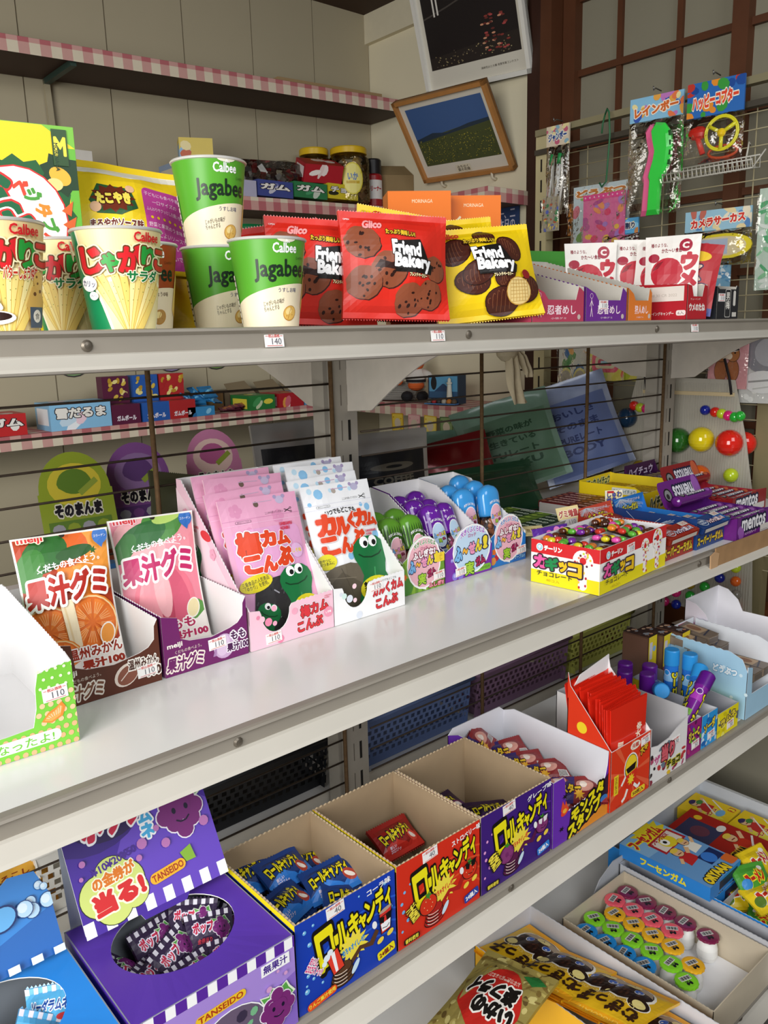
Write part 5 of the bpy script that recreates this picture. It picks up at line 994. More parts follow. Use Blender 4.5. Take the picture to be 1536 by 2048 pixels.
row('candy_packet', 'candy packet', None, wrapper(W, H, .018, '1b3670', A, seed=81), [((.425, .655, ZB + .052), (-68, 6, 8)), ((.452, .612, ZB + .05), (-70, -10, -14)), ((.405, .615, ZB + .047), (-72, 4, 20)), ((.385, .672, ZB + .05), (-60, 0, -4)), ((.442, .58, ZB + .043), (-74, 12, -30)), ((.40, .576, ZB + .036), (-80, 0, 10)), ((.455, .672, ZB + .034), (-74, 0, -8)), ((.385, .635, ZB + .025), (-85, 0, 30))],
    ['blue roll candy packet lying highest in the middle of the cola carton', 'blue roll candy packet against the right wall of the cola carton', 'blue roll candy packet near the left wall of the cola carton', 'blue roll candy packet at the back left corner of the cola carton', 'blue roll candy packet at the front right corner of the cola carton', 'blue roll candy packet pressed to the front wall of the cola carton', 'blue roll candy packet deep at the back right of the cola carton', 'blue roll candy packet buried lowest in the cola carton'], 'blue roll candy packets')
A, W, H = rollpk('8c1c18', 'c22a20', 'd84a3c')
row('candy_packet', 'candy packet', None, wrapper(W, H, .018, '8a1a16', A, seed=82), [((.565, .635, ZB + .034), (-58, 4, 4)), ((.53, .655, ZB + .01), (-80, 0, 20)), ((.56, .6, ZB + .008), (-84, 0, -10))], ['red roll candy packet tilted up in the strawberry carton', 'red roll candy packet flat at the back of the strawberry carton', 'red roll candy packet flat at the front of the strawberry carton'], 'red roll candy packets')
A, W, H = rollpk('2a1436', '4a2460', '6a2a5a')
row('candy_packet', 'candy packet', None, wrapper(W, H, .018, '281432', A, seed=83), [((.66, .645, ZB + .03), (-74, 0, 6)), ((.685, .60, ZB + .032), (-78, 8, -20)), ((.645, .60, ZB + .012), (-84, 0, 14))], ['dark grape packet at the back of the grape carton', 'dark grape packet against the right wall of the grape carton', 'dark grape packet lowest in the grape carton'], 'grape roll candy packets')
# --- ramune boxes with an oval opening
def ovalbox(x, w, c, kind, label):
    d, h = .146, .0925; t = thing('ramune_carton', label, 'candy box', (x, .553, ZB)); mb = MB(); m = M(c, .35, nz=.04); n = 40
    gi = M('8f959c', .6)
    cx, cy, rx, ry = w * .5, d * .55, w * .37, d * .33
    # top with hole: ring between rectangle outline and oval
    vi, vo = [], []
    for k in range(n):
        a = 2 * pi * k / n; ca, sa = cos(a), sin(a); vi.append((cx + rx * ca, cy + ry * sa)); s_ = min((w / 2) / max(abs(ca), 1e-6), (d / 2) / max(abs(sa), 1e-6))
        vo.append((min(w, max(0, cx + s_ * ca)), min(d, max(0, d / 2 + s_ * sa))))
    cs = [(0, 0), (w, 0), (w, d), (0, d)]
    for q in cs: k = min(range(n), key=lambda i: (vo[i][0] - q[0]) ** 2 + (vo[i][1] - q[1]) ** 2); vo[k] = q
    zt = lambda p: h - .004 * sin(pi * p[0] / w) * sin(pi * p[1] / d)
    mb.mesh([(p[0], p[1], zt(p)) for p in vi] + [(p[0], p[1], zt(p)) for p in vo], [(k, n + k, n + (k + 1) % n, (k + 1) % n) for k in range(n)], m)
    mb.mesh([(p[0], p[1], zt(p)) for p in vi] + [(p[0], p[1], zt(p) - .001) for p in vi], [(k, (k + 1) % n, n + (k + 1) % n, n + k) for k in range(n)], WHITE)
    mb.mesh([(p[0], p[1], zt(p) - .001) for p in vi] + [(p[0], p[1], zt(p) - .001) for p in vo], [(k, (k + 1) % n, n + (k + 1) % n, n + k) for k in range(n)], gi)
    for p0, p1 in (((0, 0), (w, 0)), ((w, 0), (w, d)), ((w, d), (0, d)), ((0, d), (0, 0))): mb.wall([(0, 0), (math.dist(p0, p1), 0), (math.dist(p0, p1), h), (0, h)], (p0[0], p0[1], 0), ((p1[0] - p0[0]) / math.dist(p0, p1), (p1[1] - p0[1]) / math.dist(p0, p1), 0), (0, 0, 1), .001, M('e9e4f0', .4) if p0 == (0, 0) else m, gi)
    mb.box(.002, .002, .001, w - .002, d - .002, .002, gi)
    A = Art(); A.clip = (0, 0, w, h)
    bg = ('a88ad8', '5a2a9c') if kind == 'g' else ('5ab0f0', '1a70d0'); A.rect(0, 0, w, h, bg[0])
    A.poly([(0, h * .5), (w * .4, h * .3), (w, h * .6), (w, 0), (0, 0)], bg[1] if kind != 'g' else '8a6ac8')
    for k in range(9): A.rect(k * w / 8 - .002, h - .011, k * w / 8 + w / 18, h, bg[1]).rect(k * w / 8 + w / 18 - .0002, h - .011, k * w / 8 + w / 8 - .002, h, 'fbfbfb')
    if kind == 'g':
        A.rect(w - .036, h - .024, w - .006, h - .0125, 'fbfbfb').t('無果汁', w - .021, h - .018, .025, .008, '4a2a8c', .03)
        A.rr(w * .34, h - .032, w * .66, h - .0235, .004, 'f2c62c', rot=3).t('TANSEIDO', w * .5, h - .0278, w * .28, .0058, 'b0401c', .03, rot=3)
        A.ell(w * .56, .032, .034, .025, 'fbfbfb').ell(w * .56, .032, .0328, .0238, '6a5a72'); r = random.Random(1)
        for k in range(16): A.ell(w * .56 + r.uniform(-.022, .022), .032 + r.uniform(-.014, .014), r.uniform(.004, .008), r.uniform(.003, .006), ('d8a83c', 'c23a6a', '7ab88a', '3a3048', 'b09ac0', '8a2a6a')[k % 6], rot=r.uniform(0, 90), n=8)
        grapes(A, w - .022, .03, .016); A.t('ラムネ', w * .26, h * .5, .010, .022, '5ab8e8', .06, ((.16, 'fbfbfb'),)); A.star(w * .12, h * .55, .016, .011, 9, 'f2c62c').t('プ', w * .12, h * .55, .018, .018, 'd82a4a', .06, ((.16, '4a1a5c'),)); A.dots([(w - .03, .055, .003), (w - .012, .062, .002), (w - .02, .068, .0015)], 'd8a0d0')
    mb.flat(A, (0, -.0002, 0), (1, 0, 0), (0, 0, 1)); mb.obj('carton', t); return t
def grapes(A, x, y, s, rot=0):
    pts = [(0, .55), (-.5, .45), (.5, .45), (-.75, 0), (.75, 0), (0, 0), (-.4, -.4), (.45, -.45), (0, -.8), (0, .95), (-.15, .2), (.2, .2)]
    f = lambda a, b: (x + (a * cos(RD(rot)) - b * sin(RD(rot))) * s, y + (a * sin(RD(rot)) + b * cos(RD(rot))) * s)
    A.poly([f(-.9, .7), f(-1.1, 1.25), f(-.5, 1.1), f(-.3, 1.5), f(.2, 1.2), f(.7, 1.45), f(.9, 1.0), f(1.25, .5), f(.9, .3)], 'e6f2d8').poly([f(-.8, .7), f(-1.0, 1.15), f(-.5, 1.0), f(-.3, 1.4), f(.2, 1.1), f(.65, 1.35), f(.8, .95), f(1.1, .5), f(.8, .35)], '5aa84a')
    for a, b in pts: A.ell(*f(a, b), s * .46, c='f6f0f8', n=14)
    for a, b in pts: A.ell(*f(a, b), s * .40, c='7a2a74', n=14)
    A.ell(*f(-.28, .12), s * .1, s * .14, '1a1030', rot=rot).ell(*f(.34, .12), s * .1, s * .14, '1a1030', rot=rot).line([f(-.3, -.32), f(-.1, -.45), f(.15, -.45), f(.36, -.3)], s * .07, '1a1030').arc(*f(-.4, .5), s * .2, s * .16, 60 + rot, 160 + rot, s * .05, 'c9a0c8', 6)
t = ovalbox(.2, .153, '5f3bb0', 'g', 'purple grape ramune carton with oval opening and printed header')
w_, h_ = .142, .118; A = Art(); A.clip = (0, 0, w_, h_); A.rect(0, 0, w_, h_, '4a2a9c').ell(.1, .04, .06, .05, '6a4ac0').ell(.03, .1, .05, .035, '3a1f7a')
for k in range(8): A.rect(k * w_ / 7.5, 0, k * w_ / 7.5 + w_ / 15, .013, 'fbfbfb')
for x, y, r in ((.035, .042, .017), (.045, .033, .018), (.02, .03, .018), (.03, .02, .018), (.05, .022, .014)): A.ell(x, y, r * 1.04, c='1f2a10', n=24)
for x, y, r in ((.035, .042, .017), (.045, .033, .018), (.02, .03, .018), (.03, .02, .018), (.05, .022, .014)): A.ell(x, y, r, c='d3e07a', n=24)
A.t('¥10¥20¥50', .040, .054, .044, .0068, '4a2a8c', .03, rot=9).t('の金券が', .036, .042, .040, .011, 'e07a1c', .05, ((.14, 'f6f4d8'),), rot=5).t('当る!', .037, .024, .046, .018, 'd82a2c', .07, ((.15, 'f6f4d8'),), rot=5)
A.ell(.043, .094, .036, .022, '2c1a50').t('ポップ', .05, .092, .06, .028, 'd82a4a', .07, ((.14, 'fbfbfb'),), rot=2, skew=.15).poly([(.008, .085), (.02, .087), (.01, .1)], 'f2d21c').t('ラ\nム\nネ', .078, .081, .012, .04, '4ab0e0', .06, ((.17, 'fbfbfb'),), rot=-3)
grapes(A, .112, .072, .021, 2); A.dots([(.068, .058, .005), (.062, .047, .003), (.09, .05, .0045), (.085, .066, .003), (.132, .055, .005), (.13, .098, .003), (.012, .062, .003), (.008, .05, .002)], 'c07ab8').poly([(.1, .036), (.112, .04), (.114, .026), (.104, .026)], '8ab83c')
A.rr(.066, .020, .103, .030, .005, 'f2b62c', rot=6).t('TANSEIDO', .0845, .025, .032, .006, 'a8381c', .03, rot=6)
mb = MB(); U = V((1, 0, 0)); Wv = V((0, .49, .87)).normalized(); O = V((.006, .103, .106)); mb.wall([(.002, 0), (.05, 0), (.053, -.006), (.095, -.006), (.1, 0), (w_ - .004, 0), (w_, .004), (w_, h_), (0, h_), (0, .004)], O, U, Wv, .0012, M('4a2a9c', .35), WHITE); mb.flat(A, O, U, Wv)
top = O + Wv * h_; mb.mesh([(.006, .146, .0925), (.148, .146, .0925), (.148, top.y, top.z), (.006, top.y, top.z)], [(0, 1, 2, 3)], M('9aa0a8', .5)); mb.obj('header_flap', t)
t = ovalbox(.042, .153, '2f8fe8', 'b', 'bright blue soda ramune carton with oval opening')
A = Art(); A.clip = (0, 0, w_, .1); A.rect(0, 0, w_, .1, '3a8ad8').poly([(0, .02), (.05, .012), (w_, .04), (w_, 0), (0, 0)], '2a6ab8')
r = random.Random(8)
for k in range(40): x, y, q = r.uniform(.0, w_), r.uniform(.035, .085), r.uniform(.003, .008); A.ell(x, y, q, c='1f3f7a', n=14).ell(x, y, q * .9, c='bfe0f6', n=14).ell(x - q * .2, y + q * .2, q * .55, c='e4f4fc', n=10)
for x, y, q in ((.04, .04, .014), (.075, .03, .012), (.1, .045, .013)): A.ell(x, y, q, q * .8, '13306a', rot=20).ell(x, y, q * .86, q * .68, '6ab4ea', rot=20)
for k in range(8): A.rect(k * w_ / 7.5, 0, k * w_ / 7.5 + w_ / 15, .006, 'e4f0fa')
mb = MB(); p = [(0, 0), (w_, 0), (w_, .05), (w_ - .008, .072), (w_ - .03, .075), (w_ - .05, .062), (w_ - .08, .066), (0, .05)]; O = V((.006, .115, .1)); mb.wall(p, O, U, Wv, .0012, M('3a8ad8', .35), WHITE)
B = Art(); B.i = [(vs, fs, m, l) for vs, fs, m, l in A.i if all(y < .045 + .0 or (.045 + .02 * min(1, max(0, x) / w_)) > y for x, y in vs)]; mb.flat(B, O, U, Wv); mb.obj('header_flap', t)
def rampk(c, st, W=.048, H=.036):
    A = Art(); A.clip = (0, 0, W, H); A.rect(0, 0, W, H, c)
    for k in range(6): A.rect(k * W / 6, H - .005, k * W / 6 + W / 12, H, 'e4e0ea').rect(k * W / 6, 0, k * W / 6 + W / 12, .005, 'e4e0ea')
    return A
A = rampk('3a2c48', '').t('ポップ', .016, .022, .02, .01, 'c22a4a', .05, ((.15, 'e8e0f0'),)); grapes(A, .034, .018, .0085); A.t('金券当り', .016, .010, .014, .004, 'c23a4a', .03)
sp = [((.285 + dx, .615 + dy, ZB + z), (rx, ry, rz)) for dx, dy, z, rx, ry, rz in ((.028, .018, .048, -48, 8, -14), (.002, .02, .044, -40, -10, 24), (-.022, .012, .042, -60, 14, 40), (.03, -.018, .045, -66, -6, -30), (.002, -.014, .04, -58, 4, 10), (-.026, -.016, .036, -70, 0, 60), (.02, .045, .05, -30, 6, -30), (-.01, .046, .044, -36, 0, 12), (-.034, .04, .036, -50, 0, 70), (.042, .04, .036, -50, 10, -60), (.0, .0, .02, -80, 0, 0), (.03, .0, .018, -80, 0, 90))]
row('ramune_packet', 'candy packet', None, wrapper(.048, .036, .016, '3a2c48', A, seed=91), sp, ['purple ramune packet %s in the grape ramune carton' % s_ for s_ in ('facing up at the centre right', 'leaning at the centre', 'standing at the left', 'lying at the front right', 'lying at the front centre', 'turned on its end at the front left', 'propped against the back wall at the right', 'propped against the back wall', 'standing in the back left corner', 'standing in the back right corner', 'buried under the others', 'buried sideways under the others')], 'grape ramune packets')
A = rampk('5ab0e0', '').t('ソーダラムネ', .024, .022, .034, .008, '1f4a9c', .05, ((.15, 'eaf6fc'),)).ell(.012, .012, .005, .004, '1a2a4a').ell(.036, .012, .006, .003, 'c23a3a')
row('ramune_packet', 'candy packet', None, wrapper(.048, .036, .016, '4aa4dc', A, seed=92), [((.142, .625, ZB + .045), (-40, 30, -20)), ((.166, .64, ZB + .05), (-30, -10, -40)), ((.11, .6, ZB + .03), (-70, 20, 30)), ((.09, .63, ZB + .02), (-80, 0, 0))], ['light blue ramune packet standing up in the soda carton', 'light blue ramune packet by the right rim of the soda opening', 'light blue ramune packet near the front of the soda carton', 'light blue ramune packet lying low at the left of the soda carton'], 'soda ramune packets')
# --- monster stamp gum carton
x, w_, d_ = .7325, .1145, .178; t = thing('candy_carton', 'purple stamp gum carton with tall white inner wall', 'candy box', (x, .555, ZB))
A = Art(); A.clip = (0, 0, w_, .09)
A.poly([(w_ * .32, .042), (w_ * .6, .03), (w_, .058), (w_, 0), (w_ * .25, 0)], '2c1a30').poly([(w_ * .3, .008), (w_ * .5, .004), (w_ * .95, .02), (w_, .03), (w_, .0), (w_ * .3, 0)], 'e8902c')
A.t('モンスタ', w_ * .62, .036, .068, .017, 'f2e21c', .07, ((.22, '151010'),), rot=16, skew=.1).t('スタンプ', w_ * .57, .018, .07, .017, 'f2e21c', .07, ((.22, '151010'),), rot=16, skew=.1)
A.star(w_ * .2, .062, .004, .0015, 6, '1a1020', 1.6).star(w_ * .15, .02, .004, .0015, 6, '1a1020', 1.6).ell(w_ * .2, .042, .008, .005, 'e8402c', rot=20).poly([(w_ * .13, .045), (w_ * .16, .058), (w_ * .2, .05), (w_ * .22, .056), (w_ * .26, .042), (w_ * .2, .037)], 'e8502c').ell(w_ * .2, .043, .004, .003, 'f6b43c').ell(w_ * .92, .026, .008, .005, '3a7ac0')
fr = [(0, 0), (w_, 0), (w_, .088), (w_ - .002, .07), (w_ - .006, .056), (w_ - .014, .044)] + zig((w_ - .016, .043), (w_ * .26, .039), 13, .0007) + [(w_ * .22, .043), (w_ * .2, .082), (w_ * .17, .0885), (0, .0885)]
AL = Art(); AL.t('モンスター', .14, .07, .05, .014, 'e8e0f0', .05)
carton(w_, d_, [(0, 0), (0, .0885), (d_ - .02, .093), (d_, .085), (d_, 0)], fr, M('6a2fb0', .4), M('dcdce2', .5, nz=.03), [(0, 0), (w_, 0), (w_, .085), (w_ - .01, .093), (.01, .093), (0, .085)], af=A, al=AL).obj('carton', t)
A = Art(); W, H = .066, .04; A.clip = (0, 0, W, H); A.rect(0, 0, W, H, '8a2a2c'); A.poly([(0, 0), (.02, 0), (.03, H), (0, H)], '3a2a6a').ell(.04, .024, .012, .009, 'd89a8a').ell(.038, .025, .005, c='f0e0d0').star(.03, .012, .008, .004, 8, 'e8b02c').t('スター', .02, .02, .026, .012, 'e8c02c', .06, ((.15, '201014'),)).rect(.05, .006, .064, .016, 'd8d4d0')
for k in range(6): A.rect(.051 + k * .002, .007, .052 + k * .002, .015, '2a2a2a', True)
row('gum_packet', 'gum', None, wrapper(W, H, .012, '7c2428', A, seed=93), [((x + w_ * .45, .70, ZB + .052), (-52, -6, 30)), ((x + w_ * .62, .675, ZB + .04), (-66, 0, -14)), ((x + w_ * .6, .645, ZB + .036), (-70, 4, -20)), ((x + w_ * .66, .618, ZB + .032), (-72, 0, -30)), ((x + w_ * .6, .588, ZB + .026), (-76, 0, -12)), ((x + w_ * .72, .57, ZB + .02), (-64, 0, -40)), ((x + w_ * .5, .565, ZB + .012), (-84, 0, 0))], ['red stamp gum packet %s' % s_ for s_ in ('standing tilted at the back of the purple carton', 'second from the back of the purple carton', 'in the middle of the purple carton', 'leaning on the white inner wall of the purple carton', 'below the middle of the purple carton', 'at the front right behind the torn edge of the purple carton', 'lying at the bottom front of the purple carton')], 'stamp gum packets')
# --- red spicy sheets
x, w_ = .8485, .092; t = thing('snack_carton', 'red carton packed with upright glossy red snack sheets', 'snack box', (x, .552, ZB)); d_ = .07
A = Art(); A.clip = (0, 0, w_, .0865)
for k in range(9): A.poly([(w_ * .5, .04), (w_ * .5 + .12 * cos(k * .7), .04 + .12 * sin(k * .7)), (w_ * .5 + .12 * cos(k * .7 + .16), .04 + .12 * sin(k * .7 + .16))], 'e8603c')
A.ell(w_ * .6, .078, .012, .006, 'f2ecd8').t('元祖', w_ * .6, .078, .015, .006, 'c22a1c', .05).t('大辛', w_ * .83, .066, .018, .012, 'e8b82c', .05, ((.15, '3a1410'),), rot=20)
A.ell(w_ * .5, .05, .0165, .02, 'f6f2ec').ell(w_ * .5, .05, .0145, .018, '1a1010').ell(w_ * .5, .051, .0135, .016, 'f2d22c').poly([(w_ * .37, .05), (w_ * .63, .054), (w_ * .6, .044), (w_ * .42, .042)], '1a1010').poly([(w_ * .36, .04), (w_ * .66, .044), (w_ * .62, .02), (w_ * .4, .018)], 'd8301c').line([(w_ * .42, .02), (w_ * .36, .01), (w_ * .28, .006)], .0045, 'f6f2ec').line([(w_ * .58, .022), (w_ * .68, .014), (w_ * .74, .018)], .0045, 'f6f2ec').line([(w_ * .36, .04), (w_ * .26, .03)], .004, 'f6f2ec').star(w_ * .5, .032, .009, .005, 9, 'f2d22c')
A.rect(w_ * .07, .022, w_ * .18, .05, 'f2d22c').t('加\n熱\n製\n法', w_ * .125, .036, .006, .024, '5a1a10').rr(w_ * .52, .003, w_ * .88, .012, .003, 'f2d22c').t('50枚入', w_ * .7, .0075, .026, .006, '5a1a10', .03).t('カラムーチョ系', w_ * .3, .003, .03, .003, '8a1a10')
AL = Art(); AL.clip = (0, 0, d_, .18); AL.t('元\n祖', d_ * .52, .06, .014, .03, 'f6ecdc', .06).ell(d_ * .34, .105, .008, c='f2d22c').t('カ', d_ * .82, .045, .014, .014, 'f2d22c', .05)
carton(w_, d_, [(0, 0), (0, .0865), (d_ - .004, .158), (d_, .176), (d_, 0)], [(0, 0), (w_, 0), (w_, .0865), (0, .0865)], M('e03a1c', .35), M('e8e4e4', .5), [(0, 0), (w_, 0), (w_, .14), (w_ * .72, .165), (0, .176)], af=A, al=AL).obj('carton', t); price(t, '50', (w_ * .86, -.0006, .077), (0, -4, 0))
A = Art(); A.clip = (0, 0, .082, .135); A.poly([(0, 0), (.082, 0), (.082, .05), (0, .07)], 'c2281a').star(.05, .055, .016, .009, 10, 'f2b42c').t('元祖', .02, .075, .02, .012, 'f6e0c8', .05, rot=80).ell(.05, .04, .012, .014, 'f2d22c').ell(.05, .04, .006, c='1a1010').t('大辛', .064, .09, .02, .012, 'f2e0c8', .05, rot=80)
r = random.Random(6); sp = [((x + .046 + r.uniform(-.002, .003), .5585 + .0033 * i, ZB + .003 + .0012 * i), (-2 - i * .25 + r.uniform(-1.5, 1.5), r.uniform(-3, 3) + 1, r.uniform(-3, 3))) for i in range(18)]
row('snack_sheet', 'snack packet', None, lambda t: bag(.082, .135, .0022, G('e02a18'), A, seed=94, crimp=.008, n=(6, 10), wr=.0006).obj('wrapper', t), sp, ['glossy red snack sheet, %s in the row of upright sheets' % (('frontmost', 'second from the front', 'third from the front', 'fourth from the front', 'fifth from the front', 'sixth from the front', 'seventh from the front', 'eighth from the front', 'ninth from the front', 'ninth from the back', 'eighth from the back', 'seventh from the back', 'sixth from the back', 'fifth from the back', 'fourth from the back', 'third from the back', 'second from the back', 'rearmost')[i]) for i in range(18)], 'upright red snack sheets')
# --- pale printed carton, tubes, small cartons
x, w_ = .9445, .096; t = thing('candy_carton', 'white comic printed carton with empty inside', 'candy box', (x, .553, ZB)); d_ = .16
A = Art(); A.clip = (0, 0, w_, .07); r = random.Random(12)
for k in range(26): A.ell(r.uniform(0, w_), r.uniform(.002, .05), r.uniform(.002, .006), r.uniform(.002, .006), ('2a2224', '8a2a3c', 'e8c02c', 'b04a6a', '6a7a8a', 'c23a3c')[k % 6], n=7, rot=r.uniform(0, 90))
A.t('当り', w_ * .46, .038, .032, .022, 'd8606c', .06, ((.14, '5a1a24'),)).t('チョコ', w_ * .62, .016, .034, .011, '2a2a18', .06, ((.16, 'c9c02c'),)).t('ザ', w_ * .16, .034, .014, .012, 'c25a8a', .06, ((.15, 'f6f0f0'),))
carton(w_, d_, [(0, 0), (0, .085), (d_, .09), (d_, 0)], [(0, 0), (w_, 0), (w_, .072), (w_ * .7, .064), (w_ * .5, .056), (w_ * .2, .054), (0, .058)], M('e9e6e4', .45), M('bcbabc', .55), af=A).obj('carton', t); price(t, '30', (w_ * .68, -.0007, .045), (0, -4, 0))
def small(label, x, w, c, h, d, cs, txt, hb=None, ci='cfd0d6'):
    t = thing('candy_carton', label, 'candy box', (x, .556, ZB)); A = Art(); A.clip = (0, 0, w, h); r = random.Random(label)
    for k in range(14): A.ell(r.uniform(0, w), r.uniform(0, h), r.uniform(.002, .006), r.uniform(.002, .007), cs[k % len(cs)], n=9, rot=r.uniform(0, 90))
    A.t(txt, w * .5, h * .62, w * .7, h * .26, 'f2dc3c', .06, ((.15, '3a1a4a'),), rot=10)
    carton(w, d, [(0, 0), (0, h), (d, hb or h), (d, 0)], [(0, 0), (w, 0), (w, h), (0, h)], M(c, .35), M(ci, .5), af=A).obj('carton', t); price(t, '50', (w * .62, -.0007, h * .3), (0, -4, 0)); return t
small('magenta fruit tablet carton below the leaning purple tube', 1.045, .042, '9a1f7a', .055, .12, ('5a1450', '6ab02c', '7a2a9c', 'c23a6a'), 'ジューC')
small('sky blue soda tablet carton next to the magenta one', 1.089, .046, '2a9be0', .053, .12, ('d8eefa', '1a6ab8', 'c9dce8', 'a8d4f0'), 'ソーダ')
small('bright yellow half empty carton beside the blue tablet carton', 1.137, .066, 'f2e21c', .04, .15, ('6a6a70', 'f6ee6a', 'd8c81a'), 'ラムネ', .055, 'a8a8ac')
def tube(c1, c2, c3, txt):
    def mk(t):
        L, r_ = .092, .0112; mb = MB(); mb.lathe([(.0095, 0), (r_, .002), (r_, L - .024)], G(c1), 24); fn = lambda u, v_, h: ((r_ + h) * sin(u / r_), -(r_ + h) * cos(u / r_), v_)
        A = Art(); A.clip = (-.034, .002, .034, L - .024); A.rect(-.034, .04, .034, .055, c3); A.t(txt, .004, .03, .05, .011, 'f2e22c', .06, ((.16, '1a1a2a'),), rot=90).t(txt, -.022, .03, .05, .010, 'f2e22c', .06, ((.16, '1a1a2a'),), rot=90).ell(-.009, .055, .005, c='f0e8f6').ell(-.009, .055, .0042, c=c2).ell(.016, .05, .005, c='f0e8f6').ell(.016, .05, .0042, c=c2).rect(-.014, .012, -.006, .022, '7ab83c'); mb.art(A, fn, cut=(.003, .2)); mb.obj('tube_body', t)
        mb = MB(); mb.lathe([(r_ + .0006, L - .0255), (r_ + .0008, L - .0245), (r_ + .0008, L - .002), (r_ - .0005, L), (1e-6, L - .0003)], M(c2, .35), 24); mb.obj('cap', t)
    return mk
pt = row('candy_tube', 'tablet tube', None, tube('7a2090', '5a1480', 'a83ab0', 'ジューC'), [((1.078, .682, ZB), (0, 0, -40)), ((1.107, .70, ZB), (0, 0, -20)), ((1.094, .652, ZB), (0, 0, -60)), ((1.127, .668, ZB), (0, 0, -30)), ((1.063, .572, ZB + .046), (-24, 50, -28))], ['purple tablet tube at the left of the standing four', 'purple tablet tube at the back of the standing four', 'purple tablet tube in front of the standing four', 'purple tablet tube at the right of the standing four', 'purple tablet tube leaning out over the magenta carton'], 'purple tablet tubes')
row('candy_tube', 'tablet tube', None, tube('2a7ad8', '2f95dc', '9ad0f4', 'ジューC'), [((1.165, .652, ZB + .02), (0, 0, -50)), ((1.186, .632, ZB + .012), (0, 0, -20)), ((1.146, .67, ZB + .05), (72, 0, -52)), ((1.1, .585, ZB + .04), (-30, 48, -22))], ['blue tablet tube standing at the left of the blue pair', 'blue tablet tube standing at the right of the blue pair', 'blue tablet tube lying with its round cap towards the viewer', 'blue tablet tube leaning over the yellow carton'], 'blue tablet tubes')
A = Art(); A.clip = (0, 0, .026, .085); A.rect(0, 0, .026, .085, 'e8cf2c').rect(0, 0, .026, .03, '8a2a4a').rr(.003, .045, .012, .075, .001, 'd8d0d8').ell(.018, .062, .005, c='8ab8e0')
AT = Art(); AT.clip = (0, 0, .026, .05); AT.rect(0, 0, .026, .05, '3a2420'); r = random.Random(4); [AT.ell(r.uniform(.004, .022), r.uniform(.004, .046), .004, .003, ('c98a6a', '9aa0a8', '5a3a30', 'd8b090')[k % 4], n=8) for k in range(14)]
def stick_box(t): mb = MB(); mb.rbox(0, 0, 0, .026, .05, .085, .002, G('6a4a3a')); mb.flat(A, (0, 0, 0), (1, 0, 0), (0, 0, 1)).flat(AT, (0, 0, .085), (1, 0, 0), (0, 1, 0)); B = Art(); B.rect(.004, .005, .046, .08, '8a6a7a'); mb.flat(B, (.026, 0, 0), (0, 1, 0), (0, 0, 1)); mb.obj('wrapper', t)
row('wafer_box', 'candy box', None, stick_box, [((1.175, .70, ZB + .03), (0, 0, 2)), ((1.205, .69, ZB + .028), (0, 0, 2)), ((1.232, .672, ZB + .03), (0, 0, 2)), ((1.212, .618, ZB + .012), (-12, 26, -16))], ['tall chocolate bean box, leftmost of the standing three', 'tall chocolate bean box, middle of the standing three', 'tall chocolate bean box, rightmost of the standing three', 'chocolate bean box leaning forward above the blue tube'], 'chocolate bean boxes')
# cyan printed carton with wrapped bars
x, w_, d_ = 1.228, .1, .15; t = thing('candy_carton', 'pale cyan carton full of wrapped cake bars', 'candy box', (x, .556, ZB)); A = Art(); A.clip = (0, 0, w_, .1); r = random.Random(21)
for k in range(16): A.ell(r.uniform(0, w_), r.uniform(0, .05), r.uniform(.001, .004), c='d8ecf6', n=8)
A.rect(.02, .035, w_, .07, '6a5a50'); AL = Art(); AL.t('どうぶつ', d_ * .75, .075, .04, .012, 'f0f6fa', .06, ((.15, '7ab0d0'),)); [AL.ell(r.uniform(.01, d_), r.uniform(.02, .08), .003, c='d8ecf6', n=8) for k in range(14)]
carton(w_, d_, [(0, 0), (0, .08), (.01, .1), (.03, .108)] + zig((.03, .108), (d_, .112), 10, .0008) + [(d_, 0)], [(0, 0), (w_, 0), (w_, .04), (.018, .04), (.016, .085), (0, .09)], M('a8d0e8', .45), M('e8ecf2', .5), af=Art(), al=AL).obj('carton', t)
A = Art(); A.clip = (0, 0, .03, .075); A.rect(0, 0, .03, .075, '7a6a5c').rect(.003, .02, .027, .055, 'b89a78').ell(.015, .04, .008, .014, '8a5a34').line([(0, .01), (.03, .02)], .003, '3a3a4a').line([(0, .06), (.03, .066)], .003, '9a3a5a')
row('cake_bar', 'cake bar', None, packet(.03, .07, .016, '8a7a6a', A, '6a6058'), [(p, (0, 0, 0)) for p in [(x + .004 + .032 * i, .562 + .074 * j, ZB + .05 + .018 * j) for j in (0, 1) for i in range(3)]] + [((x + .03, .6, ZB + .068), (8, 0, 30)), ((x + .004, .64, ZB + .088), (6, 0, 8)), ((x + .04, .645, ZB + .09), (4, 0, -6))], ['wrapped cake bar %s in the cyan carton' % s_ for s_ in ('at the front left', 'at the front middle', 'at the front right', 'at the back left', 'at the back middle', 'at the back right', 'lying across the front bars', 'stacked on the back left bar', 'stacked on the back right bars')], 'wrapped cake bars')
x, w_, d_ = 1.334, .12, .17; t = thing('candy_carton', 'white carton with pink scalloped rim at the right edge', 'candy box', (x, .556, ZB)); AL = Art(); [AL.ell(d_ - .008 * k, .098, .0035, c='d88ab8', n=10) for k in range(21)]
carton(w_, d_, [(0, 0), (0, .1), (d_ - .05, .1), (d_ - .04, .12), (d_ - .02, .136), (d_, .14), (d_, 0)], [(0, 0), (w_, 0), (w_, .05), (0, .1)], M('e9dfe8', .45), M('f2f0f4', .5), al=AL).obj('carton', t)
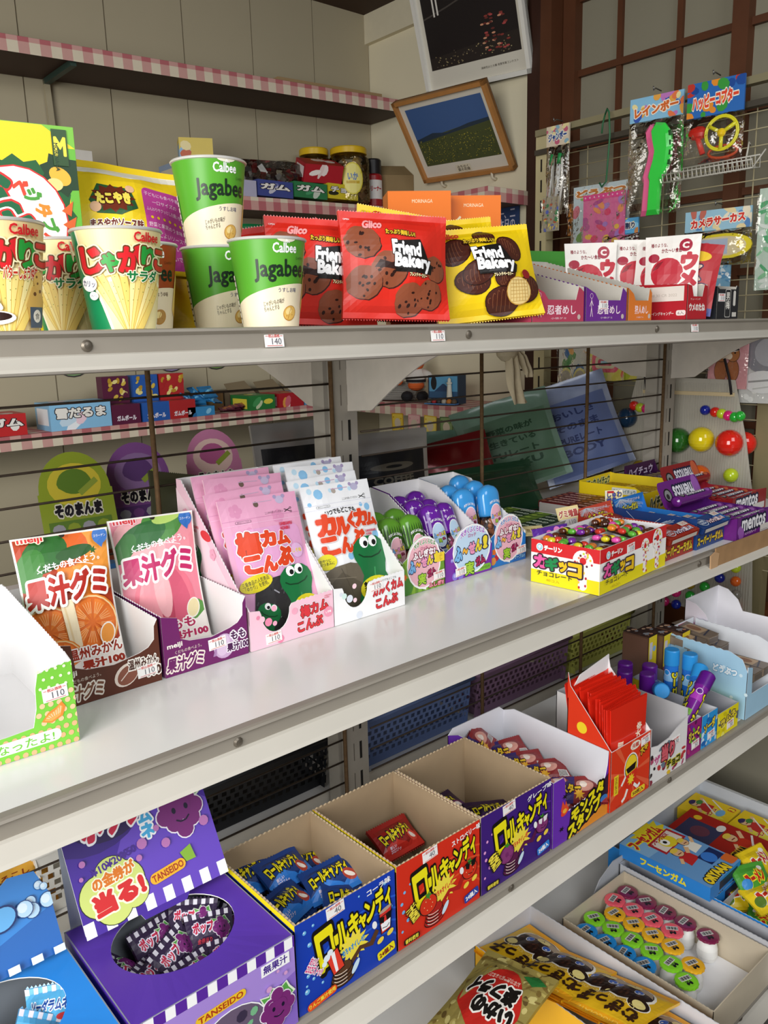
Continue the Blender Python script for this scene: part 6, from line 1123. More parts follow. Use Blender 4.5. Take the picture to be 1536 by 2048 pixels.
# ================================================================ base deck
def openbox(name, label, x0, y0, x1, y1, h, mo, mi, t=.0015, hf=None, al=None, z=ZD):
    w, d = x1 - x0, y1 - y0; o = thing(name, label, 'tray box', (x0, y0, z))
    carton(w, d, [(0, 0), (0, hf or h)] + zig((0, hf or h), (d, h), 40, .0004) + [(d, h), (d, 0)], [(0, 0), (w, 0), (w, hf or h), (0, hf or h)], mo, mi, al=al, t=t).obj('carton', o); return o
AL = Art(); AL.clip = (0, 0, .5, .07); AL.t('む', .04, .045, .02, .02, '3a8ad0', .05).t('むぎっ子', .3, .03, .12, .03, '6a3a14', .06)
openbox('snack_tray', 'yellow sided tray of bear faced puffed snack bags', .826, .34, .962, .772, .07, M('f0b41c', .4), M('d9dae0', .5), al=AL)
def bear(W, H):
    A = Art(); A.clip = (0, 0, W, H); A.rect(0, 0, W, H, 'e8b81e'); A.rect(0, 0, W, .012, 'f0a81c').rect(0, H - .014, W, H, 'f0a81c').t('CHOCOLATE', W / 2, H - .008, W * .6, .006, 'f6d05a')
    cx, cy = W * .5, H * .36
    for q, c in ((1.1, 'fbf6ea'), (1, '2a1710')):
        for s_ in (-1, 1): A.ell(cx + s_ * .031, cy + .021, .0155 * q, .014 * q, c, rot=s_ * -25)
        A.ell(cx, cy - .004, .037 * q, .030 * q, c)
    for s_ in (-1, 1): A.ell(cx + s_ * .0325, cy + .0225, .0095, .0085, 'e9d78a', rot=s_ * -25)
    r = random.Random(3)
    for k in range(60): a, b = r.uniform(0, 6.28), r.uniform(0, 1) ** .5; A.ell(cx + .033 * b * cos(a), cy - .003 + .026 * b * sin(a), .0032, .0025, ('3f2418', '1c0e0a', '553224', '2a1710')[k % 4], rot=r.uniform(0, 90), n=8, same=True)
    A.poly([(cx - .035, cy - .010), (cx - .024, cy - .029), (cx + .024, cy - .029), (cx + .035, cy - .010), (cx, cy - .016)], 'b09a80')
    for s_ in (-1, 1): A.ell(cx + s_ * .017, cy - .004, .0068, .0082, 'f4f2ee').ell(cx + s_ * .0165, cy - .0045, .0058, .0072, '1f5fc8').ell(cx + s_ * .018, cy - .002, .0018, c='f4f2ee')
    A.ell(cx, cy - .018, .0115, .0095, 'efdc92').line([(cx - .003, cy - .0155), (cx, cy - .0185), (cx + .003, cy - .0155)], .0012, '4a2c1c').line([(cx, cy - .0185), (cx, cy - .0215)], .0012, '4a2c1c')
    A.t('むぎっ子', W * .5, H * .745, W * .84, .026, '3a2010', .05).t('CHOCOLATE', W * .5, H * .62, W * .6, .006, 'f6e28a')
    return A
W, H = .108, .132; A = bear(W, H)
sp = [((.951, y, ZD + z), (rx, ry, 90 + j)) for y, z, rx, ry, j in ((.712, .040, -80, 0, -2), (.652, .046, -76, 8, 4), (.588, .054, -78, 12, 0), (.548, .062, -76, 10, 2), (.475, .05, -80, 6, -3), (.41, .044, -82, 4, 2))]
row('snack_bag', 'snack bag', None, lambda t: bag(W, H, .024, G('e8b61c'), A, seed=101, crimp=.011, n=(14, 16), wr=.0018, mcr=G('f0a41c')).obj('pouch', t), sp, ['yellow bear faced snack bag %s' % s_ for s_ in ('at the back end of its tray', 'second from the back of its tray', 'third from the back of its tray', 'fourth from the back, lying on top', 'fifth from the back of its tray', 'nearest the front of its tray')], 'bear faced snack bags')
# squid cracker bag on top
W, H = .118, .16; A = Art(); A.clip = (0, 0, W, H); A.rect(0, 0, W, H, '9a8a4a'); r = random.Random(11); A.n += 1
for k in range(150): A.ell(r.uniform(0, W), r.uniform(0, H), r.uniform(.002, .008), r.uniform(.001, .004), ('b8a860', '7a6430', 'c9bc78', '8a7840', '5f4c26')[k % 5], rot=r.uniform(0, 180), n=8, same=True)
p = [(.058 + .046 * cos(a) * (1 + .12 * sin(3 * a)), .078 + .05 * sin(a) * (1 + .1 * cos(4 * a))) for a in [k * .196 for k in range(32)]]; A.poly(p, 'c2261e')
A.poly([(.078, .03), (.098, .036), (.108, .07), (.1, .1), (.088, .08), (.092, .06)], 'a89a58').poly([(.006, .02), (.026, .01), (.04, .024), (.02, .034)], '2a7a3a')
A.t('いかの', .045, .098, .058, .024, '14100e', .08, ((.17, 'f6f2ea'),), rot=4).t('姿フライ', .062, .068, .072, .028, '14100e', .08, ((.17, 'f6f2ea'),), rot=4).t('いかの風味がしっかり!\nおやつに、おつまみに。', .06, .044, .05, .008, 'f0d8c8', .02, rot=5); A.line([(.09, .03), (.095, .036), (.093, .037), (.099, .045)], .0008, 'e8c02c')
t = thing('snack_bag', 'mottled squid cracker bag with red emblem lying on the bear snack bags', 'snack bag', (.80, .655, .312), 98, None, -97, 6)
bag(W, H, .03, M('93833f', .25, coat=.4, nz=.2, ns=60), A, seed=102, crimp=.010, n=(14, 16), wr=.0026, mcr=M('cfcdc8', .2, .7)).obj('pouch', t)
# --- yogurt cup tray
openbox('cup_tray', 'shallow beige tray half filled with capped mini yogurt cups', .984, .46, 1.162, .722, .062, M('c9bda6', .6), M('c6b9a2', .6)); mb = MB(); mb.box(.988, .464, ZD + .002, 1.158, .718, ZD + .003, M('f1f1f4', .45)); o = mb.obj('floor_sheet', [q for q in bpy.data.objects if q.name.startswith('cup_tray')][0]); o.location = (-.984, -.46, -ZD)
def ycup(c):
    def mk(t):
        mb = MB(); mb.lathe([(.010, 0), (.0145, .002), (.0165, .010), (.016, .022), (.0125, .034), (.0125, .042)], M('f3f2ee', .35), 20); mb.obj('cup_body', t)
        mb = MB(); n = 28; vs = []
        for k in range(n): q = 1 + (.05 if k % 2 else 0); vs += [(.0175 * q * cos(2 * pi * k / n), .0175 * q * sin(2 * pi * k / n), .0395), (.0172 * cos(2 * pi * k / n), .0172 * sin(2 * pi * k / n), .0425), (.0140 * cos(2 * pi * k / n), .0140 * sin(2 * pi * k / n), .0432)]
        m = M(c, .25, coat=.5); mb.mesh(vs, [(3 * k + j, 3 * ((k + 1) % n) + j, 3 * ((k + 1) % n) + j + 1, 3 * k + j + 1) for k in range(n) for j in (0, 1)] + [tuple(3 * k + 2 for k in range(n))], m, False)
        A = Art(); A.rect(-.0095, -.001, .0095, .008, 'dcdad6'); A.n += 1
        for k in range(11): A.rect(-.0085 + k * .0016, .0002, -.0078 + k * .0016 + .0004 * (k % 3), .0068, '2a2a2e', True)
        A.t('MILK', 0, -.0035, .010, .0025, '2a2a2e', .04).ell(-.003, -.0075, .0022, .003, '16161a').ell(.003, -.0075, .0022, .003, '16161a').ell(0, -.0068, .0016, .0014, '16161a')
        mb.flat(A, (0, 0, .0432), (1, 0, 0), (0, 1, 0)); mb.obj('lid', t)
    return mk
caps = (('plum purple', '7a1f46', ((1.1385, .699), (1.139, .663), (1.1405, .627), (1.1405, .591), (1.140, .551))), ('coral pink', 'e85a68', ((1.1045, .702), (1.106, .667), (1.108, .632), (1.1085, .596))), ('golden yellow', 'ecb024', ((1.0745, .682), (1.0765, .647), (1.077, .612), (1.0775, .577), (1.064, .535))), ('lime green', '86d42c', ((1.0405, .699), (1.0425, .664), (1.0435, .629), (1.044, .594), (1.042, .559), (1.027, .525))), ('sky blue', '2392e0', ((1.006, .69), (1.0075, .655), (1.0085, .62), (1.009, .585))))
for nm, c, pts in caps:
    r = random.Random(nm); n = len(pts)
    row('yogurt_cup', 'mini yogurt cup', None, ycup(c), [((x, y, ZD + .0032), (0, 0, r.uniform(-60, 10))) for x, y in pts], ['mini yogurt cup with %s lid, %s of its column' % (nm, ('rearmost',) + ORD[1:] and (('rearmost', 'second from the back', 'third from the back', 'fourth from the back', 'fifth from the back', 'sixth from the back')[i])) for i in range(n)], nm + ' mini yogurt cups')
# --- tray behind with dark chocolates
openbox('candy_tray', 'grey white tray of dark small boxes squeezed beside the blue gum carton', 1.167, .44, 1.198, .735, .068, M('c4c5ca', .5), M('b4b6bc', .5))
mb = MB(); mb.wall([(0, 0), (.105, 0), (.105, .075), (.06, .078), (.02, .06), (0, .035)], (1.09, .737, ZD + .002), (1, 0, 0), (0, 0, 1), .0015, M('b9bbc0', .5), M('b4b6bc', .5)); tag(mb.obj('cardboard_flap'), 'grey cardboard flap curving up behind the mini yogurt cups', 'cardboard')
A = Art(); A.clip = (0, 0, .024, .034); A.rect(0, 0, .024, .034, '2a1c20').rect(.003, .006, .021, .018, '8a3038').rect(.005, .02, .018, .028, 'b8aeb0')
row('candy_box', 'candy box', None, packet(.026, .036, .016, '2c2024', A, '4a2a30'), [((1.169, .69 - .04 * i, ZD + .03), (0, 0, 0)) for i in range(6)], ['small dark candy box, %s in the narrow tray' % s_ for s_ in ('rearmost', 'second from the back', 'third from the back', 'fourth from the back', 'fifth from the back', 'nearest the front')], 'dark candy boxes')
# --- big blue carton of boxed balloon gum
x0, y0, x1, y1 = 1.2, .44, 1.535, .78
AL = Art(); AL.clip = (0, 0, .34, .07); AL.rect(0, 0, .34, .07, '1f86d8').t('コリス', .075, .058, .04, .009, '1a2a5c', .05).t('フーセンガム', .16, .057, .085, .014, 'f2e22c', .06, ((.15, '1a3a6a'),)).t('スポーツシリーズ', .25, .056, .06, .008, 'c9e4f6', .04)
openbox('gum_carton', 'wide bright blue sided carton of boxed balloon gum', x0, y0, x1, y1, .07, M('1f86d8', .35), M('cfd4dc', .5), al=AL)
mb = MB(); mb.wall([(0, 0), (x1 - x0 - .01, 0), (x1 - x0 - .01, .055), (0, .055)], (x0 + .004, .565, ZD + .003), (1, 0, 0), (0, 0, 1), .0014, M('b8bac0', .5)); tag(mb.obj('cardboard_divider'), 'grey cardboard strip dividing boxed gum from green and yellow packets', 'cardboard')
def gumbox(w, d, kind):
    A = Art(); A.clip = (0, 0, w, d); bg, tc = {'b': ('6a9cd0', 'c22a2c'), 'r': ('a8241c', 'e8c02c'), 'y': ('ecc81c', 'c22a2c')}[kind]; A.rect(0, 0, w, d, bg)
    def man(x, y, s, shirt): A.poly([(x - s, y - s * 1.4), (x + s, y - s * 1.2), (x + s * .9, y + s * .4), (x - s * .8, y + s * .3)], shirt).ell(x, y + s * .9, s * .72, s * .8, '2a1a14').ell(x, y + s * .85, s * .64, s * .7, 'e4b88a').ell(x, y + s * 1.3, s * .6, s * .35, '3a2a5a' if kind == 'y' else 'e8c84a').line([(x + s * .8, y), (x + s * 1.7, y + s * .9)], s * .45, 'e4b88a').line([(x - s * .7, y), (x - s * 1.4, y - s * .6)], s * .4, 'e4b88a').line([(x - s * .3, y + .6 * s), (x + s * .3, y + .55 * s)], s * .12, '7a2a1c')
    if kind == 'b':
        A.poly([(0, d), (w, d), (w, d * .62), (0, d * .66)], '8ab6dc').star(w * .62, d * .86, .045, .03, 14, 'e8d22c').t('フーセンガム', w * .45, d * .87, w * .8, .022, 'c22a2c', .07, ((.16, 'f2e22c'),), rot=0).poly([(.03, d * .56), (w - .004, d * .58), (w - .006, d * .8), (.03, d * .78)], 'b0242c').poly([(.036, d * .58), (w - .01, d * .6), (w - .012, d * .78), (.036, d * .76)], 'e8dcd0').ell(w * .62, d * .67, .018, .016, 'e8d22c').ell(w * .56, d * .68, .009, .009, 'f8f6f0').ell(w * .56, d * .68, .004, c='1a1a1a').t('ランキングBOX', w * .55, d * .75, w * .5, .010, 'b0242c', .05)
        man(w * .45, d * .42, .016, 'c22a2c'); man(w * .78, d * .48, .014, 'f0ece0'); A.rect(w * .55, d * .16, w * .95, d * .32, '1a2a5c').ell(w * .7, d * .24, .014, c='3a7ad0').t('ORYAAA!', w * .4, d * .075, w * .62, .016, 'f2d22c', .07, ((.16, '1a1a1a'),), warp=lambda X, Y: (X, Y - X * X * 4)).t('1', w * .9, d * .09, .008, .018, 'd86a2c', .1)
    elif kind == 'r':
        A.rect(w * .05, d * .5, w * .7, d * .92, '3a3a5a').ell(w * .4, d * .7, .018, c='6a3a4a').ell(w * .8, d * .85, .008, c='e8c02c'); man(w * .6, d * .3, .018, 'c2301c'); A.ell(w * .75, d * .55, .012, .008, 'e8e4dc').t('GRAAA', w * .3, d * .2, w * .4, .014, '1a1414', .06, ((.15, 'e8c02c'),)).line([(w * .5, d * .1), (w * .95, d * .25)], .004, 'e8e0d8')
    else:
        A.star(w * .3, d * .4, .03, .02, 12, 'f4e24a').t('フーセンガム', w * .32, d * .42, w * .6, .011, 'c22a2c', .06, ((.15, 'f6ee9a'),), rot=0); man(w * .5, d * .66, .016, 'c2302c'); A.line([(w * .35, d * .3), (w * .8, d * .75)], .003, 'f0ece4').line([(w * .6, d * .2), (w * .95, d * .6)], .003, 'f0ece4').ell(w * .62, d * .76, .009, .006, '4a8a3c').ell(w * .5, d * .25, .014, .008, '7ab0d8').rr(w * .75, d * .06, w * .92, d * .2, .002, 'c22a2c').t('3', w * .835, d * .13, .006, .010, 'f2e22c', .08)
    return A
def gbox(label, x, y, z, w, d, h, c, kind, rz=0):
    t = thing('gum_box', label, 'gum box', (x, y, z), rz, None); mb = MB(); mb.box(0, 0, 0, w, d, h, M(c, .3)); mb.flat(gumbox(w, d, kind), (0, 0, h), (1, 0, 0), (0, 1, 0)); S_ = Art(); S_.clip = (0, 0, d, h); S_.t('フーセンガム', d * .5, h * .5, d * .5, h * .5, 'f2e22c', .05); mb.flat(S_, (0, d, 0), (0, -1, 0), (0, 0, 1)); F_ = Art(); F_.rect(w * .3, h * .2, w * .9, h * .8, '1a2a4a'); mb.flat(F_, (0, 0, 0), (1, 0, 0), (0, 0, 1)); mb.obj('carton', t)
gbox('light blue sports gum box lying on top of its twin', 1.182, .572, ZD + .073, .108, .172, .026, '2a86d8', 'b', 1)
gbox('light blue sports gum box underneath, mostly covered', 1.207, .574, ZD + .042, .108, .172, .026, '2a86d8', 'b')
gbox('dark red sports gum box between the blue and yellow ones', 1.322, .570, ZD + .044, .10, .165, .026, '9a2018', 'r', 1)
gbox('yellow number three gum box at the back', 1.43, .675, ZD + .03, .078, .095, .024, 'e4c01c', 'y', 2)
gbox('yellow gum box lying in front of the other yellow one', 1.428, .57, ZD + .034, .08, .1, .024, 'e4c01c', 'y', 0)
def pk(c, c2):
    A = Art(); W, H = .075, .05; A.clip = (0, 0, W, H); A.rect(0, 0, W, H, c).t('ラーメン', .04, .026, .045, .018, 'c22a1c', .07, ((.16, 'f2e22c' if c != 'e8c81c' else 'f6f0e4'),), rot=12).ell(.016, .018, .011, .009, c2).rect(.05, .004, .07, .012, '4a8a3c').ell(.06, .04, .006, .004, 'f6f2ea')
    return A, W, H
A, W, H = pk('4a9a34', '3a8ad0'); A2, _, _ = pk('e8c81c', '5a7a2c')
row('snack_packet', 'snack packet', None, wrapper(W, H, .014, '4a9a30', A, seed=111), [((1.285, .535, ZD + .055), (-50, 6, -18)), ((1.25, .485, ZD + .03), (-80, 0, 20)), ((1.35, .515, ZD + .04), (-72, 0, 40))], ['green noodle snack packet propped highest against the divider', 'green noodle snack packet lying low at the left of the compartment', 'green noodle snack packet at the right under yellow packets'], 'green noodle snack packets')
row('snack_packet', 'snack packet', None, wrapper(W, H, .014, 'e4c41c', A2, seed=112), [((1.335, .545, ZD + .062), (-56, 4, -8)), ((1.275, .502, ZD + .05), (-70, 0, -14)), ((1.32, .485, ZD + .056), (-68, 6, 16)), ((1.25, .545, ZD + .035), (-78, 0, -40))], ['yellow noodle snack packet with white corner near the divider', 'yellow noodle snack packet in front of the green one', 'yellow noodle snack packet at the front right on top', 'yellow noodle snack packet sunk at the left of the compartment'], 'yellow noodle snack packets')
# ================================================================ behind the gondola
def px(x, y, ax, val):
    """point of the plane (axis = val) seen at photo pixel x, y"""
    c = V(((x - 768) / 1650.8, (y - 1024) / 1650.8, 1)); d = [sum(_R[i][k] * c[i] for i in range(3)) for k in range(3)]
    o = (0, 0, CAMZ); s = (val - o[ax]) / d[ax]; return V([o[i] + d[i] * s for i in range(3)])
# pictures on the white wall
def picture(label, yl, yr, zb, h, lean, fw, fc, A, Wd, roll=0):
    t = thing('framed_picture', label, 'picture', (1.868, yl, zb)); t.rotation_euler = Euler((0, 0, 0))
    m = Matrix.Rotation(RD(-90), 4, 'Z') @ Matrix.Rotation(RD(lean), 4, 'X') @ Matrix.Rotation(RD(roll), 4, 'Y'); t.matrix_world = Matrix.Translation((1.862, yl, zb)) @ m
    mb = MB(); mb.box(0, -.002, 0, Wd, .008, h, M('6a6258', .7)); a = Art(); a.rect(fw, fw, Wd - fw, h - fw, 'd9d4c6'); mb.flat(a, (0, -.002, 0), (1, 0, 0), (0, 0, 1)).flat(A, (0, -.0024, 0), (1, 0, 0), (0, 0, 1)); mb.obj('print', t)
    mb = MB()
    for b in ((0, 0, Wd, fw), (0, h - fw, Wd, h), (0, 0, fw, h), (Wd - fw, 0, Wd, h)): mb.box(b[0], -.014, b[1], b[2], .006, b[3], fc)
    mb.obj('frame', t); return t
A = Art(); W_, H_ = .345, .245; A.rect(.03, .045, W_ - .03, H_ - .03, '3f5f94').poly([(.03, .045), (W_ - .03, .045), (W_ - .03, .15), (.25, .145), (.15, .135), (.03, .125)], '4a5230').poly([(.03, .125), (.10, .138), (.15, .132), (.24, .146), (W_ - .03, .151), (W_ - .03, .142), (.03, .115)], '2a3a4a'); r = random.Random(5); A.n += 1
for k in range(420): A.ell(r.uniform(.034, W_ - .034), .047 + .075 * r.random() ** .8, .0018, .0012, ('8a8434', '5f6a34', '3a4428', 'b0a440')[k % 4], n=6, same=True)
A.rect(W_ * .4, .014, W_ * .56, .036, 'd8d0b8').t('みちのく\n菜の花畑', W_ * .48, .025, .045, .017, '3a342a', .02)
pm = M('b07a42', .5, nz=.15, ns=30)
picture('landscape photo of a yellow field under blue sky in a tilted wooden frame', 1.925, 1.6, 1.655, H_, 35, .011, pm, A, W_, 3)
A = Art(); W_, H_ = .385, .42; A.rect(.028, .06, W_ - .028, H_ - .02, '1f1a1c').poly([(.028, .06), (W_ - .028, .06), (W_ - .028, .11), (.2, .10), (.028, .09)], '2a2422').line([(.028, .19), (.12, .205), (.22, .225), (W_ - .03, .255)], .004, '4a4440').line([(.072, .19), (.072, .30)], .006, 'e0dcd4').line([(.086, .192), (.086, .30)], .006, 'e0dcd4').line([(.072, .28), (.086, .28)], .004, 'e0dcd4').line([(.27, .23), (.27, .31)], .005, 'e0dcd4').line([(.282, .232), (.282, .31)], .005, 'e0dcd4')
A.line([(.03, .26), (.08, .30), (.15, .225), (.2, .225), (.275, .31), (W_ - .03, .27)], .0015, 'b0aca4'); A.n += 1
for x, y, s_, c in ((.27, .345, .035, 'b85a50'), (.30, .37, .045, 'c2706a'), (.25, .38, .03, 'a8504a')):
    for k in range(26): a = k * .2417; A.line([(x, y), (x + s_ * cos(a), y + s_ * sin(a))], .0016, c, True)
for k in range(40): A.ell(.27 + r.uniform(-.035, .05), r.uniform(.075, .16), .007, .0025, ('b04a4a', '8a3a34', 'd89a7a', '6a2f2c')[k % 4], n=7, same=True)
for k in range(70): A.ell(r.uniform(.05, W_ - .05), r.uniform(.065, .1), .0025, .0015, ('8a7a5a', 'a89a70', '5a5044')[k % 3], n=6, same=True)
A.t('海峡花火と大橋 夜景写真コンテスト', W_ * .72, .038, .13, .006, '6a645a')
picture('night photo of a lit bridge and fireworks in a tilted white frame', 1.905, 1.538, 1.893, H_, 19, .012, M('e6e4dc', .35), A, W_, 4)
for i, (y, z, l) in enumerate(((1.86, 1.64, 'left'), (1.66, 1.63, 'right'))):
    mb = MB(); mb.tube([(1.882, y, z + .02), (1.87, y, z + .018), (1.86, y, z + .008), (1.862, y, z - .004), (1.872, y, z - .008), (1.882, y, z - .006)], .004, M('cfc6ae', .5), 8); tag(mb.obj('wall_hook'), 'cream plastic hook supporting the landscape frame at its %s' % l, 'hook')
# things on the jar shelf
def block(name, label, cat, x, y, z, w, d, h, c, cs=(), txt=None, tc='f0ece4', rz=0, rx=0, group=None): return plain(name, label, cat, x, y, z, rz, w, d, h, c, cs or (c,), txt, tc, group, rx)
ZJ = 1.578
t = thing('plastic_bag', 'clear bag of foil wrapped sweets on the jar shelf', 'bag', (1.40, 2.09, 1.63)); mb = MB(); r = random.Random(3)
bm_ = bmesh.new(); bmesh.ops.create_icosphere(bm_, subdivisions=3, radius=1)
for v in bm_.verts: n_ = 1 + .13 * sin(v.co.x * 7) + .1 * sin(v.co.y * 9 + 1) + .1 * sin(v.co.z * 11); v.co = V((v.co.x * .155 * n_, v.co.y * .065 * n_, v.co.z * .05 * n_ + .01))
mb.mesh([v.co.copy() for v in bm_.verts], [[v.index for v in f.verts] for f in bm_.faces], FILM('e4e0d8', .28), False); bm_.free(); mb.obj('film', t); mb = MB()
for k in range(60):
    mb.T = Matrix.Translation((r.uniform(-.12, .12), r.uniform(-.04, .03), r.uniform(-.03, .035))) @ Euler((r.uniform(0, 3), r.uniform(0, 3), r.uniform(0, 3))).to_matrix().to_4x4(); mb.box(-.014, -.008, -.004, .014, .008, .004, M(('b8b4ac', '6a5048', 'a83a3a', '8a8478')[k % 4], .25, .4))
o = mb.obj('sweets', t); o['kind'] = 'stuff'
for i, (x, w, c, cs, tx, l) in enumerate(((1.20, .10, 'b0aec4', ('8a88a8', 'e0dce4'), None, 'pale lilac'), (1.305, .115, '3f4a8c', ('c9c6d4', '6a72a8'), 'ガム', 'navy blue'), (1.425, .115, '2f7a4a', ('c9d4c4', '4a9a6a'), 'ガム', 'green'), (1.545, .11, 'd8c42c', ('2a2a1c', 'f0e484'), 'チョコ', 'yellow'))): block('gum_carton', '%s carton in the row on the jar shelf' % l, 'display box', x, 2.006, ZJ - .004 + .006 * i, w, .1, .042, c, cs, tx)
t = plain('sweet_carton', 'red white dotted carton lying tilted above the row', 'sweet box', 1.475, 2.03, ZJ + .055, -12, .12, .07, .05, 'b0202c', ('f0e0dc', 'e8d0cc', 'f4eae4'), None, 'ffffff', None, 24)
def jar(label, x, y, h, r_):
    t = thing('candy_jar', label, 'jar', (x, y, ZJ + .008)); mb = MB(); mb.lathe([(r_ * .9, 0), (r_, .006), (r_, h * .72), (r_ * .97, h * .82), (r_ * .8, h * .9), (r_ * .8, h * .92)], FILM('d8c8a8', .3), 24); mb.obj('glass', t)
    mb = MB(); rn = random.Random(h)
    for k in range(70): a, q = rn.uniform(0, 6.28), r_ * .8 * rn.random() ** .5; mb.T = Matrix.Translation((q * cos(a), q * sin(a), .012 + rn.random() * h * .7)) @ Euler((rn.uniform(0, 3), rn.uniform(0, 3), 0)).to_matrix().to_4x4(); mb.box(-.012, -.009, -.004, .012, .009, .004, M(('8a6a3a', '6a4a2a', 'a8884a')[k % 3], .5))
    o = mb.obj('snacks', t); o['kind'] = 'stuff'; mb = MB(); mb.lathe([(r_ * .86, h * .9), (r_ * .88, h * .905), (r_ * .88, h * 1.0), (r_ * .84, h * 1.02), (1e-6, h * 1.02)], M('dcb420', .35), 28); mb.obj('lid', t)
    A = Art(); A.ell(0, h * .42, .032, .045, 'd8c83c').ell(0, h * .42, .029, .041, 'e8dc7a').t('いか', 0, h * .46, .03, .02, '5a7ab0', .04).rect(-.02, h * .33, .02, h * .38, 'c9a82c'); mb = MB(); mb.art(A, lambda u, v_, q: ((r_ + q + .0006) * sin(u / r_ - .5), -(r_ + q + .0006) * cos(u / r_ - .5), v_), cut=(.01, 1)); mb.obj('paper_label', t)
jar('larger snack jar with yellow lid and oval label on the jar shelf', 1.655, 2.045, .155, .062); jar('smaller snack jar with yellow lid behind the larger one', 1.59, 2.13, .16, .05)
t = thing('spray_can', 'black and red spray can on the jar shelf', 'spray can', (1.752, 2.05, ZJ + .01)); mb = MB(); mb.lathe([(.028, 0), (.029, .002), (.029, .088), (.025, .095)], M('9a1c22', .35), 24); A = Art(); A.rect(-.03, .02, .03, .075, 'd8d4d0').t('クリーナー', 0, .05, .045, .014, 'a8242c', .06, rot=0); mb.art(A, lambda u, v_, q: ((.0293 + q) * sin(u / .029 - .5), -(.0293 + q) * cos(u / .029 - .5), v_), cut=(.006, 1)); mb.obj('can_body', t); mb = MB(); mb.lathe([(.0265, .093), (.027, .094), (.027, .133), (.024, .137), (1e-6, .137)], M('1c1a1c', .4), 24); mb.obj('cap', t)
t = thing('cardboard_box', 'open brown cardboard box in the corner of the jar shelf', 'box', (1.79, 2.05, ZJ + .012), -30); mb = MB(); kb = M('8a7450', .8); mb.box(-.02, 0, 0, .1, .09, .095, kb); mb.obj('carton', t); mb = MB(); mb.wall([(0, 0), (.12, 0), (.1, .05), (.01, .05)], (-.02, 0, .0955), (1, 0, 0), (0, .75, .66), .003, kb); mb.obj('flap', t)
block('toy_box', 'yellow and blue toy box at the back above the potato cups', 'toy box', 1.09, 2.03, 1.645, .085, .06, .06, 'd8c05a', ('8ab4d8', 'c2603c', 'e8d8a0'), None, rz=-24)
block('toy_box', 'plain carton supporting the yellow and blue toy box', 'toy box', 1.07, 2.02, 1.575, .11, .09, .069, '8a9ab0', ('c9c0a8', '6a7a98'))
block('sweet_carton', 'grey white carton edge behind the takoyaki bag', 'sweet box', .80, 2.03, 1.56, .06, .06, .085, 'd4cfc6', ('a8a49c',))
# low gingham shelf cartons
ZL = .993
low = ((.60, .09, .05, 'c22a2c', ('f0ece4', 'e8c8c0'), 'ガム', 'red and white'), (.745, .15, .066, '8ac0e4', ('f2f6fa', 'c9e0f0', 'f0d0dc'), '雪だるま', 'snowy sky blue'), (1.105, .08, .03, '3a8ac0', ('8ac8e8', '2a6aa0'), None, 'blue foil'))
for x, w, h, c, cs, tx, l in low: block('candy_carton', '%s carton on the low gingham shelf' % l, 'candy box', x - .06, 2.004, ZL + .002, w, .1, h, c, cs, tx)
for i, (x, c, l) in enumerate(((.837, '5a1f3c', 'maroon'), (.918, '2a5aa8', 'royal blue'), (.993, 'b02a2c', 'crimson'))):
    t = thing('display_carton', '%s pack carton with golden top on the low gingham shelf' % l, 'display box', (x + .0, 2.004, ZL + .004)); mb = MB(); mb.box(0, 0, 0, .075, .06, .05, M(c, .4)); mb.box(.004, .055, 0, .074, .09, .118, M(c, .4)); A = Art(); r = random.Random(i); A.clip = (0, 0, .07, .06)
    for k in range(16): A.ell(r.uniform(.004, .066), r.uniform(.006, .056), .008, .005, ('d8b84a', 'b8902c', 'e8d88a', c)[k % 4], rot=r.uniform(0, 90), n=7)
    mb.flat(A, (.004, .054, .055), (1, 0, 0), (0, 0, 1)); B = Art(); B.clip = (0, 0, .075, .05); B.t('ガムボール', .038, .016, .05, .012, 'e8e0e8', .05); mb.flat(B, (0, 0, 0), (1, 0, 0), (0, 0, 1)); mb.obj('carton', t)
A = Art(); A.clip = (0, 0, .05, .04); A.rect(0, 0, .05, .04, '2f7ab0').line([(0, .01), (.05, .03)], .006, '7ac0e4')
row('foil_packet', 'candy packet', None, wrapper(.05, .04, .01, '2f80b8', A, seed=121), [((1.09 + .022 * (i % 4), 2.035 + .02 * (i // 4), ZL + .036 + .008 * (i % 3)), (-60 + 8 * (i % 3), 5 * (i % 2), -30 + 22 * i)) for i in range(6)], 'blue foil packet heaped on the low gingham shelf', 'blue foil packets')
A = Art(); A.clip = (0, 0, .06, .03); A.rect(0, 0, .06, .03, '7a3a4a').ell(.02, .015, .012, .008, 'a86a3a').ell(.045, .015, .008, .008, '4a3a7a')
row('foil_packet', 'candy packet', None, wrapper(.06, .03, .008, '6a3040', A, seed=122), [((1.19 + .02 * i, 2.03, ZL + .012 + .003 * i), (-78, 0, -20 + 14 * i)) for i in range(4)], 'maroon sweet packet scattered on the low gingham shelf', 'maroon sweet packets')
for x, c, cs, l in ((1.235, '2c7a3a', ('e8d84a', 'c9d8b0', '4a9a5a'), 'green'), (1.335, 'b0222c', ('f0d8d8', 'e8a04a', 'd86a7a'), 'red'), (1.425, '5a9ac8', ('e4f0f8', '2a5a9c', '9ad0a8'), 'blue white'), (1.512, '4a1a4c', ('d8d84a', 'c88ac0', 'e8c8e0'), 'dark purple')):
    t = plain('candy_carton', '%s lidded carton with animal dots on the low gingham shelf' % l, 'candy box', x, 2.004, ZL + .004, 0, .086, .1, .046, c, cs)
    mb = MB(); mb.wall([(0, 0), (.086, 0), (.08, .07), (.006, .06)], (0, .1, .046), (1, 0, 0), (0, .72, .5), .001, M('8a7a60', .7)); mb.obj('lid_flap', t)
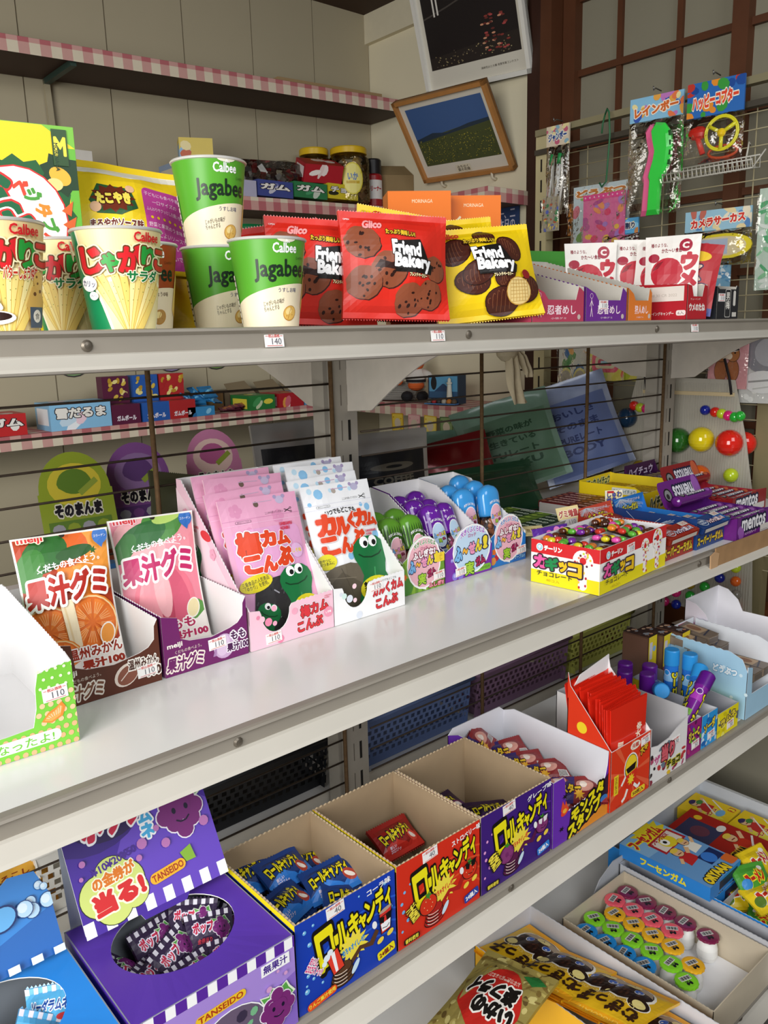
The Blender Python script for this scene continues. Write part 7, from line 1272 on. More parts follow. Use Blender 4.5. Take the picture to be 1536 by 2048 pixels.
for i, (c, l) in enumerate((('7a5a3a', 'brown'), ('6a5a48', 'dull grey'))): block('candy_carton', '%s carton behind the green lidded one on the gingham shelf' % l, 'candy box', 1.13 + .09 * i, 2.11, ZL + .002, .085, .07, .06, c, ('8a7a5a',))
# bear face stickers
def bearface(label, loc, rz, c, s=.052):
    mb = MB(); A = Art(); A.ell(-s * .62, s * .72, s * .36, c='3a3438').ell(s * .62, s * .72, s * .36, c='3a3438').ell(-s * .62, s * .72, s * .3, c=c).ell(s * .62, s * .72, s * .3, c=c).ell(0, 0, s * 1.06, s, '3a3438').ell(0, 0, s, s * .94, c).ell(0, -s * .42, s * .5, s * .42, 'd8d0bc').ell(-s * .35, s * .1, s * .08, c='2a2226').ell(s * .35, s * .1, s * .08, c='2a2226').line([(-s * .12, -s * .22), (s * .12, -s * .22), (0, -s * .34), (0, -s * .44)], s * .06, '2a2226').arc(-s * .12, -s * .44, s * .12, s * .12, 180, 360, s * .05, '2a2226', 6).arc(s * .12, -s * .44, s * .12, s * .12, 180, 360, s * .05, '2a2226', 6)
    mb.wall([(s * 1.04 * cos(k * pi / 12), s * .98 * sin(k * pi / 12)) for k in range(24)], (0, -.0005, 0), (1, 0, 0), (0, 0, 1), .0005, P(c)); mb.flat(A, (0, -.0006, 0), (1, 0, 0), (0, 0, 1)); tag(mb.obj('bear_sticker', None, loc, (0, 0, RD(rz))), label, 'sticker', 'bear face stickers')
for x, c, l in ((.60, '7a4a6a', 'purple bear face sticker on the back wall at the left edge'), (.825, '7a9a6a', 'green bear face sticker on the back wall at the left'), (1.105, '9a8ab0', 'faint lilac bear face sticker on the back wall'), (1.25, '6a8a4a', 'dark green bear face sticker on the back wall in the middle')): bearface(l, (x, 2.1985, 1.165), 0, c)
for y, c, l in ((1.835, '9a7aa8', 'lilac bear face sticker on the white wall'), (1.735, '8ab87a', 'light green bear face sticker on the white wall'), (1.63, 'd89ab0', 'pink bear face sticker on the white wall')): bearface(l, (1.8785, y, 1.195), -90, c)
# white wall shelf: plush, lighthouse box, papers, cards
t = thing('plush_toy', 'headless looking plush figure with orange hands and black shoes', 'plush toy', (1.745, 1.865, .999), -55); wm, om, bk = M('cfc8c0', .9), M('d8642c', .9), M('1c1a1e', .8)
mb = MB(); mb.ball((0, 0, .075), .030, wm, 14, 1.05, .8, 1.0); mb.obj('shirt', t); mb = MB(); mb.ball((0, 0, .118), .028, om, 14); mb.obj('head', t)
mb = MB(); mb.ball((0, 0, .048), .024, om, 12, 1.1, .8, .7); mb.obj('shorts', t)
for s_ in (-1, 1):
    mb = MB(); mb.tube([(s_ * .022, 0, .088), (s_ * .04, -.006, .078), (s_ * .048, -.008, .068)], [.012, .012, .011], wm, 8); mb.ball((s_ * .052, -.01, .062), .014, om, 10); mb.obj('arm', t)
    mb = MB(); mb.ball((s_ * .024, -.022, .016), .019, bk, 12, 1.0, 1.3, .85); mb.obj('shoe', t)
mb = MB(); mb.lathe([(.031, .058), (.0315, .062), (.031, .066)], bk, 16, sy=.82); mb.obj('belt', t)
t = thing('souvenir_box', 'blue souvenir box with mountain view and small lighthouse', 'souvenir', (1.70, 1.765, .999), -78); mb = MB(); mb.box(0, 0, 0, .105, .04, .082, M('2a3a4c', .5)); A = Art(); A.rect(.004, .018, .101, .08, '5a9ac0').poly([(.02, .035), (.05, .058), (.056, .058), (.085, .035)], '2a4468').rect(.004, .018, .101, .036, '33587c').ell(.02, .06, .01, .02, '1c1c20'); mb.flat(A, (0, 0, 0), (1, 0, 0), (0, 0, 1)); mb.obj('box', t); mb = MB(); mb.lathe([(.0085, .018), (.006, .058), (.008, .059), (.008, .063), (.005, .064), (.005, .072), (1e-6, .077)], M('d8d4c4', .6), 12, (.08, -.01, 0)); mb.obj('lighthouse', t)
mb = MB()
for k in range(6): mb.ball((.012 + .017 * k, -.012, .008), .0085, M(('6a6258', 'a82a2c', '3a3434', 'b0a898', 'c2762c', '5a4a3a')[k], .5), 10)
mb.box(0, -.022, -.0, .105, 0, .003, M('4a7ab0', .4)); mb.obj('pebbles', t)
t = thing('paper_stack', 'slumped stack of grey papers behind the plush figure', 'papers', (1.72, 1.95, .999), -70); mb = MB()
for k in range(16): mb.box(-.08 + .002 * (k % 3), 0, .002 + .0035 * k, .08 + .002 * (k % 4), .07, .0045 + .0035 * k, M('a8a49c' if k % 2 else '8f8b84', .8))
mb.obj('sheets', t)
for i, (y, c, c2, l) in enumerate(((1.89, 'c9981c', 'e8c84a', 'golden'), (1.815, 'd8969a', 'e8b8b4', 'rose'), (1.745, 'dcb430', 'f0d870', 'yellow'), (1.68, '4a6a34', '8aa06a', 'dark green'), (1.61, 'd8568c', 'e890b4', 'hot pink'))):
    mb = MB(); A = Art(); w = .052; mb.box(-w / 2, -.0006, -.072, w / 2, 0, 0, P(c)); A.rr(-w / 2 + .003, -.069, w / 2 - .003, -.003, .004, c2).ell(0, -.03, .014, .015, 'd8c8b0').rect(-.018, -.06, .018, -.054, c).dots([(-.018, -.012, .003), (.016, -.016, .0025), (.014, -.046, .003)], c); mb.flat(A, (0, -.0006, 0), (1, 0, 0), (0, 0, 1))
    tag(mb.obj('hanging_card', None, (1.688, y, .965), (0, RD(2 * (i % 3) - 2), RD(-90))), '%s paper card taped under the white wall shelf' % l, 'card', 'cards under the shelf')
# white rag on the wires
t = thing('cloth_rag', 'cream cloth strip knotted on the rack wires', 'rag', (1.11, .955, 1.17)); cm = M('cbbd9e', .9, bump=.4, ns=60); mb = MB(); mb.ball((0, 0, 0), .022, cm, 12, 1.1, .8, 1)
def ribbon(p, w): mb.grid(lambda a, b: tuple(V(p[min(len(p) - 2, int(b * (len(p) - 1)))]).lerp(V(p[min(len(p) - 1, int(b * (len(p) - 1)) + 1)]), b * (len(p) - 1) - min(len(p) - 2, int(b * (len(p) - 1)))) + V(((a - .5) * w * (.5 + .7 * b), .006 * sin(a * 11 + b * 4), 0))), 10, 16, cm)
ribbon([(.0, -.006, 0), (.004, -.01, -.03), (.014, -.008, -.065), (.03, -.006, -.095)], .038); ribbon([(.01, -.004, .004), (.03, -.008, -.012), (.05, -.006, -.04), (.055, -.004, -.05)], .022); mb.obj('knotted_cloth', t)
# bags standing on the rear shelf
def foilbag(label, x, y, z, rz, W, H, c, c2, sd, txt=None, rx=-6, ry=0, film=False, tc='c9c4bc'):
    t = thing('snack_bag', label, 'snack bag', (x, y, z), rz, None, rx, ry); A = Art(); A.clip = (0, 0, W, H)
    if c2: A.rect(W * .07, .0, W * .93, H * .8, c2)
    if txt:
        for k, s_ in enumerate(txt): A.t(s_, W * .5, H * (.66 - .13 * k), W * .5, H * .07, tc, .04)
    bag(W, H, .035, M(c, .25, .3, coat=.3) if not film else M(c, .25, coat=.4, nz=.25, ns=30), A, seed=sd, crimp=.014, n=(30, 26), wr=.0035).obj('pouch', t)
ZR = ZM - .024
foilbag('silver edged black coffee bag standing nearest behind the wires', .935, 1.065, ZR + .03, -4, .185, .175, 'b8b6b4', '15161c', 131, ('◎', 'COFFEE'), tc='6a6458')
foilbag('silver edged black coffee bag farther left against the upright', .795, 1.14, ZR + .03, -6, .16, .20, '8a8886', '101116', 132)
foilbag('dark red snack bag slumped behind the blue gum flasks', 1.17, 1.115, ZR + .03, -12, .20, .14, '7a1418', None, 133, rx=-20, ry=-8)
foilbag('green translucent snack bag with printed lines behind the gum sticks', 1.40, 1.15, ZR + .034, -28, .23, .20, '7a9a88', '5f8068', 134, ('野菜の味が', '生きている', 'PUレート', 'TAKU'), -16, -14, True, '2a4a34')
foilbag('pale blue translucent snack bag with printed lines beside the end upright', 1.62, 1.13, ZR + .036, -32, .22, .23, '98a4c4', '6f80b4', 135, ('おいしさ', 'そのまま', 'PUREレート', 'BODY'), -18, -16, True, '3a4678')
foilbag('dark green snack bag lying low behind the green gum sticks', 1.19, 1.045, ZR + .004, -6, .28, .12, '1a4a30', '123a24', 136, None, -30)
foilbag('teal film snack bag behind the dark green one', 1.27, 1.25, ZR + .008, -20, .2, .16, '8ab4a4', None, 137, None, -22, 0, True)
foilbag('olive green bag with white rim behind the white kelp carton', .63, 1.17, ZR + .03, -8, .2, .13, '4a4c38', None, 138, None, -24, 12)
foilbag('brown snack bag lying upside down behind the peach pouch', .50, 1.06, ZR + .045, 0, .2, .07, '5a2a1c', '6a3424', 139, None, -60)
def wire_basket(label, x, y, z, rz, w, d, h, c):
    t = thing('wire_basket', label, 'wire basket', (x, y, z), rz); mb = MB(); m = M(c, .4)
    for zz in (0, h): mb.tube([(0, 0, zz), (w, 0, zz), (w, d, zz), (0, d, zz)], .002, m, 5, True)
    n = int(w / .014)
    for k in range(n + 1): x_ = w * k / n; mb.tube([(x_, 0, h), (x_, 0, 0), (x_, d, 0)], .0011, m, 4)
    for k in range(int(d / .02)): mb.tube([(0, .01 + k * .02, h), (0, .01 + k * .02, 0)], .0011, m, 4).tube([(w, .01 + k * .02, h), (w, .01 + k * .02, 0)], .0011, m, 4)
    mb.obj('wire_frame', t)
wire_basket('cream wire basket behind the dark red snack bag', 1.34, 1.36, ZR + .0, -20, .26, .1, .10, 'd8cf9a')
mb = MB(); A = Art(); mb.lathe([(.045, 0), (.045, .002)], P('d8c85a'), 28); A.ell(0, 0, .04, c='e8dc8a').ell(0, 0, .034, c='d8c04a'); mb.flat(A, (0, 0, .002), (1, 0, 0), (0, 1, 0)); tag(mb.obj('paper_fan', None, (1.28, 1.30, ZR + .095), (RD(80), 0, RD(-20))), 'round yellow paper disc leaning behind the dark red bag', 'paper disc')
mb = MB(); A = Art(); mb.lathe([(.055, 0), (.055, .002)], P('7a9ac0'), 28); A.ell(0, 0, .05, c='8ab0d0').poly([(-.04, .01), (.04, .01), (.03, -.04), (-.03, -.04)], 'd8b48c').rect(-.03, .01, .03, .03, 'e8d04a'); mb.flat(A, (0, 0, .002), (1, 0, 0), (0, 1, 0)); tag(mb.obj('paper_fan', None, (1.56, 1.42, ZR + .10), (RD(80), 0, RD(-30))), 'round blue and tan paper disc beside the wire basket', 'paper disc')
# gum display cards at the left behind the wires
def somama(label, x, y, c, c2, cc, rz, w=.115):
    t = thing('gum_carton', label, 'display box', (x, y, ZR + .02), rz); mb = MB(); mb.box(0, 0, 0, w, .12, .05, M('9a968c', .6), M('6a665e', .7)); A = Art(); A.clip = (0, 0, w, .05); A.rect(0, 0, w, .05, c2); [A.ell(w * (.1 + .2 * k), .025, .012, .010, c if k % 2 else 'd8c8b0') for k in range(5)]; mb.flat(A, (0, 0, 0), (1, 0, 0), (0, 0, 1)); mb.obj('carton', t)
    A = Art(); A.clip = (0, 0, w, .14); A.ell(w * .5, .085, w * .36, .034, cc).ell(w * .5, .09, w * .22, .02, c2); [A.ell(w * (.36 + .07 * k), .088 + .006 * (k % 2), .011, c=c2, n=10) for k in range(5)]
    A.line([(w * .55, .07), (w * .8, .09)], .009, '8a9a3a').t('そのまんま', w * .5, .046, w * .62, .018, '16121a', .07, ((.17, 'd8d4c4'),)).rect(w * .08, .0, w * .92, .03, c2)
    for k in range(4): A.ell(w * (.2 + .2 * k), .018, .010, .008, ('9a98a0', c)[k % 2], n=8)
    p = [(0, 0), (w, 0), (w, .075)] + [(w * .5 + w * .48 * cos(RD(a)), .075 + .062 * sin(RD(a))) for a in range(0, 181, 12)] + [(0, .075)]
    mb = MB(); mb.wall(p, (0, .1, .05), (1, 0, 0), (0, .25, .97), .001, P(c), M('8a8478', .7)); mb.flat(A, (0, .1, .05), (1, 0, 0), (0, .25, .97)); mb.obj('header_card', t)
somama('yellow green gum display with rounded header card', .40, 1.17, '8a9a2c', '5a7a2a', 'c9b83a', -4); somama('violet grape gum display with rounded header card', .525, 1.20, '7a4a88', '5a3a70', '8a6a9a', -2, .115); somama('pink peach gum display with rounded header card', .70, 1.28, 'c27aa0', 'b05a8a', 'e0c0b8', -8, .11)
for x, c, cs, l in ((.36, '3a6aa0', ('c9a84a', '8ab0d0'), 'blue'), (.435, 'c9b02c', ('e8d86a', '8a7a1c'), 'yellow'), (.52, 'a0609a', ('d8a8d0', '7a3a7a'), 'lilac')): block('gum_carton', 'small %s gum carton in front of the header cards' % l, 'display box', x, 1.065, ZR + .025, .075, .08, .05, c, cs)
# plastic baskets on the rear shelf below
ZQ = ZB - .1295
def basket(label, x0, x1, z, h, c, fill, d=.26, holes=True, y=1.03, n=None):
    w = x1 - x0; t = thing('plastic_basket', label, 'basket', (x0, y, z)); mb = MB(); m = M(c, .45); e = .012; tk = .0025
    def side(O, U, L, inw):
        nx = n or max(6, int(L / .0155)); nz = 5; ux = L / (nx + 1); uz = h * .62 / nz
        S_ = lambda u, v_: V(O) + V(U) * u + V(inw) * (e * (1 - v_ / h)) + V((0, 0, v_))
        for j in range(nz + 2):
            v0, v1 = (0, h * .13) if j == 0 else ((h * .13 + uz * nz, h) if j == nz + 1 else (0, 0))
            if v1 > v0: mb.mesh([S_(0, v0), S_(L, v0), S_(L, v1), S_(0, v1)], [(0, 1, 2, 3)], m)
        for j in range(nz):
            b = h * .13 + uz * j; mb.mesh([S_(0, b), S_(L, b), S_(L, b + uz * .35), S_(0, b + uz * .35)], [(0, 1, 2, 3)], m)
            for i in range(nx + 1): a = ux * i; off = ux * .5 * (j % 2); a0, a1 = max(0, a - off), min(L, a - off + ux * .45); mb.mesh([S_(a0, b + uz * .35), S_(a1, b + uz * .35), S_(a1, b + uz), S_(a0, b + uz)], [(0, 1, 2, 3)], m)
    side((0, 0, 0), (1, 0, 0), w, (0, 1, 0)); side((w, d, 0), (-1, 0, 0), w, (0, -1, 0)); side((w, 0, 0), (0, 1, 0), d, (-1, 0, 0)); side((0, d, 0), (0, -1, 0), d, (1, 0, 0)); mb.box(e, e, 0, w - e, d - e, .003, m); mb.obj('basket_body', t)
    mb = MB(); mb.tube([(-.003, -.003, h), (w + .003, -.003, h), (w + .003, d + .003, h), (-.003, d + .003, h)], .0045, m, 8, True); mb.obj('rim', t)
    r = random.Random(label); protos_ = {}
    for k in range(fill[0]):
        c_ = fill[1][k % len(fill[1])]; loc = (x0 + .04 + (w - .08) * ((k * .618) % 1), y + .03 + (d - .06) * r.random(), z + h * .66 + r.uniform(0, .025)); rot = (RD(r.uniform(-90, -40)), RD(r.uniform(-20, 20)), RD(r.uniform(0, 360)))
        if c_ not in protos_: o = bag(.065, .045, .014, G(c_), None, seed=k, crimp=.006, n=(8, 6)).obj('candy_packet'); protos_[c_] = o
        else: o = protos_[c_].copy(); COL.objects.link(o)
        o.location = loc; o.rotation_euler = rot; tag(o, 'candy packet jumbled in the ' + label.split(' seen')[0].split(' standing')[0], 'candy packet', 'packets in the ' + label.split(' ')[0] + ' basket')
basket('blue perforated basket seen through the wires', .815, 1.095, ZQ + .0005, .095, '6a7fb0', (14, ('3a2a2c', '8a7a70', '6a2a2c', '4a4a50')))
basket('mauve perforated basket seen through the wires', 1.115, 1.405, ZQ + .0005, .095, '8a6a88', (12, ('4a7a3c', 'b0a890', '8a2a2c', '5a4a3c')))
basket('yellow green perforated basket seen through the wires', 1.42, 1.645, ZQ + .0005, .095, 'c9cc6a', (10, ('5a3a2c', '8a8478', '4a5a3a')))
basket('black perforated basket seen through the wires', .47, .755, ZQ + .0005, .09, '1a1c20', (12, ('2a3a6a', '3a3434', '5a2a2c')), y=1.04)
basket('white perforated basket standing behind the blue ramune box', .27, .455, ZQ + .0005, .1, 'e6e4dc', (8, ('2a6a50', '8a4a3c', 'c9c4b8')), y=1.03)
foilbag('orange yellow snack bag standing behind the blue ramune box', .235, 1.05, ZQ + .0, 0, .13, .11, 'd8922c', 'e0a83c', 141, ('焼もろこし',), -10, 0, True, '8a3a14')
# superball lottery sheet and its balls
t = thing('superball_sheet', 'long ribbed translucent sheet of superballs hanging past the end upright', 'toy display', (1.745, .95, 1.09)); sm2 = M('cfcabc', .35, nz=.03, tr=.25)
op = [(1.10, 1.09), (.862, 1.085), (.83, .96), (.806, .83), (.79, .545), (1.15, .56), (1.172, .80)]
mb = MB(); mb.wall([(.95 - y, z - 1.09) for y, z in op], (0, 0, 0), (0, -1, 0), (0, 0, 1), .0025, sm2)
for k in range(60):
    y = .80 + .006 * k
    zt = 1.085 if .862 <= y <= 1.1 else (1.085 - (.862 - y) * 4.2 if y < .862 else 1.09 - (y - 1.1) * 3.8); mb.box(-.0012, y - .95 - .0006, -.53, 0, y - .95 + .0006, zt - 1.09 - .008, sm2)
mb.obj('sheet', t); mb = MB(); mb.box(-.006, -.09, -.04, .004, .13, -.032, M('d8c49a', .6)); mb.obj('wooden_stick', t)
mb = MB()
for y in (.12, -.085): mb.tube([(-.006, y, -.036), (0, y + .01, .0), (.004, y + .025, .04)], .003, M('1c1418', .7), 6)
mb.obj('strap', t)
cn = {'b': ('1a2a9c', 'blue'), 'r': ('e8281c', 'red'), 'l': ('c8e02c', 'lime'), 'p': ('e8287c', 'pink'), 'g': ('2cb83c', 'green'), 'o': ('f06a1c', 'orange'), 'G': ('2a6a24', 'glitter green'), 'c': ('8a8478', 'smoky clear'), 'y': ('f0d81c', 'yellow'), 'a': ('a88a1c', 'glitter gold'), 'd': ('1a3a5a', 'dark teal')}
bp_ = {}
def sball(x, y, r_, c, label, X=1.742):
    p = px(x, y, 0, X); p.x -= r_ * .35; k = (c, r_)
    if k not in bp_: o = MB().ball((0, 0, 0), r_, M(cn[c][0], .12, coat=.6, nz=.5 if c in 'Gca' else .04, ns=300), 24).obj('superball'); bp_[k] = o
    else: o = bp_[k].copy(); COL.objects.link(o)
    o.location = p; tag(o, label, 'superball', 'superballs on the hanging sheet')
for x, y, c, l in ((1412, 820, 'b', 'blue superball leading the small top row of the sheet'), (1432, 824, 'r', 'red superball second in the small top row'), (1445, 827, 'l', 'lime superball third in the small top row'), (1458, 831, 'p', 'pink superball fourth in the small top row'), (1471, 834, 'g', 'green superball fifth in the small top row'), (1482, 832, 'g', 'green superball at the sheet edge ending the top row'), (1270, 811, 'r', 'red superball of the trio left of the end upright'), (1282, 815, 'l', 'lime superball of the trio left of the end upright'), (1294, 817, 'p', 'pink superball of the trio left of the end upright')): sball(x, y, .0112, c, l)
for x, y, r_, c, l in ((1360, 880, .029, 'G', 'large glitter green superball half behind the end upright'), (1407, 878, .028, 'y', 'large plain yellow superball in the middle of the sheet'), (1463, 885, .029, 'r', 'large red superball at the right of the sheet'), (1402, 950, .024, 'o', 'large orange superball above the mint cartons'), (1350, 940, .02, 'c', 'smoky clear superball beside the end upright'), (1258, 835, .024, 'd', 'dark teal superball left of the end upright'), (1283, 936, .020, 'a', 'glitter gold superball behind the yellow chew carton'), (1464, 950, .016, 'l', 'lime superball peeking over the red mint header')): sball(x, y, r_, c, l)
sball(1492, 886, .026, 'r', 'large red superball behind the right edge of the sheet', 1.79)
for i, colm in enumerate(((1473, ((1135, 'l'), (1162, 'o'), (1189, 'c'), (1215, 'r'), (1242, 'g'))), (1441, ((1155, 'b'), (1181, 'p'), (1207, 'r'), (1232, 'l'))), (1411, ((1148, 'a'), (1173, 'g'), (1198, 'c'), (1224, 'l'))), (1382, ((1168, 'a'), (1191, 'g'), (1217, 'G'))), (1354, ((1184, 'p'), (1208, 'b'))), (1331, ((1202, 'p'),)))):
    for j, (y, c) in enumerate(colm[1]): sball(colm[0], y, .0115, c, '%s superball in the bottom grid, %s down in the %s column from the right' % (cn[c][1], ORD[j], ORD[i]))
# ---------------------------------------------------------------- hanging toy rack
rk = thing('wire_rack', 'cream slotted wire rack standing before the paper screen', 'wire rack', (1.80, 1.42, 0)); cw = M('b3a886', .5, .1); t0 = 1.42
mb = MB(); mb.box(0, 0, 0, .03, .035, 1.70, M('c9bd92', .5)); [mb.box(-.0006, .014, .1 + .05 * k, .0006, .019, .13 + .05 * k, M('2a241c', .8)) for k in range(31)]; mb.obj('post', rk); mb = MB(); mb.box(-.01, -.9, 1.685, .012, .03, 1.70, M('8a8264', .5)); mb.obj('top_rail', rk); mb = MB(); mb.box(.0, -.62, 0, .03, -.585, 1.12, M('8a7f5c', .6)); mb.obj('post', rk)
mb = MB(); mb.box(-.012, -.9, 1.64, .006, .03, 1.652, M('4a443a', .5)); mb.obj('flat_bar', rk); mb = MB()
for k in range(30): mb.tube([(.004, .0, .66 + .0335 * k), (.004, -.9, .66 + .0335 * k)], .0013, cw, 5)
for k in range(4): mb.tube([(.008, -.12 - .21 * k, .6), (.008, -.12 - .21 * k, 1.64)], .0016, cw, 5)
mb.obj('wire_grid', rk)
XH = 1.775
def hangbag(name, label, y, z, w, h, hh, hc, hcs, txt, inner, tc='d8302c', dx=0, cat='toy'):
    """header card with clear bag; local x runs along the rack towards the viewer"""
    t = thing(name, label, cat, (XH - dx, y, z), -90 + (8 if dx else 4)); mb = MB(); mb.box(-w / 2, -.003, -hh, w / 2, .003, 0, P(hc)); A = Art(); r = random.Random(label); A.clip = (-w / 2, -hh, w / 2, 0)
    for k in range(18): A.ell(r.uniform(-w / 2, w / 2), r.uniform(-hh, 0), w * r.uniform(.04, .12), hh * r.uniform(.08, .2), hcs[k % len(hcs)], rot=r.uniform(0, 180), n=8)
    if txt: A.t(txt, 0, -hh * .55, w * .8, hh * .38, tc, .06, ((.15, 'f6f0e0'),), rot=4)
    mb.flat(A, (0, -.003, 0), (1, 0, 0), (0, 0, 1)); mb.obj('header_card', t)
    mb = MB(); F_ = FILM('f0ece4', .16); rr = random.Random(label + 'x'); ph = rr.uniform(0, 6)
    for s_ in (-1, 1): mb.grid(lambda a, b: ((a - .5) * w * 1.02, s_ * (.002 + .014 * sin(pi * a) ** .5 * sin(pi * min(1, b * 1.02)) ** .5 + .002 * sin(a * 17 + b * 9 + ph)), -hh - (h - hh) * b), 12, 14, F_)
    mb.obj('clear_bag', t)
    if inner: inner(t, w, h, hh)
    mb = MB(); mb.tube([(0, .02, .012), (0, -.01, .012), (0, -.02, .006), (0, -.022, .014)], .0014, M('8a8a88', .3, .8), 5); mb.obj('hook', t)
def rop(t, w, h, hh):
    mb = MB()
    for k in range(4): mb.tube([(-.022 + .012 * k, -.004, -hh - .03), (-.026 + .014 * k, -.004, -hh - .09), (-.012 + .006 * k, -.004, -h + .012)], .0035, M(('d8d4c8', 'a8a49a', 'c9c4b0', 'e4e0d8')[k], .4), 6)
    mb.obj('rope', t); mb = MB()
    for s_ in (-1, 1): mb.tube([(s_ * .011, -.006, -hh - .02), (s_ * .011 - .004, -.006, -hh - .045)], .006, M('2a8a4a', .4), 8).tube([(s_ * .011 - .004, -.006, -hh - .045), (s_ * .011 - .012, -.006, -hh - .12)], .006, M('d8d8d4', .35), 8)
    mb.obj('handle', t)
hangbag('toy_packet', 'bagged skipping rope with green grips hanging by the rack post', 1.365, 1.695, .065, .21, .047, 'd8c8b0', ('8ab0c0', 'c2607a', 'e8d8a0'), 'ジャンボー', rop, '2a4a8c')
def gunp(t, w, h, hh):
    for nm, c, dx, dy in (('pink_half', 'f06a9a', -.011, -.001), ('green_half', '3ad84a', .004, -.006)):
        mb = MB(); pts = [(.0, .004), (.020, .0), (.034, -.02), (.038, -.05), (.034, -.085), (.022, -.108), (.016, -.118), (.012, -.19), (-.016, -.19), (-.012, -.12), (-.016, -.11), (-.004, -.075), (.0, -.055), (-.008, -.03), (-.012, -.01)]
        O_ = V((dx, dy, -hh - .012)); top = tessellate_polygon([[V((a, b, 0)) for a, b in pts]]); n = len(pts); c_ = V((sum(p[0] for p in pts) / n, 0, sum(p[1] for p in pts) / n))
        ring = lambda s_, y: [O_ + V((c_.x + (a - c_.x) * s_, y, c_.z + (b - c_.z) * (s_ * .3 + .7))) for a, b in pts]
        R1, R2, R3 = ring(1, .004), ring(1, -.004), ring(.7, -.013); mb.mesh(R1 + R2 + R3, [(k, (k + 1) % n, n + (k + 1) % n, n + k) for k in range(n)] + [(n + k, n + (k + 1) % n, 2 * n + (k + 1) % n, 2 * n + k) for k in range(n)], M(c, .3, coat=.4), False); mb.mesh(R3, top, M(c, .3, coat=.4)); mb.mesh(R1, top, M(c, .3, coat=.4)); mb.obj(nm, t)
    mb = MB(); [mb.box(.034, -.014, -hh - .04 - .02 * k, .04, -.008, -hh - .03 - .02 * k, M('14501c', .5)) for k in range(4)]; mb.obj('slot', t)
hangbag('toy_packet', 'bagged pink and green plastic toy hanging from a rainbow header card', 1.082, 1.70, .122, .25, .05, '8ac0e0', ('e8a84a', 'c27ac0', 'f0e0a0', '3a5ab0', 'e87a4a'), 'レインボー', gunp, 'd86a2c', .02)
def copter(t, w, h, hh):
    mb = MB(); m = M('e0d82c', .3, coat=.4)
    for r_ in (.034, .031): mb.tube([(.02 + r_ * cos(k * pi / 14), -.012, -hh - .04 + r_ * sin(k * pi / 14)) for k in range(28)], .0022, m, 6, True)
    for k in range(3): mb.tube([(.02, -.012, -hh - .04), (.02 + .032 * cos(k * 2.094 + .5), -.012, -hh - .04 + .032 * sin(k * 2.094 + .5))], .0042, m, 6)
    mb.ball((.02, -.013, -hh - .04), .009, M('f0c81c', .3), 12); mb.obj('propeller', t); mb = MB(); mb.ball((-.032, -.006, -hh - .032), .018, M('c2281c', .35), 12, 1.2, .5, .8).tube([(-.036, -.006, -hh - .03), (-.02, -.006, -hh - .075)], .006, M('d8362c', .35), 8); mb.obj('launcher', t); mb = MB(); mb.tube([(.02 + .03 * cos(k * pi / 8), .0, -hh - .075 + .012 * sin(k * pi / 8)) for k in range(16)], .003, M('c8502c', .35), 6, True); mb.obj('ring', t)
hangbag('toy_packet', 'bagged yellow propeller toy under a blue header card', .945, 1.70, .118, .16, .068, '2a6ab8', ('e8902c', '3a9a3c', 'c2382c', '1a4a98'), 'ハッピーコプター', copter, 'e84a2c', .02)
def tray_(t, w, h, hh):
    mb = MB(); n = 20; p = [(.055 * cos(a) + (.02 if cos(a) > 0 else -.02), .026 * sin(a)) for a in [2 * pi * k / n for k in range(n)]]; mb.wall(p, (.0, -.008, -hh - .035), (1, 0, 0), (0, 0, 1), .006, M('ecd832', .3)); A = Art(); A.poly([(a * .85, b * .78) for a, b in p], 'e4d4a8').rect(-.045, -.016, .025, .016, 'b8c4d8').ell(-.02, 0, .012, .01, 'd8708a').ell(.004, -.004, .009, .008, '7a8ac0').ell(.05, .002, .008, c='e8c83c'); mb.flat(A, (0, -.008, -hh - .035), (1, 0, 0), (0, 0, 1)); mb.obj('toy', t)
hangbag('toy_packet', 'bagged yellow oval picture toy at the lower right of the rack', .925, 1.442, .14, .115, .042, '9ac4d8', ('e8d4a0', 'c26a5a', 'f0e4c8', '5a8ac0'), 'カメラサーカス', tray_, 'd8382c', .02)
hangbag('toy_packet', 'small blue pencil sharpener packet above the plum candy pouches', 1.165, 1.45, .09, .06, .034, '5aa8d8', ('8ac8e8', 'e8d86a', 'c9844a'), 'えんぴつ削り', None, '2a3a5a', .02)
def flatpack(label, y, z, w, h, c, cs, txt, tc, dx=0, ex=None, name='toy_packet', cat='toy', sub=None):
    t = thing(name, label, cat, (XH - dx, y, z), -86); mb = MB(); mb.box(-w / 2, -.002, -h, w / 2, .002, 0, P(c)); A = Art(); A.clip = (-w / 2, -h, w / 2, 0); r = random.Random(label)
    for k in range(26): A.ell(r.uniform(-w / 2, w / 2), r.uniform(-h, -h * .1), w * r.uniform(.05, .14), h * r.uniform(.03, .09), cs[k % len(cs)], rot=r.uniform(0, 180), n=9)
    if txt: A.t(txt, 0, -h * .12, w * .86, h * .10, tc, .07, ((.16, 'f6f0e4'),))
    if sub: A.t(sub, 0, -h * .86, w * .9, h * .16, 'c2301c', .06, ((.14, 'f2d83c'),))
    if ex: ex(A, w, h)
    mb.flat(A, (0, -.002, 0), (1, 0, 0), (0, 0, 1)); mb.obj('card', t)
    mb = MB(); mb.grid(lambda a, b: ((a - .5) * w * 1.06, -.006 - .003 * sin(a * 19 + b * 7), -h * 1.03 * b + .004), 8, 10, FILM('f0ece4', .12)); mb.obj('clear_bag', t)
flatpack('pale garden print packet hanging behind the pink sweets packet', 1.235, 1.54, .15, .145, 'c4d4d8', ('8ab85a', 'e8a84a', 'e8e4c8', 'd87a8a', '6a9a4a'), 'どうぶつ', 'c9782c')
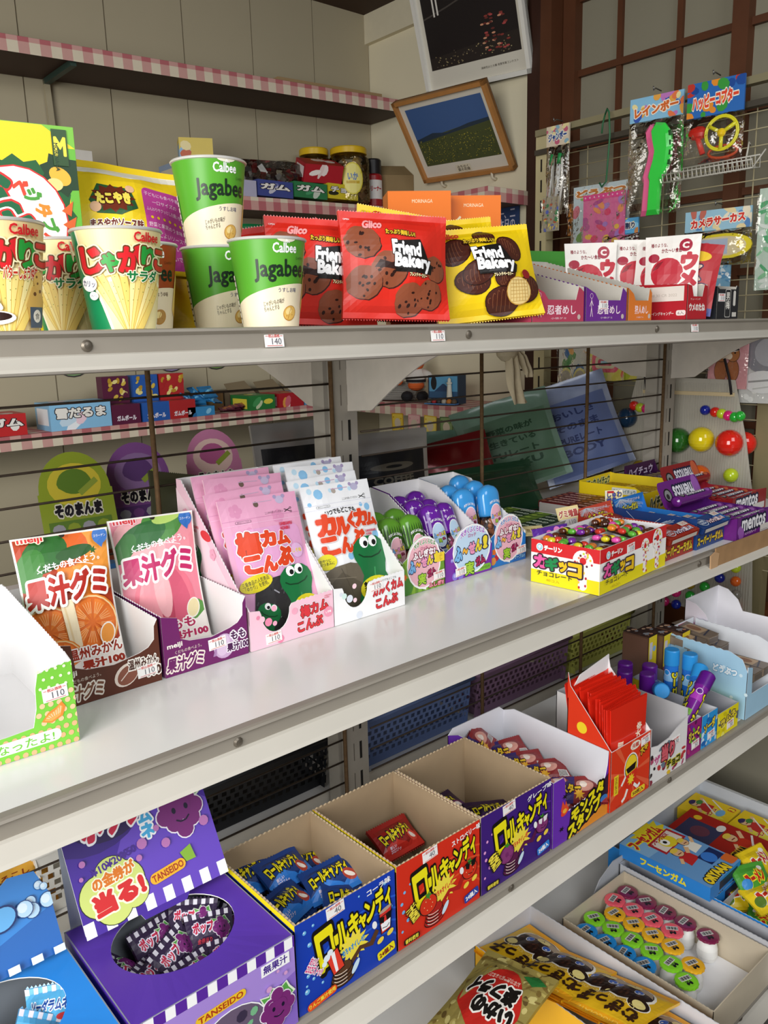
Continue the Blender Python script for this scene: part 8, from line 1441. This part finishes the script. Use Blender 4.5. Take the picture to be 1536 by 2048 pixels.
flatpack('pink and orange sweets packet with ruffled edges on a green hook', 1.205, 1.512, .11, .125, 'd86a9a', ('e8925a', 'b04a8a', 'e8b84a', 'd83a6a', 'a878c0'), None, 'ffffff', .03, lambda A, w, h: (A.rect(-w / 2, -.012, w / 2, 0, 'e0408c'), A.rect(-w / 2, -h, w / 2, -h + .012, 'e0408c'), A.dots([(-w / 2 + .006 + .012 * k, -.006, .002) for k in range(9)], 'f6c0d8')))
def glasses(A, w, h):
    for s_ in (-1, 1): A.ell(s_ * w * .24, -h * .58, w * .22, h * .12, 'd8cc7a').ell(s_ * w * .24, -h * .58, w * .17, h * .09, 'a8a090')
    A.line([(-w * .1, -h * .62), (0, -h * .72), (w * .1, -h * .62)], .006, 'd8cc7a')
for i, (y, dx) in enumerate(((1.29, .02), (1.25, 0))): flatpack(('long flying disc packet hanging in front behind the wires', 'long flying disc packet hanging behind the other one')[i], y, 1.205, .085, .215, 'c9c8bc', ('5a9ac8', 'd8603c', '3a6a9c', 'e0a04a', '4a8a4a'), 'フライング', '2a7ac0', dx, glasses, sub='スーパーロング飛距離\n強烈ヒット!!!')
def boat(A, w, h): A.rr(-w * .36, -h * .82, w * .36, -h * .4, .012, 'e0406a').rr(-w * .27, -h * .74, w * .27, -h * .48, .008, 'd8d0a8').rr(-w * .2, -h * .68, w * .2, -h * .54, .006, 'c2305a').rect(-w * .12, -h * .64, w * .12, -h * .58, '8ac0d0').ell(w * .2, -h * .2, w * .18, h * .08, 'e0406a')
for i, (y, dx) in enumerate(((1.195, .02), (1.155, 0))): flatpack(('yellow packet with pink toy boat hanging left of the end bracket', 'yellow packet with pink toy boat tucked behind its twin')[i], y, 1.19, .1, .115, 'e0d45a', ('c9d84a', 'e8e09a', '8aa83a', 'd8604a'), 'スネーク', 'b0402c', dx, boat)
def twob(A, w, h):
    for x, s_ in ((-w * .16, 1), (w * .14, -1)): A.ell(x, -h * .72, w * .17, h * .18, '4a2a1c').ell(x, -h * .72, w * .16, h * .17, 'a8643a').ell(x, -h * .47, w * .17, h * .12, '4a2a1c').ell(x, -h * .47, w * .16, h * .11, 'b0703f').ell(x + s_ * .008, -h * .5, w * .08, h * .05, 'ead8c0').ell(x - s_ * .004, -h * .45, .002, c='1a1010').ell(x + s_ * .012, -h * .45, .002, c='1a1010').ell(x - w * .1, -h * .38, w * .05, h * .035, 'a8643a').ell(x + w * .1, -h * .38, w * .05, h * .035, 'a8643a')
    A.ell(w * .15, -h * .385, w * .15, h * .05, 'e8e4dc').ell(w * .15, -h * .40, w * .15, h * .02, '1a1a1c').t('MICE', .0, -h * .2, w * .5, h * .13, 'e05a8a', .06, ((.15, 'f6f0e4'),)).poly([(-w * .36, -h * .2), (-w * .26, -h * .16), (-w * .28, -h * .27)], 'e8d84a').rr(-w * .14, -h * .95, w * .16, -h * .9, .002, 'e8dcc8')
flatpack('pink packet with two cartoon bears hanging right of the bracket', .885, 1.205, .085, .14, 'd8989c', ('dca0a4',), None, 'ffffff', .02, twob)
def mirr(A, w, h): A.ell(0, -h * .3, w * .42, h * .28, '8a8a90').ell(.01, -h * .28, w * .3, h * .2, 'b0b0b4').ell(0, -h * .7, w * .4, h * .16, 'e4e4e2').line([(-w * .3, -h * .7), (w * .3, -h * .66)], .004, '9a9a98').line([(-w * .2, -h * .8), (w * .36, -h * .74)], .003, 'c4c4c0')
flatpack('silvery foil toy packet at the right edge behind the bears packet', .815, 1.185, .10, .15, 'd0d0cc', ('e8e8e4', 'a8a8a4', '8a9a7a'), None, 'ffffff', 0, mirr)
flatpack('slim red packet hanging behind the bears packet', .858, 1.21, .05, .06, 'a82028', ('c2342c', 'e8d0b0'), None, 'ffffff', -.004)
flatpack('green bottled toy packet cut off at the right photo edge', .812, 1.47, .05, .2, 'c4d8c8', ('8ac89a', 'e4ece4', '5ab07a'), None, 'ffffff', .02)
flatpack('tiny purple foil packet hanging under the top shelf near the rack post', 1.375, 1.19, .09, .03, 'b0609a', ('d8d4c8', 'c27ab0', 'a8a49c'), None, 'ffffff', .02)
flatpack('crinkled clear packet of coloured beads low by the rack post', 1.345, 1.52, .045, .08, 'a8a08a', ('c2502c', '4a8a5a', 'e8d06a', '5a6ac0'), None, 'ffffff', .05)
flatpack('amber charm packet hanging below the skipping rope', 1.318, 1.505, .022, .075, '9a5a1c', ('c27a2c', '3a2414'), None, 'ffffff', .0)
flatpack('blue instruction card hanging under the yellow oval toy', .945, 1.335, .085, .06, '7ab0d0', ('e4eef4', '5a9ac8'), None, 'ffffff', .0)
mb = MB(); gm = M('2f6a44', .5)
mb.tube([(0, .008, 0), (-.004, .0, .01), (-.008, -.008, 0), (-.008, -.012, -.05), (-.006, -.004, -.15), (-.004, .01, -.16), (-.004, .016, -.15)], .0022, gm, 6).tube([(0, .008, 0), (0, .014, -.02), (0, .016, -.04)], .0022, gm, 6); tag(mb.obj('green_hook', None, (XH - .01, 1.215, 1.69)), 'long green wire hook hanging from the rack top rail', 'hook')
t = thing('wire_tray', 'narrow white wire tray hooked on the rack beside the pink green toy', 'wire tray', (XH - .005, 1.05, 1.515)); mb = MB(); wm2 = M('c4c0b4', .4)
L = .2
for xx_, zz in ((0, .025), (-.03, -.003), (-.035, .012)): mb.tube([(xx_, 0, zz), (xx_, -L, zz)], .0016, wm2, 5)
for k in range(21): mb.tube([(0, -L * k / 20, .025), (0, -L * k / 20, 0), (-.03, -L * k / 20, -.003), (-.036, -L * k / 20, .014)], .0012, wm2, 4)
mb.tube([(-.03, -L, -.003), (-.02, -L - .02, .03)], .0016, wm2, 5); mb.tube([(0, -.17, .02), (.01, -.17, .055), (.016, -.17, .05)], .002, wm2, 5); mb.obj('wire_frame', t)
# cabinet and crates at the end of the aisle
t = thing('wooden_cabinet', 'reddish brown low cabinet with round finger hole beyond the rack', 'cabinet', (1.83, .62, 0)); mb = MB(); cb = M('6a3a1c', .5, nz=.2, ns=12); mb.box(0, 0, 0, .06, .78, .56, cb).box(-.004, .26, 0, 0, .31, .56, M('8a7f68', .7)).box(-.005, .33, 0, .0, .345, .56, M('3a2a1c', .7)); mb.obj('body', t); mb = MB(Matrix.Translation((-.0045, .395, .455)) @ Matrix.Rotation(pi / 2, 4, 'Y')); mb.lathe([(.018, 0), (.018, .002)], M('0c0a08', .9), 20); mb.obj('finger_hole', t)
t = thing('storage_crate', 'dark green storage crate at the right edge under the shelf', 'crate', (1.72, .30, .50)); mb = MB(); mb.box(0, 0, -.5, .1, .3, .145, M('1f3a22', .5)); mb.obj('body', t); mb = MB(); mb.box(-.008, -.005, .135, .108, .305, .15, M('2a2c24', .6)); mb.obj('rim', t)
mb = MB(); mb.box(1.69, .615, 0, 1.775, .9, .5, M('8a8472', .7)); tag(mb.obj('cardboard_carton'), 'plain greyish carton standing below the green crate', 'box')
